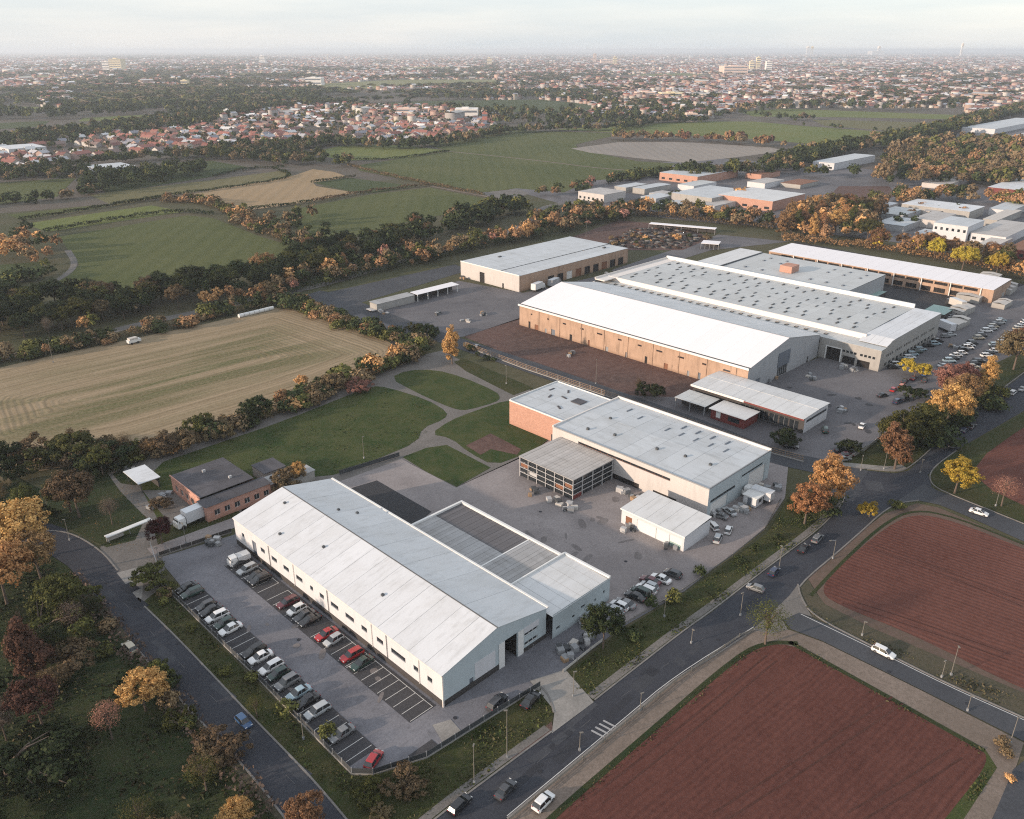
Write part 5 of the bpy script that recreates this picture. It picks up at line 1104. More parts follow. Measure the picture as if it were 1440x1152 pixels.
# ------------------------------------------------------------------ vehicles
flat_mat('tyre', (0.015, 0.015, 0.015), 0.85); flat_mat('rim', (0.3, 0.3, 0.31), 0.35, 0.7)
flat_mat('car_glass', (0.012, 0.015, 0.018), 0.08, spec=0.9); flat_mat('headlamp', (0.6, 0.6, 0.58), 0.2, spec=0.8); flat_mat('tail_lamp', (0.3, 0.02, 0.02), 0.3)
PAINT = {}
for nm, c in (('white', (0.72, 0.72, 0.71)), ('silver', (0.38, 0.4, 0.41)), ('black', (0.012, 0.013, 0.016)), ('dark grey', (0.05, 0.052, 0.058)), ('red', (0.36, 0.018, 0.022)),
              ('dark green', (0.018, 0.045, 0.038)), ('blue', (0.03, 0.085, 0.19)), ('orange', (0.5, 0.13, 0.05)), ('maroon', (0.1, 0.018, 0.025)), ('grey', (0.17, 0.175, 0.18)), ('beige', (0.42, 0.37, 0.28)), ('pale blue', (0.3, 0.4, 0.45)), ('dark blue', (0.02, 0.03, 0.07))):
    PAINT[nm] = flat_mat('paint_' + nm.replace(' ', '_'), c, 0.28, spec=0.5, coat=0.6)
def loft(mb, sts, m=0):
    """sts: (x, [(y, z) ...]) half sections from sill to centre line; mirrored and skinned"""
    rings = []
    for x, hs in sts:
        ring = [(x, y, z) for y, z in hs] + [(x, -y, z) for y, z in reversed(hs)]
        rings.append(ring)
    n = len(rings[0])
    for a, b in zip(rings[:-1], rings[1:]):
        for i in range(n - 1): mb.quad(a[i], a[i + 1], b[i + 1], b[i], m)
        mb.quad(a[-1], a[0], b[0], b[-1], m)
    mb.poly(rings[0][::-1], m); mb.poly(rings[-1], m)
def make_car(L, Wd, belt, roofh, hood, wind, roofa, roofb, tail, boot):
    """longitudinal positions as fractions of the length from the nose"""
    hw = Wd / 2; x = lambda f: L / 2 - f * L
    body = MB()
    def sec(f, w, zt, z0=.22): return (x(f), [(w * .94, z0), (w, z0 + .22), (w, zt - .18), (w * .93, zt - .03), (w * .55, zt)])
    loft(body, [sec(0, hw * .8, .58, .3), sec(.04, hw * .93, .66), sec(.12, hw * .99, belt - .12), sec(wind, hw, belt), sec(.5, hw, belt + .01), sec(tail, hw, belt + boot), sec(.95, hw * .96, belt + boot - .06), sec(1, hw * .86, belt - .12 + boot * .5, .32)])
    roof = MB(); gl = MB()
    g0, g1 = hw * .93, hw * .7
    base = [(x(wind - .03), g0 * .9, belt - .02), (x(wind + .08), g0, belt - .01), (x(roofb), g0, belt), (x(min(.985, tail + .02)), g0 * .88, belt + boot - .01)]
    top = [(x(roofa), g1 * .93, roofh - .05), (x(roofa + .06), g1, roofh - .01), (x(roofb - .04), g1, roofh - .01), (x(roofb), g1 * .93, roofh - .06)]
    for s in (1, -1):
        for i in range(3):
            a, b, c, d = base[i], base[i + 1], top[i + 1], top[i]
            gl.quad(*[(p_[0], s * p_[1], p_[2]) for p_ in (a, b, c, d)])
    for i in (0, 3):
        b_, t_ = base[i], top[i]; gl.quad((b_[0], b_[1], b_[2]), (b_[0], -b_[1], b_[2]), (t_[0], -t_[1], t_[2]), (t_[0], t_[1], t_[2]))
    ra = [(p_[0], p_[1] + .015, p_[2] + .012) for p_ in top]; up = [(p_[0] * .99, p_[1] * .88, p_[2] + .05) for p_ in top]
    for s in (1, -1):
        for i in range(3): roof.quad(*[(p_[0], s * p_[1], p_[2]) for p_ in (ra[i], ra[i + 1], up[i + 1], up[i])])
    for i in range(3): roof.quad((up[i][0], up[i][1], up[i][2]), (up[i + 1][0], up[i + 1][1], up[i + 1][2]), (up[i + 1][0], -up[i + 1][1], up[i + 1][2]), (up[i][0], -up[i][1], up[i][2]))
    for i in (0, 3): roof.quad((ra[i][0], ra[i][1], ra[i][2]), (ra[i][0], -ra[i][1], ra[i][2]), (up[i][0], -up[i][1], up[i][2]), (up[i][0], up[i][1], up[i][2]))
    for s in (1, -1):        # pillars
        for b_, t_ in ((base[0], top[0]), (base[3], top[3]), (((base[1][0] + base[2][0]) / 2, g0, belt), ((top[1][0] + top[2][0]) / 2, g1, roofh - .01))):
            a = Vector((b_[0], s * (b_[1] + .012), b_[2])); c = Vector((t_[0], s * (t_[1] + .012), t_[2] + .01))
            roof.quad(tuple(a + Vector((.045, 0, 0))), tuple(a - Vector((.045, 0, 0))), tuple(c - Vector((.045, 0, 0))), tuple(c + Vector((.045, 0, 0))))
    wheel = MB(); wheel.cyl((0, -.1, 0), (0, .1, 0), .325, .325, 14); rim = MB(); rim.cyl((0, -.112, 0), (0, .112, 0), .2, .2, 10)
    hl = MB().box(-.06, .05, -.2, .2, -.07, .07); tl = MB().box(-.04, .03, -.16, .16, -.07, .09); mir = MB().box(-.07, .07, -.08, .08, -.05, .06)
    return dict(body=body.mesh('body', PAINT['white']), roof=roof.mesh('roof', PAINT['white']), glass=gl.mesh('windows', M['car_glass']), wheel=wheel.mesh('wheel', M['tyre']), rim=rim.mesh('rim', M['rim']),
                hl=hl.mesh('headlight', M['headlamp']), tl=tl.mesh('tail_light', M['tail_lamp']), mir=mir.mesh('mirror', M['tyre']), L=L, hw=hw, belt=belt, wx=(x(.19), x(.8)), boot=boot, mx=x(wind + .1))
KINDS_ = dict(saloon=make_car(4.6, 1.78, .88, 1.42, .1, .27, .42, .72, .84, .02), hatchback=make_car(4.05, 1.72, .9, 1.45, .1, .25, .39, .86, .95, .0),
             estate=make_car(4.65, 1.8, .9, 1.46, .1, .26, .4, .9, .96, .0), suv=make_car(4.55, 1.86, 1.02, 1.7, .1, .24, .37, .88, .95, .0))
ncar = [0]
def car(px, heading, colour, kind, label, group=None, xy=None, small=False):
    """heading in degrees: direction of the nose on the ground plan (0 = +X, away to the right)"""
    K = KINDS_[kind]; x, y = xy or P(*px); r_ = empty('parked_car' if group or 'park' in label else 'car', (x, y, 0.07), R(heading), label=label, cat='car')
    if group: r_['group'] = group
    pm = PAINT[colour]; r_.scale = (.92,) * 3 if (group or 'park' in label) else (.84,) * 3
    def part(nm, me, parent=r_, loc=(0, 0, 0), paint=False):
        o = mesh_obj(nm, me, parent, loc)
        if paint: o.material_slots[0].link = 'OBJECT'; o.material_slots[0].material = pm
        return o
    part('body', K['body'], paint=True); part('roof', K['roof'], paint=True); part('windows', K['glass'])
    for wx in K['wx']:
        for s in (1, -1):
            w_ = part('wheel', K['wheel'], loc=(wx, s * (K['hw'] - .07), .325))
            if not small: part('rim', K['rim'], w_)
    if not small:
        for s in (1, -1):
            part('headlight', K['hl'], loc=(K['L'] / 2 - .1, s * (K['hw'] - .3), .6)); part('tail_light', K['tl'], loc=(-K['L'] / 2 + .06, s * (K['hw'] - .28), K['belt'] - .14)); part('mirror', K['mir'], loc=(K['mx'], s * (K['hw'] + .05), K['belt'] + .04))
    ncar[0] += 1
    return r_
G1 = 'cars parked nose-in along the fence of the car park'; G2 = 'cars parked along the wall of the gabled warehouse'
fence_row = [(263, 829, 'black', 'saloon', 'black saloon farthest up the fence row'), (273, 835, 'dark green', 'estate', 'very dark green estate next to the farthest black saloon in the fence row'),
 (293, 853, 'dark grey', 'hatchback', 'charcoal hatchback up the fence row, before the first pair of white cars'), (299, 860, 'black', 'saloon', 'black saloon touching the first white car of the fence row'),
 (308, 868, 'white', 'estate', 'white estate, upper of the first pair of white cars by the fence'), (318, 878, 'dark green', 'hatchback', 'dark green hatchback squeezed between two white cars by the fence'),
 (328, 885, 'white', 'saloon', 'white saloon, lower of the first pair of white cars by the fence'),
 (362, 915, 'black', 'estate', 'black estate just above the bright white pair in the fence row'), (373, 923, 'white', 'saloon', 'bright white saloon, upper of the middle white pair by the fence'),
 (386, 938, 'white', 'estate', 'bright white estate, lower of the middle white pair by the fence'), (396, 948, 'dark green', 'hatchback', 'dark green hatchback below the middle white pair by the fence'),
 (408, 960, 'grey', 'suv', 'mid grey off-roader in the lower half of the fence row'), (425, 974, 'pale blue', 'saloon', 'pale blue-grey saloon in the lower half of the fence row'),
 (437, 985, 'black', 'saloon', 'shiny black saloon between the pale blue and the silver cars'), (453, 998, 'silver', 'estate', 'silver estate at the lower end of the packed fence row'),
 (482, 1033, 'grey', 'saloon', 'dull grey saloon alone in the lower bays by the fence'), ]
for x, y, c, k, lb in fence_row:
    gx, gy = P(x, y); car(None, 180 + random.Random(x).uniform(-3, 3), c, k, lb, G1, xy=(48.3, gy - .2))
gx, gy = P(526, 1072); car(None, 25, 'red', 'hatchback', 'red hatchback alone in the bottom corner of the car park', G1, xy=(gx, gy))
for x, y, c, k, lb in [(356, 800, 'silver', 'estate', 'silver estate, upper of the pair near the white van'), (366, 811, 'black', 'saloon', 'black saloon with a pale bonnet beside the silver estate'),
 (348, 789, 'dark grey', 'hatchback', 'dark hatchback right beside the white van'), (374, 815, 'black', 'suv', 'black off-roader below the silver estate by the wall'), (412, 847, 'maroon', 'estate', 'maroon estate, uppermost of the cluster at the wall centre'), (421, 859, 'white', 'hatchback', 'white hatchback between the maroon estate and the black cars by the wall'),
 (433, 867, 'dark grey', 'saloon', 'charcoal saloon below the white hatchback by the wall'), (441, 873, 'black', 'saloon', 'black saloon at the low end of the cluster at the wall centre'), (467, 891, 'red', 'saloon', 'bright red saloon beside a small silver car by the wall'),
 (472, 902, 'silver', 'hatchback', 'small silver car tucked against the bright red saloon'), (503, 920, 'red', 'estate', 'dark-windowed red estate, lower of the two red cars by the wall'), (516, 932, 'dark green', 'saloon', 'dark green saloon last in the row by the wall')]:
    gx, gy = P(x, y); car(None, 180 + random.Random(x).uniform(-3, 3), c, k, lb, G2, xy=(59.6, gy))
car((699, 991), 10, 'dark grey', 'estate', 'dark estate parked before the gable end of the warehouse'); car((746, 988), 12, 'black', 'saloon', 'black saloon parked on the grass by the driveway')
car((647, 1135), 8, 'black', 'estate', 'black estate driving at the bottom edge of the main road'); car((711, 1114), 10, 'dark grey', 'saloon', 'dark saloon driving on the main road below the crossing bars')
car((764, 1131), 5, 'white', 'hatchback', 'white hatchback parked on the sandy verge of the main road'); car((343, 1018), -88, 'blue', 'hatchback', 'blue-roofed hatchback driving on the west road')
car((183, 914), 92, 'beige', 'hatchback', 'cream hatchback parked beside the orange roadside tree'); car((1242, 920), -91, 'white', 'estate', 'white estate driving on the lane between the red fields')
car((1376, 723), -86, 'white', 'saloon', 'white saloon on the upper lane by the red field')
for x, y, h_, c, k, lb in ((1130, 774, 5, 'black', 'saloon', 'black saloon on the main road, lower of the pair before the junction'), (1149, 760, 5, 'grey', 'estate', 'grey estate leading the pair before the junction'), (1088, 807, 5, 'dark blue', 'hatchback', 'dark blue hatchback on the main road by the gravel mouth'), (1062, 830, 100, 'grey', 'hatchback', 'small grey car turning by the gravel mouth'),
  (1366, 602, 0, 'dark grey', 'saloon', 'charcoal saloon on the far main road, right of two'), (1355, 608, 0, 'dark blue', 'hatchback', 'dark blue hatchback on the far main road, left of two'), (1424, 554, 0, 'white', 'estate', 'white estate at the right edge of the main road'), (1437, 549, 0, 'silver', 'saloon', 'silver saloon cut by the right picture edge on the main road'), (1340, 628, 0, 'grey', 'saloon', 'grey saloon at the kerb above the yellow tree')):
    car((x, y), h_, c, k, lb)
G3 = 'cars behind the low annex'
for x, y, c, k, lb in ((862, 861, 'silver', 'estate', 'silver estate nearest the annex corner'), (871, 855, 'white', 'hatchback', 'white hatchback second from the annex corner'), (879, 852, 'grey', 'saloon', 'grey saloon third from the annex corner'), (893, 842, 'black', 'saloon', 'black saloon left of the sea-green-roofed car'), (901, 836, 'dark green', 'suv', 'dark green off-roader between the black and the white car'),
  (908, 832, 'white', 'estate', 'white estate in the middle of the yard row'), (913, 827, 'silver', 'hatchback', 'silver hatchback beside the middle white estate'), (914, 820, 'maroon', 'saloon', 'maroon saloon at the back of the yard row'), (929, 817, 'white', 'saloon', 'white saloon standing apart at the right of the yard row'), (946, 810, 'dark grey', 'hatchback', 'charcoal hatchback last at the right of the yard row')):
    car((x, y), 96, c, k, lb, G3)
for x, y, h_, c, k, lb in ((1009, 760, 20, 'silver', 'suv', 'silver pickup-like car below the small white cabin'), (1024, 748, 20, 'white', 'hatchback', 'white hatchback above the silver off-roader'), (1002, 742, 60, 'white', 'estate', 'white estate at the garage end'), (1012, 728, 100, 'grey', 'saloon', 'grey saloon by the end wall of the factory block'), (1026, 722, 70, 'silver', 'saloon', 'silver saloon left of the small white cabin'),
  (1160, 607, 30, 'dark green', 'suv', 'dark green off-roader right of the workshop'), (1212, 601, 12, 'white', 'saloon', 'white saloon alone on the grey yard'), (1112, 630, -60, 'black', 'suv', 'black off-roader by the dark bush at the works road'), (1182, 636, -30, 'black', 'hatchback', 'black hatchback by the round bush'), (1190, 642, -40, 'maroon', 'saloon', 'maroon saloon below the round bush'), (1186, 648, -30, 'grey', 'saloon', 'grey saloon lowest by the round bush'),
  (1256, 550, 5, 'red', 'hatchback', 'bright red hatchback in the east yard'), (1268, 545, 5, 'orange', 'estate', 'orange estate behind the bright red hatchback'), (1272, 538, 5, 'black', 'saloon', 'black saloon behind the orange estate'), (1241, 558, -20, 'black', 'saloon', 'black saloon left of the red hatchback'), (1262, 567, -10, 'dark blue', 'suv', 'dark blue off-roader below the red hatchback'), (1272, 563, -10, 'dark grey', 'suv', 'charcoal off-roader beside the dark blue one'),
  (1284, 534, 5, 'maroon', 'saloon', 'maroon saloon at the back of the coloured group'), (1300, 528, 5, 'blue', 'hatchback', 'blue hatchback at the back of the coloured group'), (1060 + 240, 537, 5, 'dark grey', 'hatchback', 'charcoal hatchback under the pink tree')):
    car((x, y), h_, c, k, lb)
# double row and wall row of the east yard
ORD = ['first', 'second', 'third', 'fourth', 'fifth', 'sixth', 'seventh', 'eighth', 'ninth', 'tenth', 'eleventh', 'twelfth', 'thirteenth', 'fourteenth', 'fifteenth', 'sixteenth', 'seventeenth', 'eighteenth', 'nineteenth', 'twentieth', 'twenty-first', 'twenty-second', 'twenty-third', 'twenty-fourth']
def car_row(a, b, n, heading, rowname, seed, cols, skip=()):
    rg = random.Random(seed); A, B = P(*a), P(*b)
    for i in range(n):
        c = rg.choice(cols); k = rg.choice(('saloon', 'hatchback', 'estate', 'suv'))
        if i in skip: continue
        t = i / (n - 1); car(None, heading + rg.gauss(0, 2.5), c, k, '%s %s, %s from the near end of the %s' % (c, {'suv': 'off-roader'}.get(k, k), ORD[i], rowname), 'cars in the ' + rowname,
            xy=(A[0] + (B[0] - A[0]) * t + rg.gauss(0, .3), A[1] + (B[1] - A[1]) * t + rg.gauss(0, .3)), small=True)
pale = ['white', 'white', 'silver', 'dark grey', 'beige', 'silver', 'pale blue', 'grey', 'black']
mixed = ['white', 'silver', 'dark grey', 'black', 'grey', 'silver', 'pale blue', 'dark green']
car_row((1325, 517), (1408, 452), 20, -42, 'left line of the east yard', 1, pale, (10, 13))
car_row((1362, 521), (1445, 452), 21, -42, 'right line of the east yard', 2, pale + ['black'], (4, 15))
car_row((1255, 519), (1296, 493), 8, -40, 'line against the widest hall', 3, mixed)
car_row((1306, 488), (1336, 472), 6, -40, 'line below the grey sheds', 4, mixed, (3,))
car_row((1318, 446), (1358, 447), 8, 0, 'line in the north court', 5, ['black', 'dark grey', 'dark green', 'grey', 'silver'])
car_row((1190, 590), (1191, 591), 2, 0, 'empty spot', 6, ['white'], (0, 1))
print('cars', ncar[0])

# van, box lorry and other larger vehicles
def box_lorry(px, heading, cabc, boxm, label, L=8.5, nm='box_lorry', xy=None, boxh=3.5, cat='lorry'):
    x, y = xy or P(*px); r_ = empty(nm, (x, y, .07), R(heading), label=label, cat=cat); h = boxh
    bx(r_, 'cargo_box', boxm, -L / 2, L / 2 - 2.1, -1.2, 1.2, 1.0, h); bx(r_, 'box_roof', M['white_roof'], -L / 2 + .05, L / 2 - 2.15, -1.15, 1.15, h + .005, h + .06)
    c = MB(); loft(c, [(L / 2, [(1.0, .5), (1.1, .8), (1.1, 1.5), (1.0, 1.6), (.5, 1.62)]), (L / 2 - .1, [(1.1, .45), (1.15, .8), (1.15, 1.6), (1.05, 1.72), (.5, 1.75)]), (L / 2 - .45, [(1.1, .45), (1.15, .8), (1.15, 1.9), (1.0, 2.5), (.5, 2.6)]), (L / 2 - 1.9, [(1.1, .45), (1.15, .8), (1.15, 1.9), (1.05, 2.55), (.5, 2.65)])]); c.build('cab', PAINT[cabc], r_)
    bx(r_, 'windscreen', M['car_glass'], L / 2 - .32, L / 2 - .2, -.95, .95, 1.75, 2.3, rz=0); bx(r_, 'chassis', M['dark_metal'], -L / 2 + .1, L / 2 - .4, -.5, .5, .5, .98)
    wm = MB().cyl((0, -.14, 0), (0, .14, 0), .48, .48, 14).mesh('wheel', M['tyre'])
    for wx in (L / 2 - 1.2, -L / 2 + 1.6, -L / 2 + 2.7):
        for s in (1, -1): mesh_obj('wheel', wm, r_, (wx, s * 1.05, .48))
    for s in (1, -1): bx(r_, 'headlight', M['headlamp'], L / 2 - .02, L / 2 + .03, s * .8 - .18, s * .8 + .18, .75, .95); bx(r_, 'mirror', M['tyre'], L / 2 - .5, L / 2 - .4, s * 1.3 - .08, s * 1.3 + .08, 1.7, 2.2)
    return r_
box_lorry((272, 735), 184, 'white', M['white_cladding'], 'white box lorry parked beside the brick house', L=8.0)
box_lorry((306, 720), 184, 'blue', M['green_sheet'], 'blue-cabbed lorry with a faded green body behind the white lorry', L=6.5, boxh=2.4)
box_lorry((334, 782), 175, 'white', M['white_cladding'], 'white van at the top of the warehouse wall row', L=5.2, boxh=2.3, nm='delivery_van', cat='van', xy=(59.8, 137.6)).scale = (.82, .82, .82)
box_lorry((1036, 722), 95, 'white', M['white_cladding'], 'white lorry beside the end wall of the factory block', L=7.0, boxh=2.9, xy=(157, 77.0))
box_lorry((1040, 250), 10, 'white', M['white_metal'], 'white lorry under the sunlit end of the depot warehouse', L=8, xy=(252, 236.0))
box_lorry((760, 400), 10, 'grey', M['grey_cladding'], 'grey lorry at the shaded side of the depot warehouse', L=8, xy=(262, 235.5))
box_lorry((1310, 470), 60, 'white', M['white_cladding'], 'white-boxed lorry at the corner of the widest hall', L=9, xy=(318, 92.5))
box_lorry((1310, 470), 60, 'dark grey', M['tarpaulin'], 'tarpaulined lorry below the loggia end', L=9, xy=(352, 100))

# long striped container beside the lorries
tk = empty('storage_tank', (*P(334, 714), 0), R(3), label='yellow and green horizontal tank on legs behind the lorries', cat='tank')
for k in range(4): MB().cyl((-4 + k * 2, 0, 1.5), (-2.03 + k * 2, 0, 1.5), .75, .75, 14).build('tank_section', flat_mat('tank_%d' % k, ((.45, .38, .12), (.42, .4, .16), (.3, .38, .3), (.36, .46, .44))[k], .6), tk)
for k in range(3): bx(tk, 'leg', M['white_metal'], -3.4 + k * 3.2, -3.1 + k * 3.2, -.6, .6, 0, .8)

# sheeted goods stacks on the far east side
rg = random.Random(5)
STK = [(1392, 405, 'long sheeted stack by the end of the loggia range', 16, 8), (1376, 428, 'broad grey stack nearest the north court', 14, 9), (1398, 424, 'grey stack between two pale stacks', 12, 8), (1352, 448, 'brownish sheeted stack below the north court', 13, 6), (1346, 466, 'white sheeted stack by the double line of cars', 12, 6), (1420, 416, 'pale stack near the right edge', 12, 7), (1412, 436, 'small pale stack closest to the double line', 9, 5), (1326, 452, 'sea-green flat-roofed bay at the hall corner', 12, 8), (1230, 425, 'pale green roofed bay behind the grey hall corner', 12, 9)]
for x, y, lb, sx, sy in STK:
    gx, gy = P(x, y); green = 'green' in lb; r_ = empty('goods_stack' if not green else 'storage_bay', (gx, gy, 0), R(rg.uniform(-4, 4)), label=lb, cat='goods stack' if not green else 'bay')
    mb = MB(); q = MB(); hts = rg.uniform(1.8, 3.0)
    for k in range(4):
        u0 = sx * k / 4; h = hts + rg.uniform(-.4, .4) * (not green); mb.box(u0 + .05, u0 + sx / 4 - .05, .1, sy - .1, 0, h)
        q.poly([(u0, 0, h + .02), (u0 + sx / 4, 0, h + .02), (u0 + sx / 4, sy / 2, h + .5 * (not green) + .03), (u0, sy / 2, h + .5 * (not green) + .03)]); q.poly([(u0, sy / 2, h + .5 * (not green) + .03), (u0 + sx / 4, sy / 2, h + .5 * (not green) + .03), (u0 + sx / 4, sy, h + .02), (u0, sy, h + .02)])
    mb.build('goods', M['dark_plinth'] if green else M['concrete_wall'], r_); q.build('sheeting', M['green_sheet'] if green else M[rg.choice(('tarpaulin', 'dirty_roof', 'tarpaulin'))], r_)

# ------------------------------------------------------------------ lamps, poles, fences, walls
def lamp(px, h, label, arm=0, ang=0):
    x, y = P(*px); r_ = empty('street_lamp', (x, y, 0), R(ang), label=label, cat='street lamp')
    MB().cyl((0, 0, 0), (0, 0, h), .075, .045, 8).build('pole', M['lamp_post'], r_)
    bx(r_, 'base', M['grey_metal'], -.15, .15, -.15, .15, 0, .5)
    if arm: MB().cyl((0, 0, h - .1), (arm, 0, h + .25), .045, .04, 6).build('arm', M['galvanised'], r_)
    bx(r_, 'lamp_head', M['lamp_post'], arm - .1, arm + .45, -.11, .11, h + .2 if arm else h, h + .32 if arm else h + .12)
LAMPS = [((667, 1102), 7, 'tall lamp at the kerb below the car park corner', 0), ((713, 1066), 9, 'tallest thin lamp on the grass by the driveway', 0), ((806, 980), 5, 'lamp on the grass right of the driveway', 0), ((427, 1040), 4.5, 'short lamp leaning on the car park fence', 0),
 ((1095, 802), 5.5, 'lamp on the kerb before the gravel mouth', 0), ((1171, 786), 4.5, 'curved-arm lamp on the far kerb of the main road', 1.3), ((1041, 866), 5, 'lamp on the kerb near the bare olive tree', 0), ((934, 868), 4, 'low lamp on the verge behind the annex', 0),
 ((1337, 950), 6, 'taller lamp in the verge between lane and red field', 0), ((1324, 953), 3.5, 'shorter pole beside the taller lamp in the lane verge', 0), ((1212, 894), 3, 'small pole at the left of the lane verge', 0), ((1360, 1000), 3, 'small pole on the lane kerb', 0), ((1420, 1046), 5, 'lamp at the corner of the lowest lane', 0),
 ((1210, 662), 4, 'left pole on the corner verge by the junction', 0), ((1243, 660), 4.5, 'right pole on the corner verge by the junction', 0), ((1294, 905 - 240), 3.5, 'pole on the kerb above the junction', 0), ((512, 645), 6, 'lamp at the edge of the big lawn', 0), ((712, 540), 6, 'lamp on the grass strip by the works road', 0), ((838, 540), 8, 'lamp in the earth yard', 0), ((843, 485), 7, 'thin lamp by the sandy wall of the biggest hall', 0),
 ((226, 800), 5, 'post at the car park gate', 0), ((262, 765), 5, 'pale leaning post on the grass by the service lane', 0), ((75, 510), 8, 'lone pole at the top edge of the stubble field', 0), ((972, 905), 3, 'low pole on the main road pavement', 0), ((900, 1000), 3.5, 'low pole on the sandy verge of the main road', 0), ((815, 1056), 3.5, 'low pole beside the crossing bars', 0), ((824, 333), 12, 'tall mast behind the depot warehouse', 0), ((98 + 0, 760), 5, 'lamp at the left bend of the west road', 0), ((1400, 712), 5, 'lamp by the bare pink tree', 0)]
for px, h, lb, arm in LAMPS: lamp(px, h, lb, arm, 160 if arm else random.Random(px[0]).uniform(0, 360))

def fence(name, pts, h, label, panelm, postm, step=2.5, px=True, cat='fence', solid=True, base=None):
    pts = PP(pts) if px else pts; r_ = empty(name, (*pts[0], 0), label=label, cat=cat); o0 = Vector((*pts[0], 0)); meshes = {}
    n_tot = 0
    for a, b in zip(pts[:-1], pts[1:]):
        L = math.dist(a, b); n = max(1, round(L / step)); s = L / n; ang = math.atan2(b[1] - a[1], b[0] - a[0]); key = round(s, 2)
        if key not in meshes:
            mb = MB()
            if solid: mb.box(.05, s - .05, -.03, .03, .12, h - .05)
            else:
                for z in (h * .35, h * .65, h - .08): mb.box(0.05, s - .05, -.03, .03, z - .04, z + .04)
                for q in range(6): mb.box(s * (q + .5) / 6 - .02, s * (q + .5) / 6 + .02, -.02, .02, .05, h - .1)
            meshes[key] = mb.mesh('panel', panelm)
        if 'post' not in meshes: meshes['post'] = MB().box(-.06, .06, -.06, .06, 0, h + .1).mesh('post', postm)
        for k in range(n):
            x, y = a[0] + (b[0] - a[0]) * k / n, a[1] + (b[1] - a[1]) * k / n
            mesh_obj('panel', meshes[key], r_, (x - o0.x, y - o0.y, 0), ang); mesh_obj('post', meshes['post'], r_, (x - o0.x, y - o0.y, 0), ang)
            n_tot += 1
        if base: MB().box(0, L, -.12, .12, 0, .28).build('kerb_wall', base, r_, (a[0] - o0.x, a[1] - o0.y, 0), ang)
    return r_
fence('panel_fence', [(222, 786), (227, 822), (290, 884), (355, 947), (420, 1013), (495, 1089), (525, 1090), (600, 1066), (640, 1041), (700, 1003), (760, 966)], 1.25, 'long dark panel fence around the marked car park', M['dark_metal'], M['grey_metal'], base=M['concrete_wall'])
fence('low_wall', [(224, 783), (270, 768), (326, 749)], 1.1, 'low dark wall between the car park and the service lane', M['dark_plinth'], M['concrete_wall'], cat='wall', base=M['kerb_concrete'])
fence('gate_fence', [(213, 772), (222, 800)], 1.8, 'short mesh gate at the top of the car park', M['galvanised'], M['galvanised'], solid=False, cat='gate')
fence('mesh_fence', [(655, 488), (740, 520), (800, 540), (878, 566), (960, 594), (1078, 636), (1130, 650)], 1.8, 'long rail fence between the works road and the earth yard', M['timber'], M['grey_metal'], step=4.5, solid=False, base=M['concrete_wall'])
fence('rail_fence', [(815, 478), (900, 507), (945, 522)], 1.3, 'pale rail fence along the sandy wall', M['galvanised'], M['galvanised'], step=4, solid=False)
fence('park_fence', [(478, 668), (520, 655), (562, 642)], 1.3, 'dark fence at the back of the concrete yard by the big lawn', M['dark_metal'], M['dark_metal'], step=3)
fence('retaining_wall', [(792, 946), (830, 915), (850, 900)], .7, 'low brownish wall by the entrance drive', M['tarpaulin'], M['concrete_wall'], step=4, cat='wall')
fence('yard_wall', [(868, 884), (960, 831), (1030, 782), (1075, 745), (1098, 702)], .55, 'low pale wall between the inner yard and the road verge', M['kerb_concrete'], M['kerb_concrete'], step=5, cat='wall')
fence('guard_rail', [(715, 1152 + 4), (880, 1018), (948, 961), (1040, 896), (1060, 888)], .7, 'thin guard rail between the main road and the sandy verge', M['lamp_post'], M['lamp_post'], step=5, solid=False)
fence('east_wall', [(1175, 655), (1215, 635), (1238, 617)], 1.0, 'low wall behind the corner verge', M['concrete_wall'], M['concrete_wall'], step=4, cat='wall')

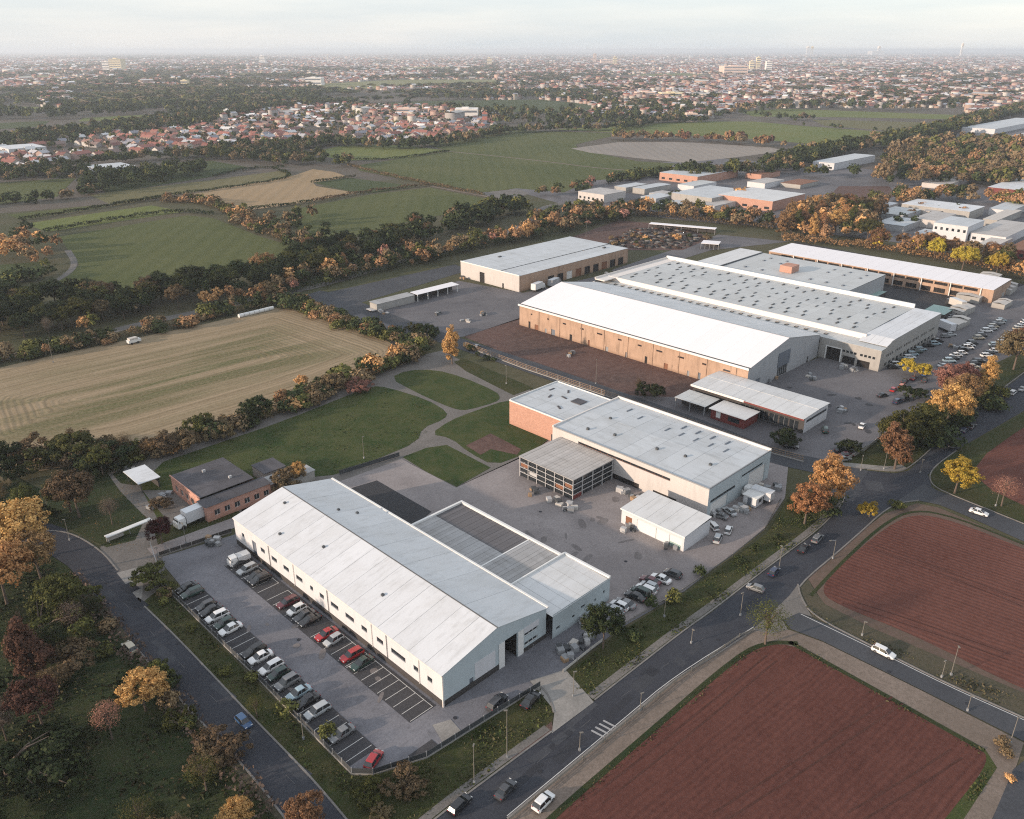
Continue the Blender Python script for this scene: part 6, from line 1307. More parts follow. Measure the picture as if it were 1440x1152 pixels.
# stray things lying in the yards
def crate_heap(px, label, seed, n=4, cat='crates', xy=None):
    rg = random.Random(seed); x, y = xy or P(*px); r_ = empty('crate_stack', (x, y, 0.05), R(rg.uniform(0, 90)), label=label, cat=cat)
    for k in range(n):
        s = rg.uniform(.8, 1.6); a, b = rg.uniform(-1.8, 1.8), rg.uniform(-1.2, 1.2); h = rg.uniform(.4, 1.2)
        MB().box(-s / 2, s / 2, -s * .4, s * .4, 0, h).build('crate', M[rg.choice(('timber', 'tarpaulin', 'grey_metal', 'dark_metal', 'galvanised', 'grey_metal', 'dark_metal'))], r_, (a, b, 0), R(rg.uniform(0, 90)))
        if rg.random() < .6: MB().box(-s * .6, s * .6, -.05, .05, 0, .1).build('plank', M['galvanised'], r_, (a * 1.3, b * 1.3, h * .3), R(rg.uniform(0, 180)))
HEAPS = [((690, 752), 'small scrap heap on the concrete behind the dark ribbed roof'), ((748, 695), 'white and grey oddments left of the glazed block'), ((870, 692), 'pale pieces beside the glazed block corner'), ((893, 703), 'tangle of pale frames at the foot of the long block'), ((886, 745), 'rusty oddments at the garage corner'), ((780, 708), 'dark oddments under the glazed front, left'), ((800, 716), 'dark oddments under the glazed front, right'),
 ((1004, 722), 'pale machinery heap left end of the end wall'), ((1040, 715), 'jumbled frames at the middle of the end wall'), ((1075, 690), 'pale boxes near the far corner of the end wall'), ((1090, 688), 'white sacks by the works road corner'), ((1186, 517), 'row of small machines in front of the loading doors, left'), ((1200, 520), 'row of small machines in front of the loading doors, right'), ((1140, 532), 'two pale slabs lying on the east yard'), ((1090, 530), 'pale timber pile by the hall entrance'), ((1075, 537), 'white boards along the hall gable'),
 ((1186, 579), 'pale board lying right of the workshop'), ((804, 500), 'white oddments in the middle of the earth yard'), ((668, 490), 'pale planks at the corner of the earth yard'), ((615, 442), 'low mound of slabs in the depot yard'), ((655, 452), 'brown oddments in the depot yard'), ((678, 444), 'dark bin in the depot yard'), ((540, 440), 'white sacks at the end of the grey shed'), ((650, 392), 'white oddments at the depot warehouse corner'), ((820, 402), 'white packages on the depot yard, left'), ((838, 400), 'white packages on the depot yard, right'), ((852, 388), 'white tanks beyond the packages'),
 ((795, 922), 'dark trailer frame by the entrance drive'), ((812, 912), 'grey oddments on the strip behind the drive'), ((832, 898), 'pale oddments on the strip near the dark tree'), ((818, 870), 'round white wrapped bundle by the annex wall'), ((748, 893), 'brown oddments by the open loading bay'), ((945, 768), 'concrete slab in the yard below the garage'), ((300, 765), 'white slab beside the white van'), ((182, 665), 'dark rubbish heap in the garden bed'), ((232, 700), 'dark junk pile before the sunlit brick front'), ((222, 712), 'scrap frames in the garden of the brick house'), ((1345, 490), 'pale pallets by the hall corner'), ((1310, 475), 'sheet pile behind the wall row')]
for i, (px, lb) in enumerate(HEAPS): crate_heap(px, lb, i, 5 if i % 3 else 7)
crate_heap(None, 'broken white frames at the yard corner', 99, 6, xy=(150, 76.5))
hb = empty('hay_trailer', (*P(336, 447), 0), R(2), label='long white wrapped bale row at the top of the stubble field', cat='bales')
for k in range(7): MB().cyl((k * 2.2, 0, .7), (k * 2.2 + 2.0, 0, .7), .75, .75, 12).build('bale', M['white_metal'], hb)
tr_ = empty('farm_trailer', (*P(182, 486), 0), R(5), label='small pale trailer at the upper left of the stubble field', cat='trailer'); bx(tr_, 'body', M['white_metal'], 0, 4.5, 0, 2, .6, 1.5); bx(tr_, 'canopy', M['tarpaulin'], .5, 3.5, .1, 1.9, 1.51, 2.2)
for s in (1, 3.2): MB().cyl((s, -.1, .4), (s, .1, .4), .4, .4, 10).build('wheel', M['tyre'], tr_)
MB().cyl((0, 0, .03), (0, 0, .12), 1.6, 1.5, 18)
# scrap yard mass
rg = np.random.default_rng(4); V, Q = [], []; pts = px_in_poly(520, [(850, 345), (890, 322), (960, 322), (990, 335), (960, 350), (900, 350)], rg)
base = np.array([[-.5, -.5, 0], [.5, -.5, 0], [.5, .5, 0], [-.5, .5, 0], [-.5, -.5, 1], [.5, -.5, 1], [.5, .5, 1], [-.5, .5, 1]]); bq = np.array([[4, 5, 6, 7], [0, 1, 5, 4], [1, 2, 6, 5], [2, 3, 7, 6], [3, 0, 4, 7]])
cols = []
for i, (x, y) in enumerate(pts):
    a = rg.uniform(0, 3.1); c, s = math.cos(a), math.sin(a); b = base * (rg.uniform(.8, 4), rg.uniform(.8, 2.5), rg.uniform(.3, 1.0)); V.append(np.stack([x + b[:, 0] * c - b[:, 1] * s, y + b[:, 0] * s + b[:, 1] * c, b[:, 2]], 1)); Q.append(bq + 8 * i)
    cc = [(0.13, .11, .1), (.1, .07, .055), (.05, .05, .055), (.16, .08, .055), (.3, .28, .26), (.07, .07, .06)][rg.integers(0, 6)]; cols.append(np.tile([*(c_ * .55 for c_ in cc), 1], (8, 1)))
setp(mesh_obj('scrap_heaps', np_mesh('scrap_heaps', np.concatenate(V), np.concatenate(Q), M['town_mass'], {'col': ('FLOAT_COLOR', np.concatenate(cols))})), 'jumble of scrap and crates covering the yard behind the depot', 'scrap', kind='stuff')

# ------------------------------------------------------------------ trees
LEAF = {}
for nm, c, c2 in (('dark green', (0.03, 0.042, 0.017), (0.062, 0.078, 0.028)), ('olive green', (0.075, 0.082, 0.024), (0.16, 0.155, 0.045)), ('orange', (0.46, 0.25, 0.1), (0.68, 0.4, 0.18)), ('rusty', (0.24, 0.135, 0.07), (0.38, 0.22, 0.11)),
                  ('golden yellow', (0.46, 0.34, 0.05), (0.64, 0.48, 0.08)), ('brown', (0.15, 0.11, 0.062), (0.25, 0.175, 0.095)), ('greyish bare', (0.15, 0.115, 0.09), (0.24, 0.18, 0.14)), ('pinkish', (0.32, 0.16, 0.12), (0.45, 0.23, 0.17)),
                  ('maroon', (0.05, 0.014, 0.014), (0.09, 0.022, 0.022)), ('reddish brown', (0.1, 0.052, 0.036), (0.16, 0.078, 0.052))):
    LEAF[nm] = (leaf_mat('leaves_' + nm.replace(' ', '_'), c, c2), np.array(c), np.array(c2))
wall_mat('bark', (0.13, 0.1, 0.08), 0.3)
def quads_at(pos, nrm, size, rng):
    n = len(pos); a = np.cross(nrm, rng.normal(size=(n, 3))); a /= np.linalg.norm(a, axis=1, keepdims=True) + 1e-9
    b = np.cross(nrm, a); s = (size * rng.uniform(.55, 1.3, n))[:, None]; s2 = s * rng.uniform(.5, 1.0, n)[:, None]
    V = np.stack([pos - a * s - b * s2 * .3, pos + a * s * .2 - b * s2, pos + a * s + b * s2 * .3, pos - a * s * .2 + b * s2], 1).reshape(-1, 3)
    return V, np.arange(4 * n).reshape(-1, 4)
def crown_points(rng, lobes, n, clumps=26, cr=.9, spread=.35, low=-1.0):
    P_, N_ = [], []; vol = np.array([l[3] * l[4] * l[5] for l in lobes]); vol = vol ** .67; vol /= vol.sum()
    for l, v in zip(lobes, vol):
        c = np.array(l[:3]); r = np.array(l[3:6]); K = max(4, int(clumps * v * 3)); d = rng.normal(size=(K, 3)); d /= np.linalg.norm(d, axis=1, keepdims=True); d = d[d[:, 2] > low]; K = len(d)
        cc = c + d * r * rng.uniform(.62, 1.0, (K, 1)); m = int(n * v); i = rng.integers(0, K, m)
        e = rng.normal(size=(m, 3)); e /= np.linalg.norm(e, axis=1, keepdims=True); p_ = cc[i] + e * (cr * rng.uniform(.3, 1.0, (m, 1)) ** .6) * np.array([1, 1, .75])
        nn = e * .6 + d[i] * .5 + rng.normal(size=(m, 3)) * spread; nn[:, 2] += .15; nn /= np.linalg.norm(nn, axis=1, keepdims=True)
        P_.append(p_); N_.append(nn)
    return np.concatenate(P_), np.concatenate(N_)
def tree_proto(seed, kind):
    rng = np.random.default_rng(seed); lobes = []; size = .16; n = 8200; clumps = 60; cr = .68; low = -.7; trunk_h = 3
    if kind == 'broad':
        lobes = [(0, 0, 6.2, 3.0, 3.0, 2.9)] + [(2.1 * math.cos(a), 2.1 * math.sin(a), rng.uniform(4.2, 6.6), 2.1, 2.1, rng.uniform(1.7, 2.3)) for a in rng.uniform(0, 6.3, 6)]
    elif kind == 'tall':
        lobes = [(rng.normal() * .5, rng.normal() * .5, z, r, r, 1.7) for z, r in ((3.0, 1.7), (4.5, 2.2), (6.2, 2.1), (7.8, 1.6), (9.0, .9))]; clumps = 40; cr = .7
    elif kind == 'sparse':
        lobes = [(rng.normal() * 1.0, rng.normal() * 1.0, rng.uniform(4, 7.5), 2.3, 2.3, 1.9) for _ in range(5)]; n = 4200; clumps = 50; cr = .7; size = .12
    elif kind == 'bare':
        lobes = [(0, 0, 6, 3.0, 3.0, 3.0)]; n = 2600; clumps = 60; cr = 1.3; size = .1
    elif kind == 'shrub':
        lobes = [(rng.normal() * 1.5, rng.normal() * 1.5, rng.uniform(1.0, 2.4), rng.uniform(1.4, 2.3), rng.uniform(1.4, 2.3), rng.uniform(1.0, 1.7)) for _ in range(6)]; n = 5200; clumps = 40; low = -.4; cr = .55; trunk_h = .8; size = .15
    p_, nn = crown_points(rng, lobes, n, clumps, cr, low=low); V, Q = quads_at(p_, nn, size, rng); tint = np.repeat(np.clip(rng.normal(.45, .22, len(Q)), 0, 1), 4)
    V[:, 2] = np.maximum(V[:, 2], .05)
    crown = np_mesh('crown', V, Q, LEAF['dark green'][0], {'tint': ('FLOAT', tint)})
    mb = MB(); mb.cyl((0, 0, -.1), (.1, 0, trunk_h), .22, .15, 7, cap=False); rg = random.Random(seed); top = (.1, 0, trunk_h)
    for k in range(7 if kind != 'bare' else 14):
        l = lobes[k % len(lobes)]; e = (l[0] + rg.uniform(-1, 1) * 1.2, l[1] + rg.uniform(-1, 1) * 1.2, l[2] + rg.uniform(-.5, 2.0)); mid = ((top[0] + e[0]) * .5, (top[1] + e[1]) * .5, (top[2] + e[2]) * .5 + .4)
        mb.cyl(top, mid, .11, .07, 5, cap=False); mb.cyl(mid, e, .07, .02, 4, cap=False)
        if kind in ('bare', 'sparse'):
            for _ in range(4): mb.cyl(mid, (e[0] + rg.uniform(-1.3, 1.3), e[1] + rg.uniform(-1.3, 1.3), e[2] + rg.uniform(-.8, .8)), .035, .01, 3, cap=False)
    return crown, mb.mesh('trunk', M['bark'])
PROTO = {k: [tree_proto(s * 17 + i, k) for s in range(n)] for i, (k, n) in enumerate((('broad', 4), ('tall', 3), ('sparse', 3), ('bare', 3), ('shrub', 4)))}
NOM = {'broad': 9.2, 'tall': 10.0, 'sparse': 9.0, 'bare': 9.3, 'shrub': 3.6}
rt = random.Random(21)
def tree(x, y, h, kind, colour, label, group=None, wide=1.0, nm=None):
    crown, trunk = rt.choice(PROTO[kind]); s = h / NOM[kind]
    r_ = empty(nm or ('shrub' if kind == 'shrub' else 'tree'), (x, y, 0), rt.uniform(0, 6.28), label=label, cat='shrub' if kind == 'shrub' else 'tree')
    if group: r_['group'] = group
    r_.scale = (s * wide, s * wide, s)
    o = mesh_obj('crown', crown, r_); o.material_slots[0].link = 'OBJECT'; o.material_slots[0].material = LEAF[colour][0]; mesh_obj('trunk', trunk, r_); return r_
# single trees one can point to (height in metres)
for px, h, k, c, wd, lb in (((636, 512), 12.5, 'tall', 'orange', .95, 'slender orange tree alone at the bend of the works road'), ((1131, 737), 10.5, 'broad', 'orange', 1.0, 'left and lower of the two orange trees at the yard corner'), ((1160, 716), 13.5, 'broad', 'orange', .9, 'right and taller of the two orange trees at the yard corner'),
  ((1342, 694), 9, 'broad', 'golden yellow', 1.2, 'round golden yellow tree at the road junction'), ((1408, 712), 8, 'bare', 'pinkish', 1.0, 'bare pinkish tree beside the yellow one'), ((1222, 727), 3.4, 'shrub', 'golden yellow', .7, 'tiny golden tree at the edge of the main road'),
  ((1076, 906), 9, 'bare', 'olive green', 1.1, 'thin olive tree at the tip of the ploughed field'), ((848, 912), 9, 'broad', 'dark green', .95, 'dense dark green tree at the annex end'), ((228, 765), 6.5, 'broad', 'maroon', 1.05, 'dark maroon tree by the white lorry'),
  ((112, 728), 12, 'broad', 'brown', 1.0, 'brown tree on the grass above the junction'), ((100, 720), 10, 'broad', 'olive green', 1.1, 'olive tree behind the brown tree above the junction'), ((158, 738), 7, 'bare', 'greyish bare', .8, 'bare thin tree on the grass by the park path'),
  ((205, 1000), 8.2, 'broad', 'orange', 1.05, 'orange tree leaning over the west road'), ((28, 790), 14, 'broad', 'orange', 1.1, 'big orange tree at the left picture edge, upper'), ((10, 850), 13, 'broad', 'orange', 1.0, 'big orange tree at the left picture edge, lower'), ((58, 815), 11, 'broad', 'rusty', 1.0, 'rusty tree at the bend of the west road'),
  ((92, 870), 9.5, 'broad', 'olive green', .95, 'olive tree below the bend of the west road'), ((50, 960), 12, 'tall', 'reddish brown', 1.1, 'tall reddish tree deep in the left wood'), ((60, 1020), 9, 'broad', 'reddish brown', 1.0, 'low reddish tree deep in the left wood'), ((158, 1040), 7.5, 'bare', 'pinkish', .8, 'small bare pinkish tree in the left wood clearing'),
  ((435, 1168), 6.5, 'broad', 'rusty', 1.0, 'rusty tree top at the bottom edge by the west road'), ((335, 1175), 6, 'broad', 'orange', .9, 'orange tree top at the bottom edge of the left wood'), ((362, 1010), 4.5, 'bare', 'olive green', .9, 'thin bare sapling on the west road verge'),
  ((1258, 660), 12, 'tall', 'rusty', 1.2, 'rusty front tree of the belt at the junction'), ((1262, 640), 13, 'broad', 'olive green', 1.0, 'olive tree right behind the rusty front tree'), ((1298, 628), 12.5, 'broad', 'olive green', 1.1, 'widest olive tree of the belt by the east yard'), ((1330, 600), 13, 'broad', 'orange', 1.0, 'orange tree in the middle of the belt by the east yard'),
  ((1348, 580), 12, 'broad', 'rusty', 1.0, 'rusty tree behind the orange one in the belt'), ((1332, 560), 11, 'broad', 'pinkish', 1.1, 'pinkish tree of the belt nearest the car lines'), ((1352, 553), 10, 'broad', 'pinkish', .9, 'second pinkish tree of the belt by the car lines'), ((1384, 556), 12, 'tall', 'orange', 1.0, 'orange tree at the end of the belt by the car lines'),
  ((1425, 520), 13, 'broad', 'brown', 1.1, 'brown tree by the far end of the east yard'), ((1442, 512), 14, 'broad', 'rusty', 1.1, 'rusty tree cut by the right picture edge'), ((1286, 530), 5, 'shrub', 'golden yellow', .9, 'small golden bush among the coloured cars'), ((1195, 634), 3.2, 'shrub', 'dark green', 1.0, 'round dark green bush on the corner island'),
  ((1100, 628), 4, 'shrub', 'dark green', 1.2, 'dark bush along the works road'), ((1285, 562), 3.5, 'shrub', 'dark green', 1.1, 'dark bush at the kerb of the east yard'), ((604, 475), 5, 'shrub', 'dark green', .9, 'right dark bush on the depot corner'), ((584, 468), 3.5, 'shrub', 'olive green', .9, 'left small bush on the depot corner'),
  ((915, 557), 4, 'shrub', 'dark green', 1.1, 'dark bush at the corner of the earth yard'), ((897, 552), 5, 'bare', 'brown', .6, 'thin brown sapling in the corner of the earth yard'), ((504, 552), 4, 'shrub', 'pinkish', 1.0, 'pale pinkish bush at the park path bend'), ((420, 680), 6, 'broad', 'orange', .8, 'orange tree between the brick wing and the warehouse'), ((400, 690), 5, 'shrub', 'brown', .9, 'brown bush at the back corner of the warehouse'),
  ((70, 475), 8, 'bare', 'greyish bare', .7, 'pale bare tree in the gap of the dark belt'), ((215, 820), 3.5, 'shrub', 'olive green', 1.3, 'bushy shrub at the car park gate post'), ((290, 712 + 12), 2.5, 'shrub', 'olive green', 1.0, 'low shrub between the two lorries'), ((176, 660), 3, 'shrub', 'dark green', 1.0, 'dark shrub on the garden bed corner'), ((228, 712), 2.0, 'shrub', 'brown', 1.3, 'brown tangle of shrub by the brick front')):
    x, y = P(*px); tree(x, y, h, k, c, lb, wide=wd)

# belts, hedgerows and woods: every tree as (x, y, height, kind, colour, place)
TREES = []; FIELD_G = [PP(f_[1]) for f_ in FAR_FIELDS]
def belt(pts, width, spacing, hts, pal, place, kinds=('broad',), seed=0, px=True):
    rg = random.Random(seed + 100); g = PP(pts); tot = sum(math.dist(a, b) for a, b in zip(g, g[1:])); n = max(1, int(tot / spacing * max(1, width / (spacing * 1.1))))
    for _ in range(n):
        s = rg.uniform(0, tot)
        for a, b in zip(g, g[1:]):
            d = math.dist(a, b)
            if s <= d:
                t = s / d; u = (b[0] - a[0]) / d, (b[1] - a[1]) / d; o = rg.uniform(-.5, .5) * width
                TREES.append((a[0] + (b[0] - a[0]) * t - u[1] * o, a[1] + (b[1] - a[1]) * t + u[0] * o, rg.uniform(*hts), rg.choice(kinds), rg.choices([p_[0] for p_ in pal], [p_[1] for p_ in pal])[0], place)); break
            s -= d
def wood(poly, spacing, hts, pal, place, kinds=('broad',), seed=0, gap=0.0):
    rg = np.random.default_rng(seed + 50); g = PP(poly); ar = abs(sum(a[0] * b[1] - b[0] * a[1] for a, b in zip(g, g[1:] + g[:1]))) / 2; n = int(ar / spacing ** 2)
    rr_ = random.Random(seed)
    for x, y in px_in_poly(n, poly, rg):
        if any(inside(x, y, g_) for g_ in FIELD_G): continue
        if gap and math.sin(x * .13 + seed) * math.cos(y * .11 + seed * .7) < gap - .9: continue
        TREES.append((x, y, rr_.uniform(*hts), rr_.choice(kinds), rr_.choices([p_[0] for p_ in pal], [p_[1] for p_ in pal])[0], place))
DG, OG, OR, RU, BR, GY, YE, RB = 'dark green', 'olive green', 'orange', 'rusty', 'brown', 'golden yellow', 'golden yellow', 'reddish brown'
BA = 'greyish bare'
wood([(-60, 690), (55, 690), (62, 770), (100, 800), (150, 880), (215, 960), (300, 1070), (370, 1160), (400, 1240), (-160, 1240), (-160, 760)], 7.4, (4.5, 8.5), [(DG, 5), (OG, 1.6), (BR, 3.5), (RB, .5), (BA, 2), (OR, .1)], 'in the left wood beside the west road', ('broad', 'sparse', 'sparse', 'bare', 'shrub'), 1, gap=1.0)
belt([(120, 850), (190, 935), (270, 1035), (390, 1180)], 5, 6, (2, 3.6), [(BR, 3), (BA, 3), (RB, 1), (DG, 1)], 'on the bank of the west road', ('shrub',), 2)
belt([(-40, 690), (20, 672), (110, 662), (150, 655)], 11, 6, (5, 8), [(DG, 3), (OG, 2), (BR, 2)], 'between the stubble field and the left wood', ('broad', 'shrub'), 3)
belt([(130, 660), (230, 634), (330, 600), (430, 566), (520, 525), (560, 512), (596, 496)], 7, 2.9, (3, 6), [(DG, 3), (OG, 1.5), (BR, 2.5), (OR, .8), (RU, .8)], 'in the hedge between the stubble field and the park', ('shrub', 'shrub', 'broad'), 4)
belt([(150, 650), (180, 642)], 8, 5, (6, 8), [(BR, 1)], 'in the brown group at the lower end of the park hedge', ('bare', 'broad'), 5)
belt([(400, 560), (440, 548)], 5, 4, (5, 7), [(OR, 1), (RU, 1)], 'in the orange group of the park hedge', ('broad',), 6)
belt([(396, 424), (440, 442), (500, 464), (560, 480), (596, 494)], 8, 3.1, (3.2, 5.5), [(DG, 3), (OG, 2.5), (RU, 1), (BR, 1)], 'in the hedge between the stubble field and the depot', ('shrub', 'shrub', 'broad'), 7)
belt([(-60, 518), (80, 494), (200, 470), (330, 440), (395, 425)], 9, 3.8, (2.5, 5.5), [(DG, 2), (OG, 2), (BR, 2.5), (RU, .8)], 'along the lane above the stubble field', ('shrub', 'broad'), 8)
belt([(110, 470), (150, 462)], 8, 5, (5, 7), [(OR, 1), (OG, 1)], 'in the orange group above the stubble field', ('broad',), 9)
belt([(245, 440), (310, 425)], 6, 5, (5, 7.5), [(OR, 2), (RU, 1)], 'in the orange group above the stubble field', ('broad',), 10)
wood([(-60, 437), (60, 427), (160, 421), (250, 413), (330, 401), (392, 384), (440, 361), (500, 349), (570, 329), (640, 310), (742, 291), (742, 302), (690, 318), (600, 344), (500, 376), (420, 396), (340, 418), (240, 438), (120, 462), (-60, 492)], 5.6, (7.5, 12), [(DG, 8), (OG, 1.4), (BR, .6), (RU, .3)], 'in the dark belt below the green fields', ('broad',), 11)
belt([(330, 432), (400, 410), (470, 394), (540, 377), (620, 360), (700, 342), (790, 325), (850, 312), (880, 305)], 15, 4.4, (4, 9.5), [(OR, 1.6), (RU, 2.5), (BR, 2.5), (OG, 2), (DG, 2.5), ('pinkish', .6)], 'in the orange belt behind the depot', ('broad', 'broad', 'tall'), 12)
belt([(760, 318), (860, 298), (950, 302), (1010, 312), (1090, 320)], 24, 5.5, (5, 10.5), [(DG, 3), (OR, 1), (RU, 2), (BR, 2), (OG, 2)], 'between the depot and the far estate', ('broad',), 13)
wood([(1092, 335), (1110, 310), (1190, 296), (1236, 310), (1238, 340), (1200, 348), (1140, 340)], 6.5, (8, 14.5), [(OR, 2), (RU, 3), (BR, 3), (OG, 1.5)], 'in the tall orange grove behind the loggia range', ('broad', 'tall'), 14)
belt([(1235, 348), (1290, 356), (1340, 366), (1390, 375), (1500, 402)], 16, 5.2, (8, 12), [(OR, 2.5), (RU, 3), (BR, 2), (YE, 1.2), (OG, 1)], 'in the autumn row behind the loggia end', ('broad',), 15)
belt([(1350, 378), (1410, 390)], 8, 8, (9, 12), [(YE, 1)], 'in the golden group behind the loggia end', ('broad',), 16)
wood([(1225, 258), (1250, 225), (1290, 205), (1350, 202), (1500, 214), (1500, 262), (1440, 268), (1330, 262), (1262, 268)], 9, (9, 15), [(BR, 6), (RU, .8), (OG, 2.2), (DG, 2), (BA, 2)], 'in the brown wood on the right', ('broad',), 17)
belt([(1180, 300), (1250, 288), (1330, 280), (1400, 285), (1500, 305)], 28, 7, (7, 11), [(BR, 2), (RU, 2), (OR, 1.5), (OG, 2), (DG, 1)], 'between the brown wood and the right-hand estate', ('broad',), 18)
belt([(960, 252), (1020, 250), (1090, 242), (1140, 225), (1190, 214), (1260, 203), (1320, 188), (1380, 172), (1480, 148)], 34, 7.5, (9, 15), [(DG, 6), (OG, 2), (BR, 1.5)], 'in the dark tree line before the far suburb', ('broad',), 19)
belt([(1100, 240), (1150, 250), (1230, 250)], 24, 10, (7, 12), [(DG, 4), (OG, 1), (RU, 1)], 'around the lone white works building', ('broad',), 20)
belt([(865, 197), (930, 197), (1010, 200), (1100, 208)], 22, 8, (8, 13), [(RU, 3), (BR, 2), (OG, 1), (RB, 1)], 'in the rusty tree line across the green fields', ('broad',), 21)
wood([(115, 268), (130, 256), (200, 248), (288, 236), (285, 248), (220, 260), (140, 275)], 7, (8, 12), [(DG, 8), (OG, 1)], 'in the dark copse below the red-roofed town', ('broad',), 22)
belt([(-60, 294), (40, 285), (110, 280), (130, 268)], 14, 8, (5, 8), [(DG, 4), (BR, 1)], 'along the small fields on the left', ('broad', 'shrub'), 23)
belt([(225, 282), (290, 284), (330, 300), (345, 312), (385, 330), (430, 345)], 13, 5.5, (3.5, 6.5), [(BR, 3), (OG, 2), (RU, 1.5), (OR, .6), (DG, 2)], 'in the brown hedge round the middle fields', ('broad', 'shrub'), 24)
wood([(380, 318), (420, 305), (458, 318), (465, 340), (420, 356), (385, 345)], 9, (6, 10), [(BR, 3), (DG, 3), (OG, 1), (RU, 1)], 'in the copse between two green fields', ('broad',), 25)
wood([(0, 352), (30, 330), (64, 336), (85, 352), (82, 372), (60, 378), (0, 372)], 9, (6, 10), [(OR, 1.3), (OG, 2), (BR, 2), (RU, 1.3), (DG, 3)], 'in the copse at the left edge by the curved track', ('broad',), 26)
belt([(-40, 410), (20, 400), (60, 390), (80, 376)], 10, 7, (4, 7), [(DG, 4), (OG, 1)], 'along the curved track', ('broad', 'shrub'), 27)
belt([(750, 276), (765, 274), (785, 276)], 14, 6, (5, 8), [(BR, 1), (RU, 1), (OG, 1)], 'at the road bend by the big green field', ('broad',), 28)
belt([(790, 275), (850, 258), (925, 248), (960, 240)], 14, 8, (5, 9), [(DG, 3), (OG, 1), (RU, 1), ('pinkish', .4)], 'along the right edge of the big green field', ('broad', 'shrub'), 29)
belt([(-60, 250), (60, 246), (100, 236), (200, 226), (300, 218), (390, 212), (470, 203), (560, 210), (640, 202), (700, 188), (780, 184), (860, 184), (930, 172), (1000, 172)], 26, 6.5, (6, 11), [(DG, 5), (OG, 1.5), (BR, 2)], 'at the foot of the nearer town', ('broad',), 30)
wood([(225, 226), (300, 212), (400, 204), (500, 198), (430, 212), (425, 220), (495, 228), (490, 237), (400, 234), (300, 226)], 8, (7, 11), [(DG, 5), (OG, 1), (BR, 1.5)], 'in the wood between the nearer town and the tan field', ('broad',), 61)
wood([(-60, 240), (60, 243), (120, 240), (150, 250), (108, 256), (-60, 260)], 8, (6, 10), [(DG, 4), (BR, 2)], 'in the strip of wood at the left below the town', ('broad',), 62)
belt([(-60, 212), (60, 196), (230, 178), (330, 156), (420, 146), (480, 148)], 120, 10, (8, 13), [(DG, 6), (OG, 1), (BR, 1)], 'behind the nearer town', ('broad',), 31)
wood([(-60, 168), (-60, 138), (120, 150), (260, 135), (450, 126), (450, 142), (330, 152), (210, 160), (60, 170)], 20, (11, 16), [(DG, 6), (OG, 1)], 'in the far dark woods on the left', ('broad',), 32)
wood([(560, 152), (640, 138), (760, 130), (900, 150), (1010, 150), (1000, 168), (900, 178), (780, 180), (700, 176), (600, 150)], 18, (9, 15), [(DG, 6), (OG, 1.5), (BR, 1)], 'in the wood behind the green fields', ('broad',), 33)
belt([(1030, 158), (1150, 152), (1350, 158)], 60, 22, (11, 16), [(DG, 4), (BR, 2)], 'before the right-hand suburb', ('broad',), 34)
belt([(1127, 178), (1260, 188), (1330, 184)], 16, 14, (6, 9), [(DG, 3), (BR, 1)], 'between the two far right fields', ('broad',), 35)
belt([(1000, 168), (1040, 160), (1110, 172), (1140, 168)], 20, 14, (8, 12), [(DG, 3), (BR, 1)], 'between the far right fields', ('broad',), 36)
wood(TOWN[0], 17, (4.5, 8), [(DG, 5), (BR, 2), (OG, 2)], 'among the houses of the nearer town', ('broad',), 37)
belt([(1240, 325), (1300, 305), (1360, 300)], 24, 12, (5, 8), [(DG, 2), (RU, 1)], 'inside the right-hand estate', ('broad',), 38)
belt([(880, 300), (960, 280), (1040, 275)], 40, 22, (5, 8), [(DG, 3), (RU, 1), (OR, 1)], 'inside the far estate', ('broad', 'shrub'), 39)
belt([(870, 880), (960, 840), (1080, 760), (1105, 715)], 4, 9, (1.2, 2.4), [(DG, 4), (OG, 1)], 'on the verge below the inner yard', ('shrub',), 40)
belt([(858, 905), (905, 880)], 4, 4, (1.5, 2.4), [(OG, 1), (DG, 3)], 'on the verge near the annex end', ('shrub',), 41)
belt([(1240, 645), (1300, 625), (1350, 592), (1392, 552)], 9, 5, (3, 5), [(DG, 5), (OG, 1)], 'under the belt by the east yard', ('shrub',), 42)
belt([(1112, 718), (1170, 712)], 9, 4, (2, 4), [(DG, 4)], 'under the two orange trees at the yard corner', ('shrub',), 43)
belt([(500, 1120), (560, 1110), (640, 1085)], 9, 6, (1.2, 2.6), [(OG, 3), (BR, 1)], 'on the verge below the car park', ('shrub',), 44)
belt([(232, 838), (300, 912), (420, 1040)], 4, 8, (1.0, 2.2), [(OG, 3), (BR, 1)], 'along the verge beside the fence', ('shrub',), 45)
belt([(1250, 712), (1290, 712)], 2, 3, (1.0, 1.8), [(OG, 1)], 'on the tip of the upper red field', ('shrub',), 46)
belt([(640, 480), (720, 524)], 2, 4, (1, 2), [(BR, 1), (DG, 1)], 'along the works road strip', ('shrub',), 47)
belt([(820, 470), (960, 520), (1030, 548)], 3, 5, (1, 2.6), [(BR, 2), (RU, 1), (DG, 1)], 'at the foot of the sandy wall', ('shrub',), 48)
belt([(1405, 1040), (1440, 1052)], 4, 3, (1.5, 3), [(BR, 1), (OR, 1)], 'at the corner of the lowest lane', ('shrub',), 49)
belt([(1418, 1060), (1405, 1100)], 3, 3, (1, 1.6), [(BR, 1), (OR, 1)], 'beside the lowest lane', ('shrub',), 50)
belt([(440, 995), (452, 1060)], 4, 6, (1, 2), [(OG, 1)], 'beside the car park fence foot', ('shrub',), 51)
belt([(860, 345), (920, 330), (980, 342)], 30, 9, (1.2, 3), [(BR, 3), (DG, 1), (OR, .5)], 'among the scrap behind the depot', ('shrub',), 71)
print('trees', len(TREES))
TREES = [(x, y, h, k, (('olive green', 'dark green', 'brown')[int(x * 7 + y) % 3] if c == 'greyish bare' and k in ('shrub', 'broad') else c), pl) for x, y, h, k, c, pl in TREES]
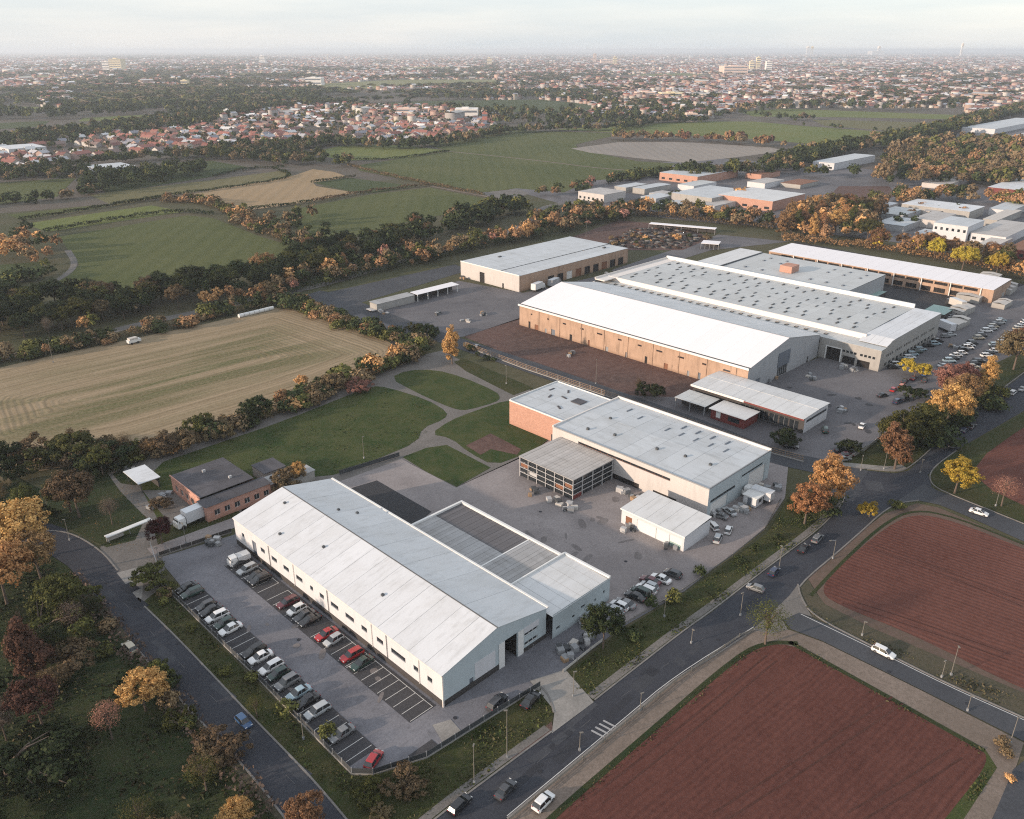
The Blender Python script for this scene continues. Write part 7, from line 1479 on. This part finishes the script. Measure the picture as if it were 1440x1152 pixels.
TREES.sort(key=lambda t: math.hypot(t[0], t[1]) / max(2.2, t[2]))
def seen(t):
    d = Vector((t[0], t[1])); f_ = (d.x + d.y) / 2 ** .5; r_ = (d.x - d.y) / 2 ** .5
    den = f_ * cp + CAM_H * sp
    px = 720 + FOC * r_ / den; py = 576 + FOC * (CAM_H * cp - f_ * sp) / den
    return -30 < px < 1470 and py < 1260 and f_ > 0
vis = [t for t in TREES if seen(t)]; off = [t for t in TREES if not seen(t)]
NT = 240
SIZE = lambda h: 'tall' if h > 9 else ('middling' if h > 5.5 else ('low' if h > 3 else 'very low'))
ext = {}
for t in vis[:NT]:
    u = (t[0] - t[1]) / (t[0] + t[1]); e = ext.setdefault(t[5], [9, -9]); e[0] = min(e[0], u); e[1] = max(e[1], u)
for x, y, h, k, c, place in vis[:NT]:
    u = ((x - y) / (x + y) - ext[place][0]) / (ext[place][1] - ext[place][0] + 1e-6); form, wd = rt.choice((('narrow', .82), ('round', 1.0), ('spreading', 1.22)))
    lb = '%s %s %s %s %s' % (SIZE(h), form, c, 'shrub' if k == 'shrub' else ('bare tree' if k == 'bare' else 'tree'), place); end = ('left end', 'left half', 'right half', 'right end')[min(3, int(u * 4))]
    if len(lb.split()) > 16: lb = lb.replace(form + ' ', '')
    if len(lb.split()) <= 14: lb += ', ' + end
    tree(x, y, h, k, c, lb, group='trees and shrubs ' + place, wide=wd)
mass = vis[NT:] + off
# everything farther: one woodland mesh whose crowns are leaf clumps
rngm = np.random.default_rng(77)
def template(n, size, shape):
    lob = {'broad': [(0, 0, 6.0, 3.0, 3.0, 2.8), (1.6, .6, 5, 2.2, 2.2, 2), (-1.5, -1, 4.6, 2.2, 2.2, 2)], 'shrub': [(0, 0, 1.6, 2.2, 2.2, 1.6), (1.5, .5, 1.3, 1.6, 1.6, 1.2)]}[shape]
    p_, nn = crown_points(rngm, lob, n, 18, .9, low=-.5); V, Q = quads_at(p_, nn, size, rngm); V[:, 2] = np.maximum(V[:, 2], .1); return V, Q
TM = {('broad', 0): [template(900, .34, 'broad') for _ in range(4)], ('broad', 1): [template(300, .58, 'broad') for _ in range(4)], ('broad', 2): [template(40, 1.6, 'broad') for _ in range(4)],
      ('shrub', 0): [template(420, .33, 'shrub') for _ in range(3)], ('shrub', 1): [template(150, .52, 'shrub') for _ in range(3)], ('shrub', 2): [template(26, 1.2, 'shrub') for _ in range(3)]}
Vs, Qs, Cs, off_ = [], [], [], 0
for x, y, h, k, c, place in mass:
    d = math.hypot(x, y); lod = 0 if d < 330 else (1 if d < 900 else 2); sh = 'shrub' if k == 'shrub' else 'broad'
    V, Q = TM[(sh, lod)][int(rngm.integers(0, len(TM[(sh, lod)])))]; s = h / (9.2 if sh == 'broad' else 3.6); a = rngm.uniform(0, 6.28); ca, sa = math.cos(a), math.sin(a); wd = rngm.uniform(.85, 1.25)
    W = np.stack([x + (V[:, 0] * ca - V[:, 1] * sa) * s * wd, y + (V[:, 0] * sa + V[:, 1] * ca) * s * wd, V[:, 2] * s * rngm.uniform(.85, 1.2)], 1)
    _, c1, c2 = LEAF[c]; t = np.clip(rngm.normal(.4, .25, len(Q)), 0, 1)[:, None]; col = (c1 * (1 - t) + c2 * t) * rngm.uniform(.75, 1.25); col = np.repeat(np.concatenate([col, np.ones((len(Q), 1))], 1), 4, 0)
    Vs.append(W); Qs.append(Q + off_); Cs.append(col); off_ += len(V)
# the far plain: woods between the quarters
FX, FY, FPX, FPY = far_points(12000, 79, 152, -80, 1520, rngm, .0, seed=5.1)
ok = (FPX < 700) | (rngm.uniform(0, 1, len(FX)) < .4); FX, FY = FX[ok], FY[ok]
tq = TM[('broad', 2)]
for x, y in zip(FX, FY):
    d = math.hypot(x, y); V, Q = tq[int(rngm.integers(0, 4))]; V = V.reshape(-1, 4, 3)[:18].reshape(-1, 3); Q = Q[:18]; s = rngm.uniform(1.0, 1.6); wd = 1.4 + d / 1800
    W = np.stack([x + V[:, 0] * s * wd, y + V[:, 1] * s * wd, V[:, 2] * s], 1); c = LEAF[('dark green', 'dark green', 'olive green', 'brown')[int(rngm.integers(0, 4))]]
    t = np.clip(rngm.normal(.4, .25, len(Q)), 0, 1)[:, None]; col = (c[1] * (1 - t) + c[2] * t); col = np.repeat(np.concatenate([col, np.ones((len(Q), 1))], 1), 4, 0)
    Vs.append(W); Qs.append(Q + off_); Cs.append(col); off_ += len(V)
vcol_mat('woodland_leaves')
print('woodland quads', off_ / 4)
setp(mesh_obj('woodland', np_mesh('woodland', np.concatenate(Vs), np.concatenate(Qs), M['woodland_leaves'], {'col': ('FLOAT_COLOR', np.concatenate(Cs))})), 'far hedgerows, woods and garden trees fading towards the horizon', 'woodland', kind='stuff')

# clipped hedges between the fields
def hedge(pts, width, h, label, colour='dark green', smooth=1):
    g = chaikin_open(PP(pts), smooth); rg = np.random.default_rng(len(label)); pos, nr = [], []
    d0 = math.hypot(*g[0]); size = .3 if d0 < 400 else .5
    for a, b in zip(g[:-1], g[1:]):
        L = math.dist(a, b); n = int(L * (width + 2 * h) * .9 / size); u = np.array([b[0] - a[0], b[1] - a[1]]) / L; t = rg.uniform(0, L, n); w_ = rg.uniform(-.5, .5, n) * width * (1 + .3 * np.sin(t * .3)); z = rg.uniform(.1, 1, n) ** .6 * h * (1 + .2 * np.sin(t * .21 + 1))
        pos.append(np.stack([a[0] + u[0] * t - u[1] * w_, a[1] + u[1] * t + u[0] * w_, z], 1)); nr.append(rg.normal(size=(n, 3)) + [0, 0, .4])
    pos = np.concatenate(pos); nr = np.concatenate(nr); nr /= np.linalg.norm(nr, axis=1, keepdims=True); V, Q = quads_at(pos, nr, size, rg); V[:, 2] = np.maximum(V[:, 2], 0.02)
    o = mesh_obj('hedge', np_mesh('hedge', V, Q, LEAF[colour][0], {'tint': ('FLOAT', np.repeat(rg.uniform(0, 1, len(Q)), 4))})); setp(o, label, 'hedge')
hedge([(62, 328), (120, 317), (210, 302), (262, 299), (300, 303)], 3, 2.2, 'dark hedge along the top of the big left green field')
hedge([(27, 311), (110, 298), (170, 288), (220, 281), (300, 282)], 2.6, 2, 'dark hedge between two narrow green strips on the left')
hedge([(238, 276), (330, 264), (400, 253), (410, 246), (385, 238)], 2.4, 2, 'thin curved hedge round the tip of the tan field')
hedge([(160, 289), (215, 280), (240, 276)], 2.4, 2, 'short hedge left of the tan field')
hedge([(297, 250), (345, 238), (400, 236)], 2.4, 2, 'thin hedge above the olive strip')
hedge([(437, 258), (480, 252), (500, 250)], 2.2, 2, 'short hedge at the notch of the tan field')
hedge([(440, 285), (500, 273), (585, 263), (605, 262)], 2.6, 2.2, 'brown hedge between the tan and the green field', 'brown')
hedge([(350, 296), (440, 285)], 2.4, 2, 'hedge below the tan field')
hedge([(497, 226), (560, 224), (632, 213)], 2.6, 2, 'hedge along the bright green field')
hedge([(490, 233), (530, 244), (607, 261), (680, 275)], 3, 2.2, 'brownish hedge at the lower edge of the big green field', 'brown')
hedge([(0, 399), (55, 392), (75, 380)], 3, 2.5, 'dark hedge under the small field at the left edge')

hedge([(150, 655), (240, 632), (330, 602), (430, 568), (520, 528), (560, 514), (594, 498)], 4.5, 2.0, 'long brown undergrowth along the park side of the stubble field', 'brown')
hedge([(396, 426), (440, 444), (500, 466), (560, 482), (594, 495)], 5, 2.2, 'olive undergrowth hedge between the stubble field and the depot', 'olive green')
hedge([(-40, 516), (80, 493), (200, 469), (330, 440), (392, 426)], 5, 1.6, 'long brownish hedge along the top of the stubble field', 'brown')
hedge([(330, 433), (470, 395), (620, 361), (700, 343), (790, 326), (880, 306)], 9, 3.0, 'continuous dark undergrowth of the orange belt behind the depot')
hedge([(1100, 338), (1235, 350), (1340, 368), (1460, 392)], 9, 3.2, 'continuous rusty undergrowth behind the loggia range', 'rusty')
hedge([(760, 320), (860, 302), (950, 305), (1010, 314), (1090, 322)], 10, 3.0, 'continuous brown undergrowth before the far estate', 'brown')
hedge([(228, 284), (290, 286), (330, 302), (345, 314), (385, 332), (430, 347)], 7, 2.4, 'brown undergrowth between the middle fields', 'brown')
hedge([(1245, 640), (1300, 620), (1350, 588), (1392, 548)], 6, 2.4, 'dark undergrowth beneath the belt by the east yard')
hedge([(1108, 712), (1150, 712), (1178, 700)], 5, 1.6, 'dark undergrowth beneath the two orange trees')
hedge([(100, 812), (150, 872), (215, 955), (300, 1052), (380, 1150)], 3.5, 1.1, 'greyish brambles on the bank of the west road', 'greyish bare')

# grass tufts and weeds on the near verges
def tufts(name, poly, dens, size, cols, label, seed, hmax=.35):
    rg = np.random.default_rng(seed); g = PP(poly); ar = abs(sum(a[0] * b[1] - b[0] * a[1] for a, b in zip(g, g[1:] + g[:1]))) / 2; n = int(ar * dens)
    pts = np.array(px_in_poly(n, poly, rg)); a = rg.uniform(0, 3.14, n); cl = np.sin(pts[:, 0] * .5 + seed) * np.cos(pts[:, 1] * .45) * .5 + .6; s = size * rg.uniform(.5, 1.4, n) * cl; h = hmax * rg.uniform(.3, 1, n) * cl
    dx, dy = np.cos(a) * s, np.sin(a) * s; x, y = pts[:, 0], pts[:, 1]; lx_, ly_ = rg.normal(0, .12, n), rg.normal(0, .12, n)
    V = np.stack([np.stack([x - dx, y - dy, 0 * x + .02], 1), np.stack([x + dx, y + dy, 0 * x + .02], 1), np.stack([x + dx * .5 + lx_, y + dy * .5 + ly_, h + .05], 1), np.stack([x - dx * .5 + lx_, y - dy * .5 + ly_, h + .05], 1)], 1).reshape(-1, 3)
    c = np.array(cols)[rg.integers(0, len(cols), n)] * rg.uniform(.7, 1.3, (n, 1)); col = np.repeat(np.concatenate([c, np.ones((n, 1))], 1), 4, 0)
    setp(mesh_obj(name, np_mesh(name, V, np.arange(4 * n).reshape(-1, 4), M['woodland_leaves'], {'col': ('FLOAT_COLOR', col)})), label, 'grass', kind='stuff')
GC = [(.045, .064, .02), (.06, .075, .024), (.08, .08, .032), (.085, .077, .04)]
tufts('verge_grass', [(206, 850), (222, 800), (226, 826), (355, 958), (495, 1096), (525, 1094), (600, 1071), (640, 1046), (760, 970), (776, 1004), (715, 1064), (612, 1146), (540, 1160), (450, 1100), (312, 958)], 9, .22, GC, 'rough grass between the car park fence and the roads', 1)
tufts('verge_grass', [(786, 958), (872, 890), (962, 840), (1078, 754), (1110, 704), (1184, 700), (1150, 745), (1000, 858), (835, 980)], 7, .22, GC[:3], 'rough grass between the inner yard and the main road', 2)
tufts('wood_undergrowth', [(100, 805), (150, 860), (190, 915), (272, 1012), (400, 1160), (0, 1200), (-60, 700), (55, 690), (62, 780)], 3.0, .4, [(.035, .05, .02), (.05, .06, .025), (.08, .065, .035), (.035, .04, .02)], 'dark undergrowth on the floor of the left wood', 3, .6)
tufts('lawn_grass', [(215, 668), (300, 628), (400, 594), (480, 562), (545, 547), (628, 582), (587, 620), (480, 665), (330, 690)], 1.6, .25, GC[:3], 'longer grass scattered over the big lawn', 6, .2)
tufts('fallen_leaves', [(150, 690), (220, 662), (330, 690), (345, 715), (216, 790), (110, 760), (70, 720)], 2.5, .16, [(.3, .16, .06), (.2, .12, .06), (.12, .09, .05)], 'fallen leaves on the grass around the brick house', 7, .05)
tufts('soil_edge_weeds', [(775, 1148), (900, 1042), (1040, 920), (1082, 903), (1122, 905), (1200, 953), (1384, 1056), (1378, 1062), (1198, 960), (1118, 912), (1082, 911), (1045, 928), (910, 1048), (790, 1152)], 5, .22, [(.06, .065, .028), (.1, .085, .045), (.035, .05, .018)], 'weeds along the edge of the lower ploughed field', 8, .3)
tufts('field_edge_weeds', [(1128, 850), (1160, 868), (1230, 900), (1440, 985), (1440, 1008), (1228, 908), (1145, 866)], 6, .25, [(.09, .085, .045), (.06, .065, .03), (.12, .1, .06)], 'dry weeds in the verge beside the upper lane', 4)
tufts('field_edge_weeds', [(1386, 1060), (1400, 1082), (1352, 1152), (1330, 1152), (1378, 1092)], 8, .25, GC, 'green weeds on the right edge of the ploughed field', 5)

# ------------------------------------------------------------------ the air
hm = bpy.data.materials.new('haze_air'); hm.use_nodes = True; nt = hm.node_tree; nt.nodes.clear()
pv = nt.nodes.new('ShaderNodeVolumePrincipled'); mo = nt.nodes.new('ShaderNodeOutputMaterial'); nt.links.new(pv.outputs[0], mo.inputs['Volume'])
pv.inputs['Color'].default_value = (0.84, 0.92, 1.0, 1); pv.inputs['Density'].default_value = 0.000095; pv.inputs['Anisotropy'].default_value = 0.2
o = MB().box(-3100, E_ + 100, -3100, E_ + 100, -1.5, 112.0).build('haze', hm); setp(o, kind='stuff'); o['label'] = 'thin pale blue haze over the plain'; o['category'] = 'haze'
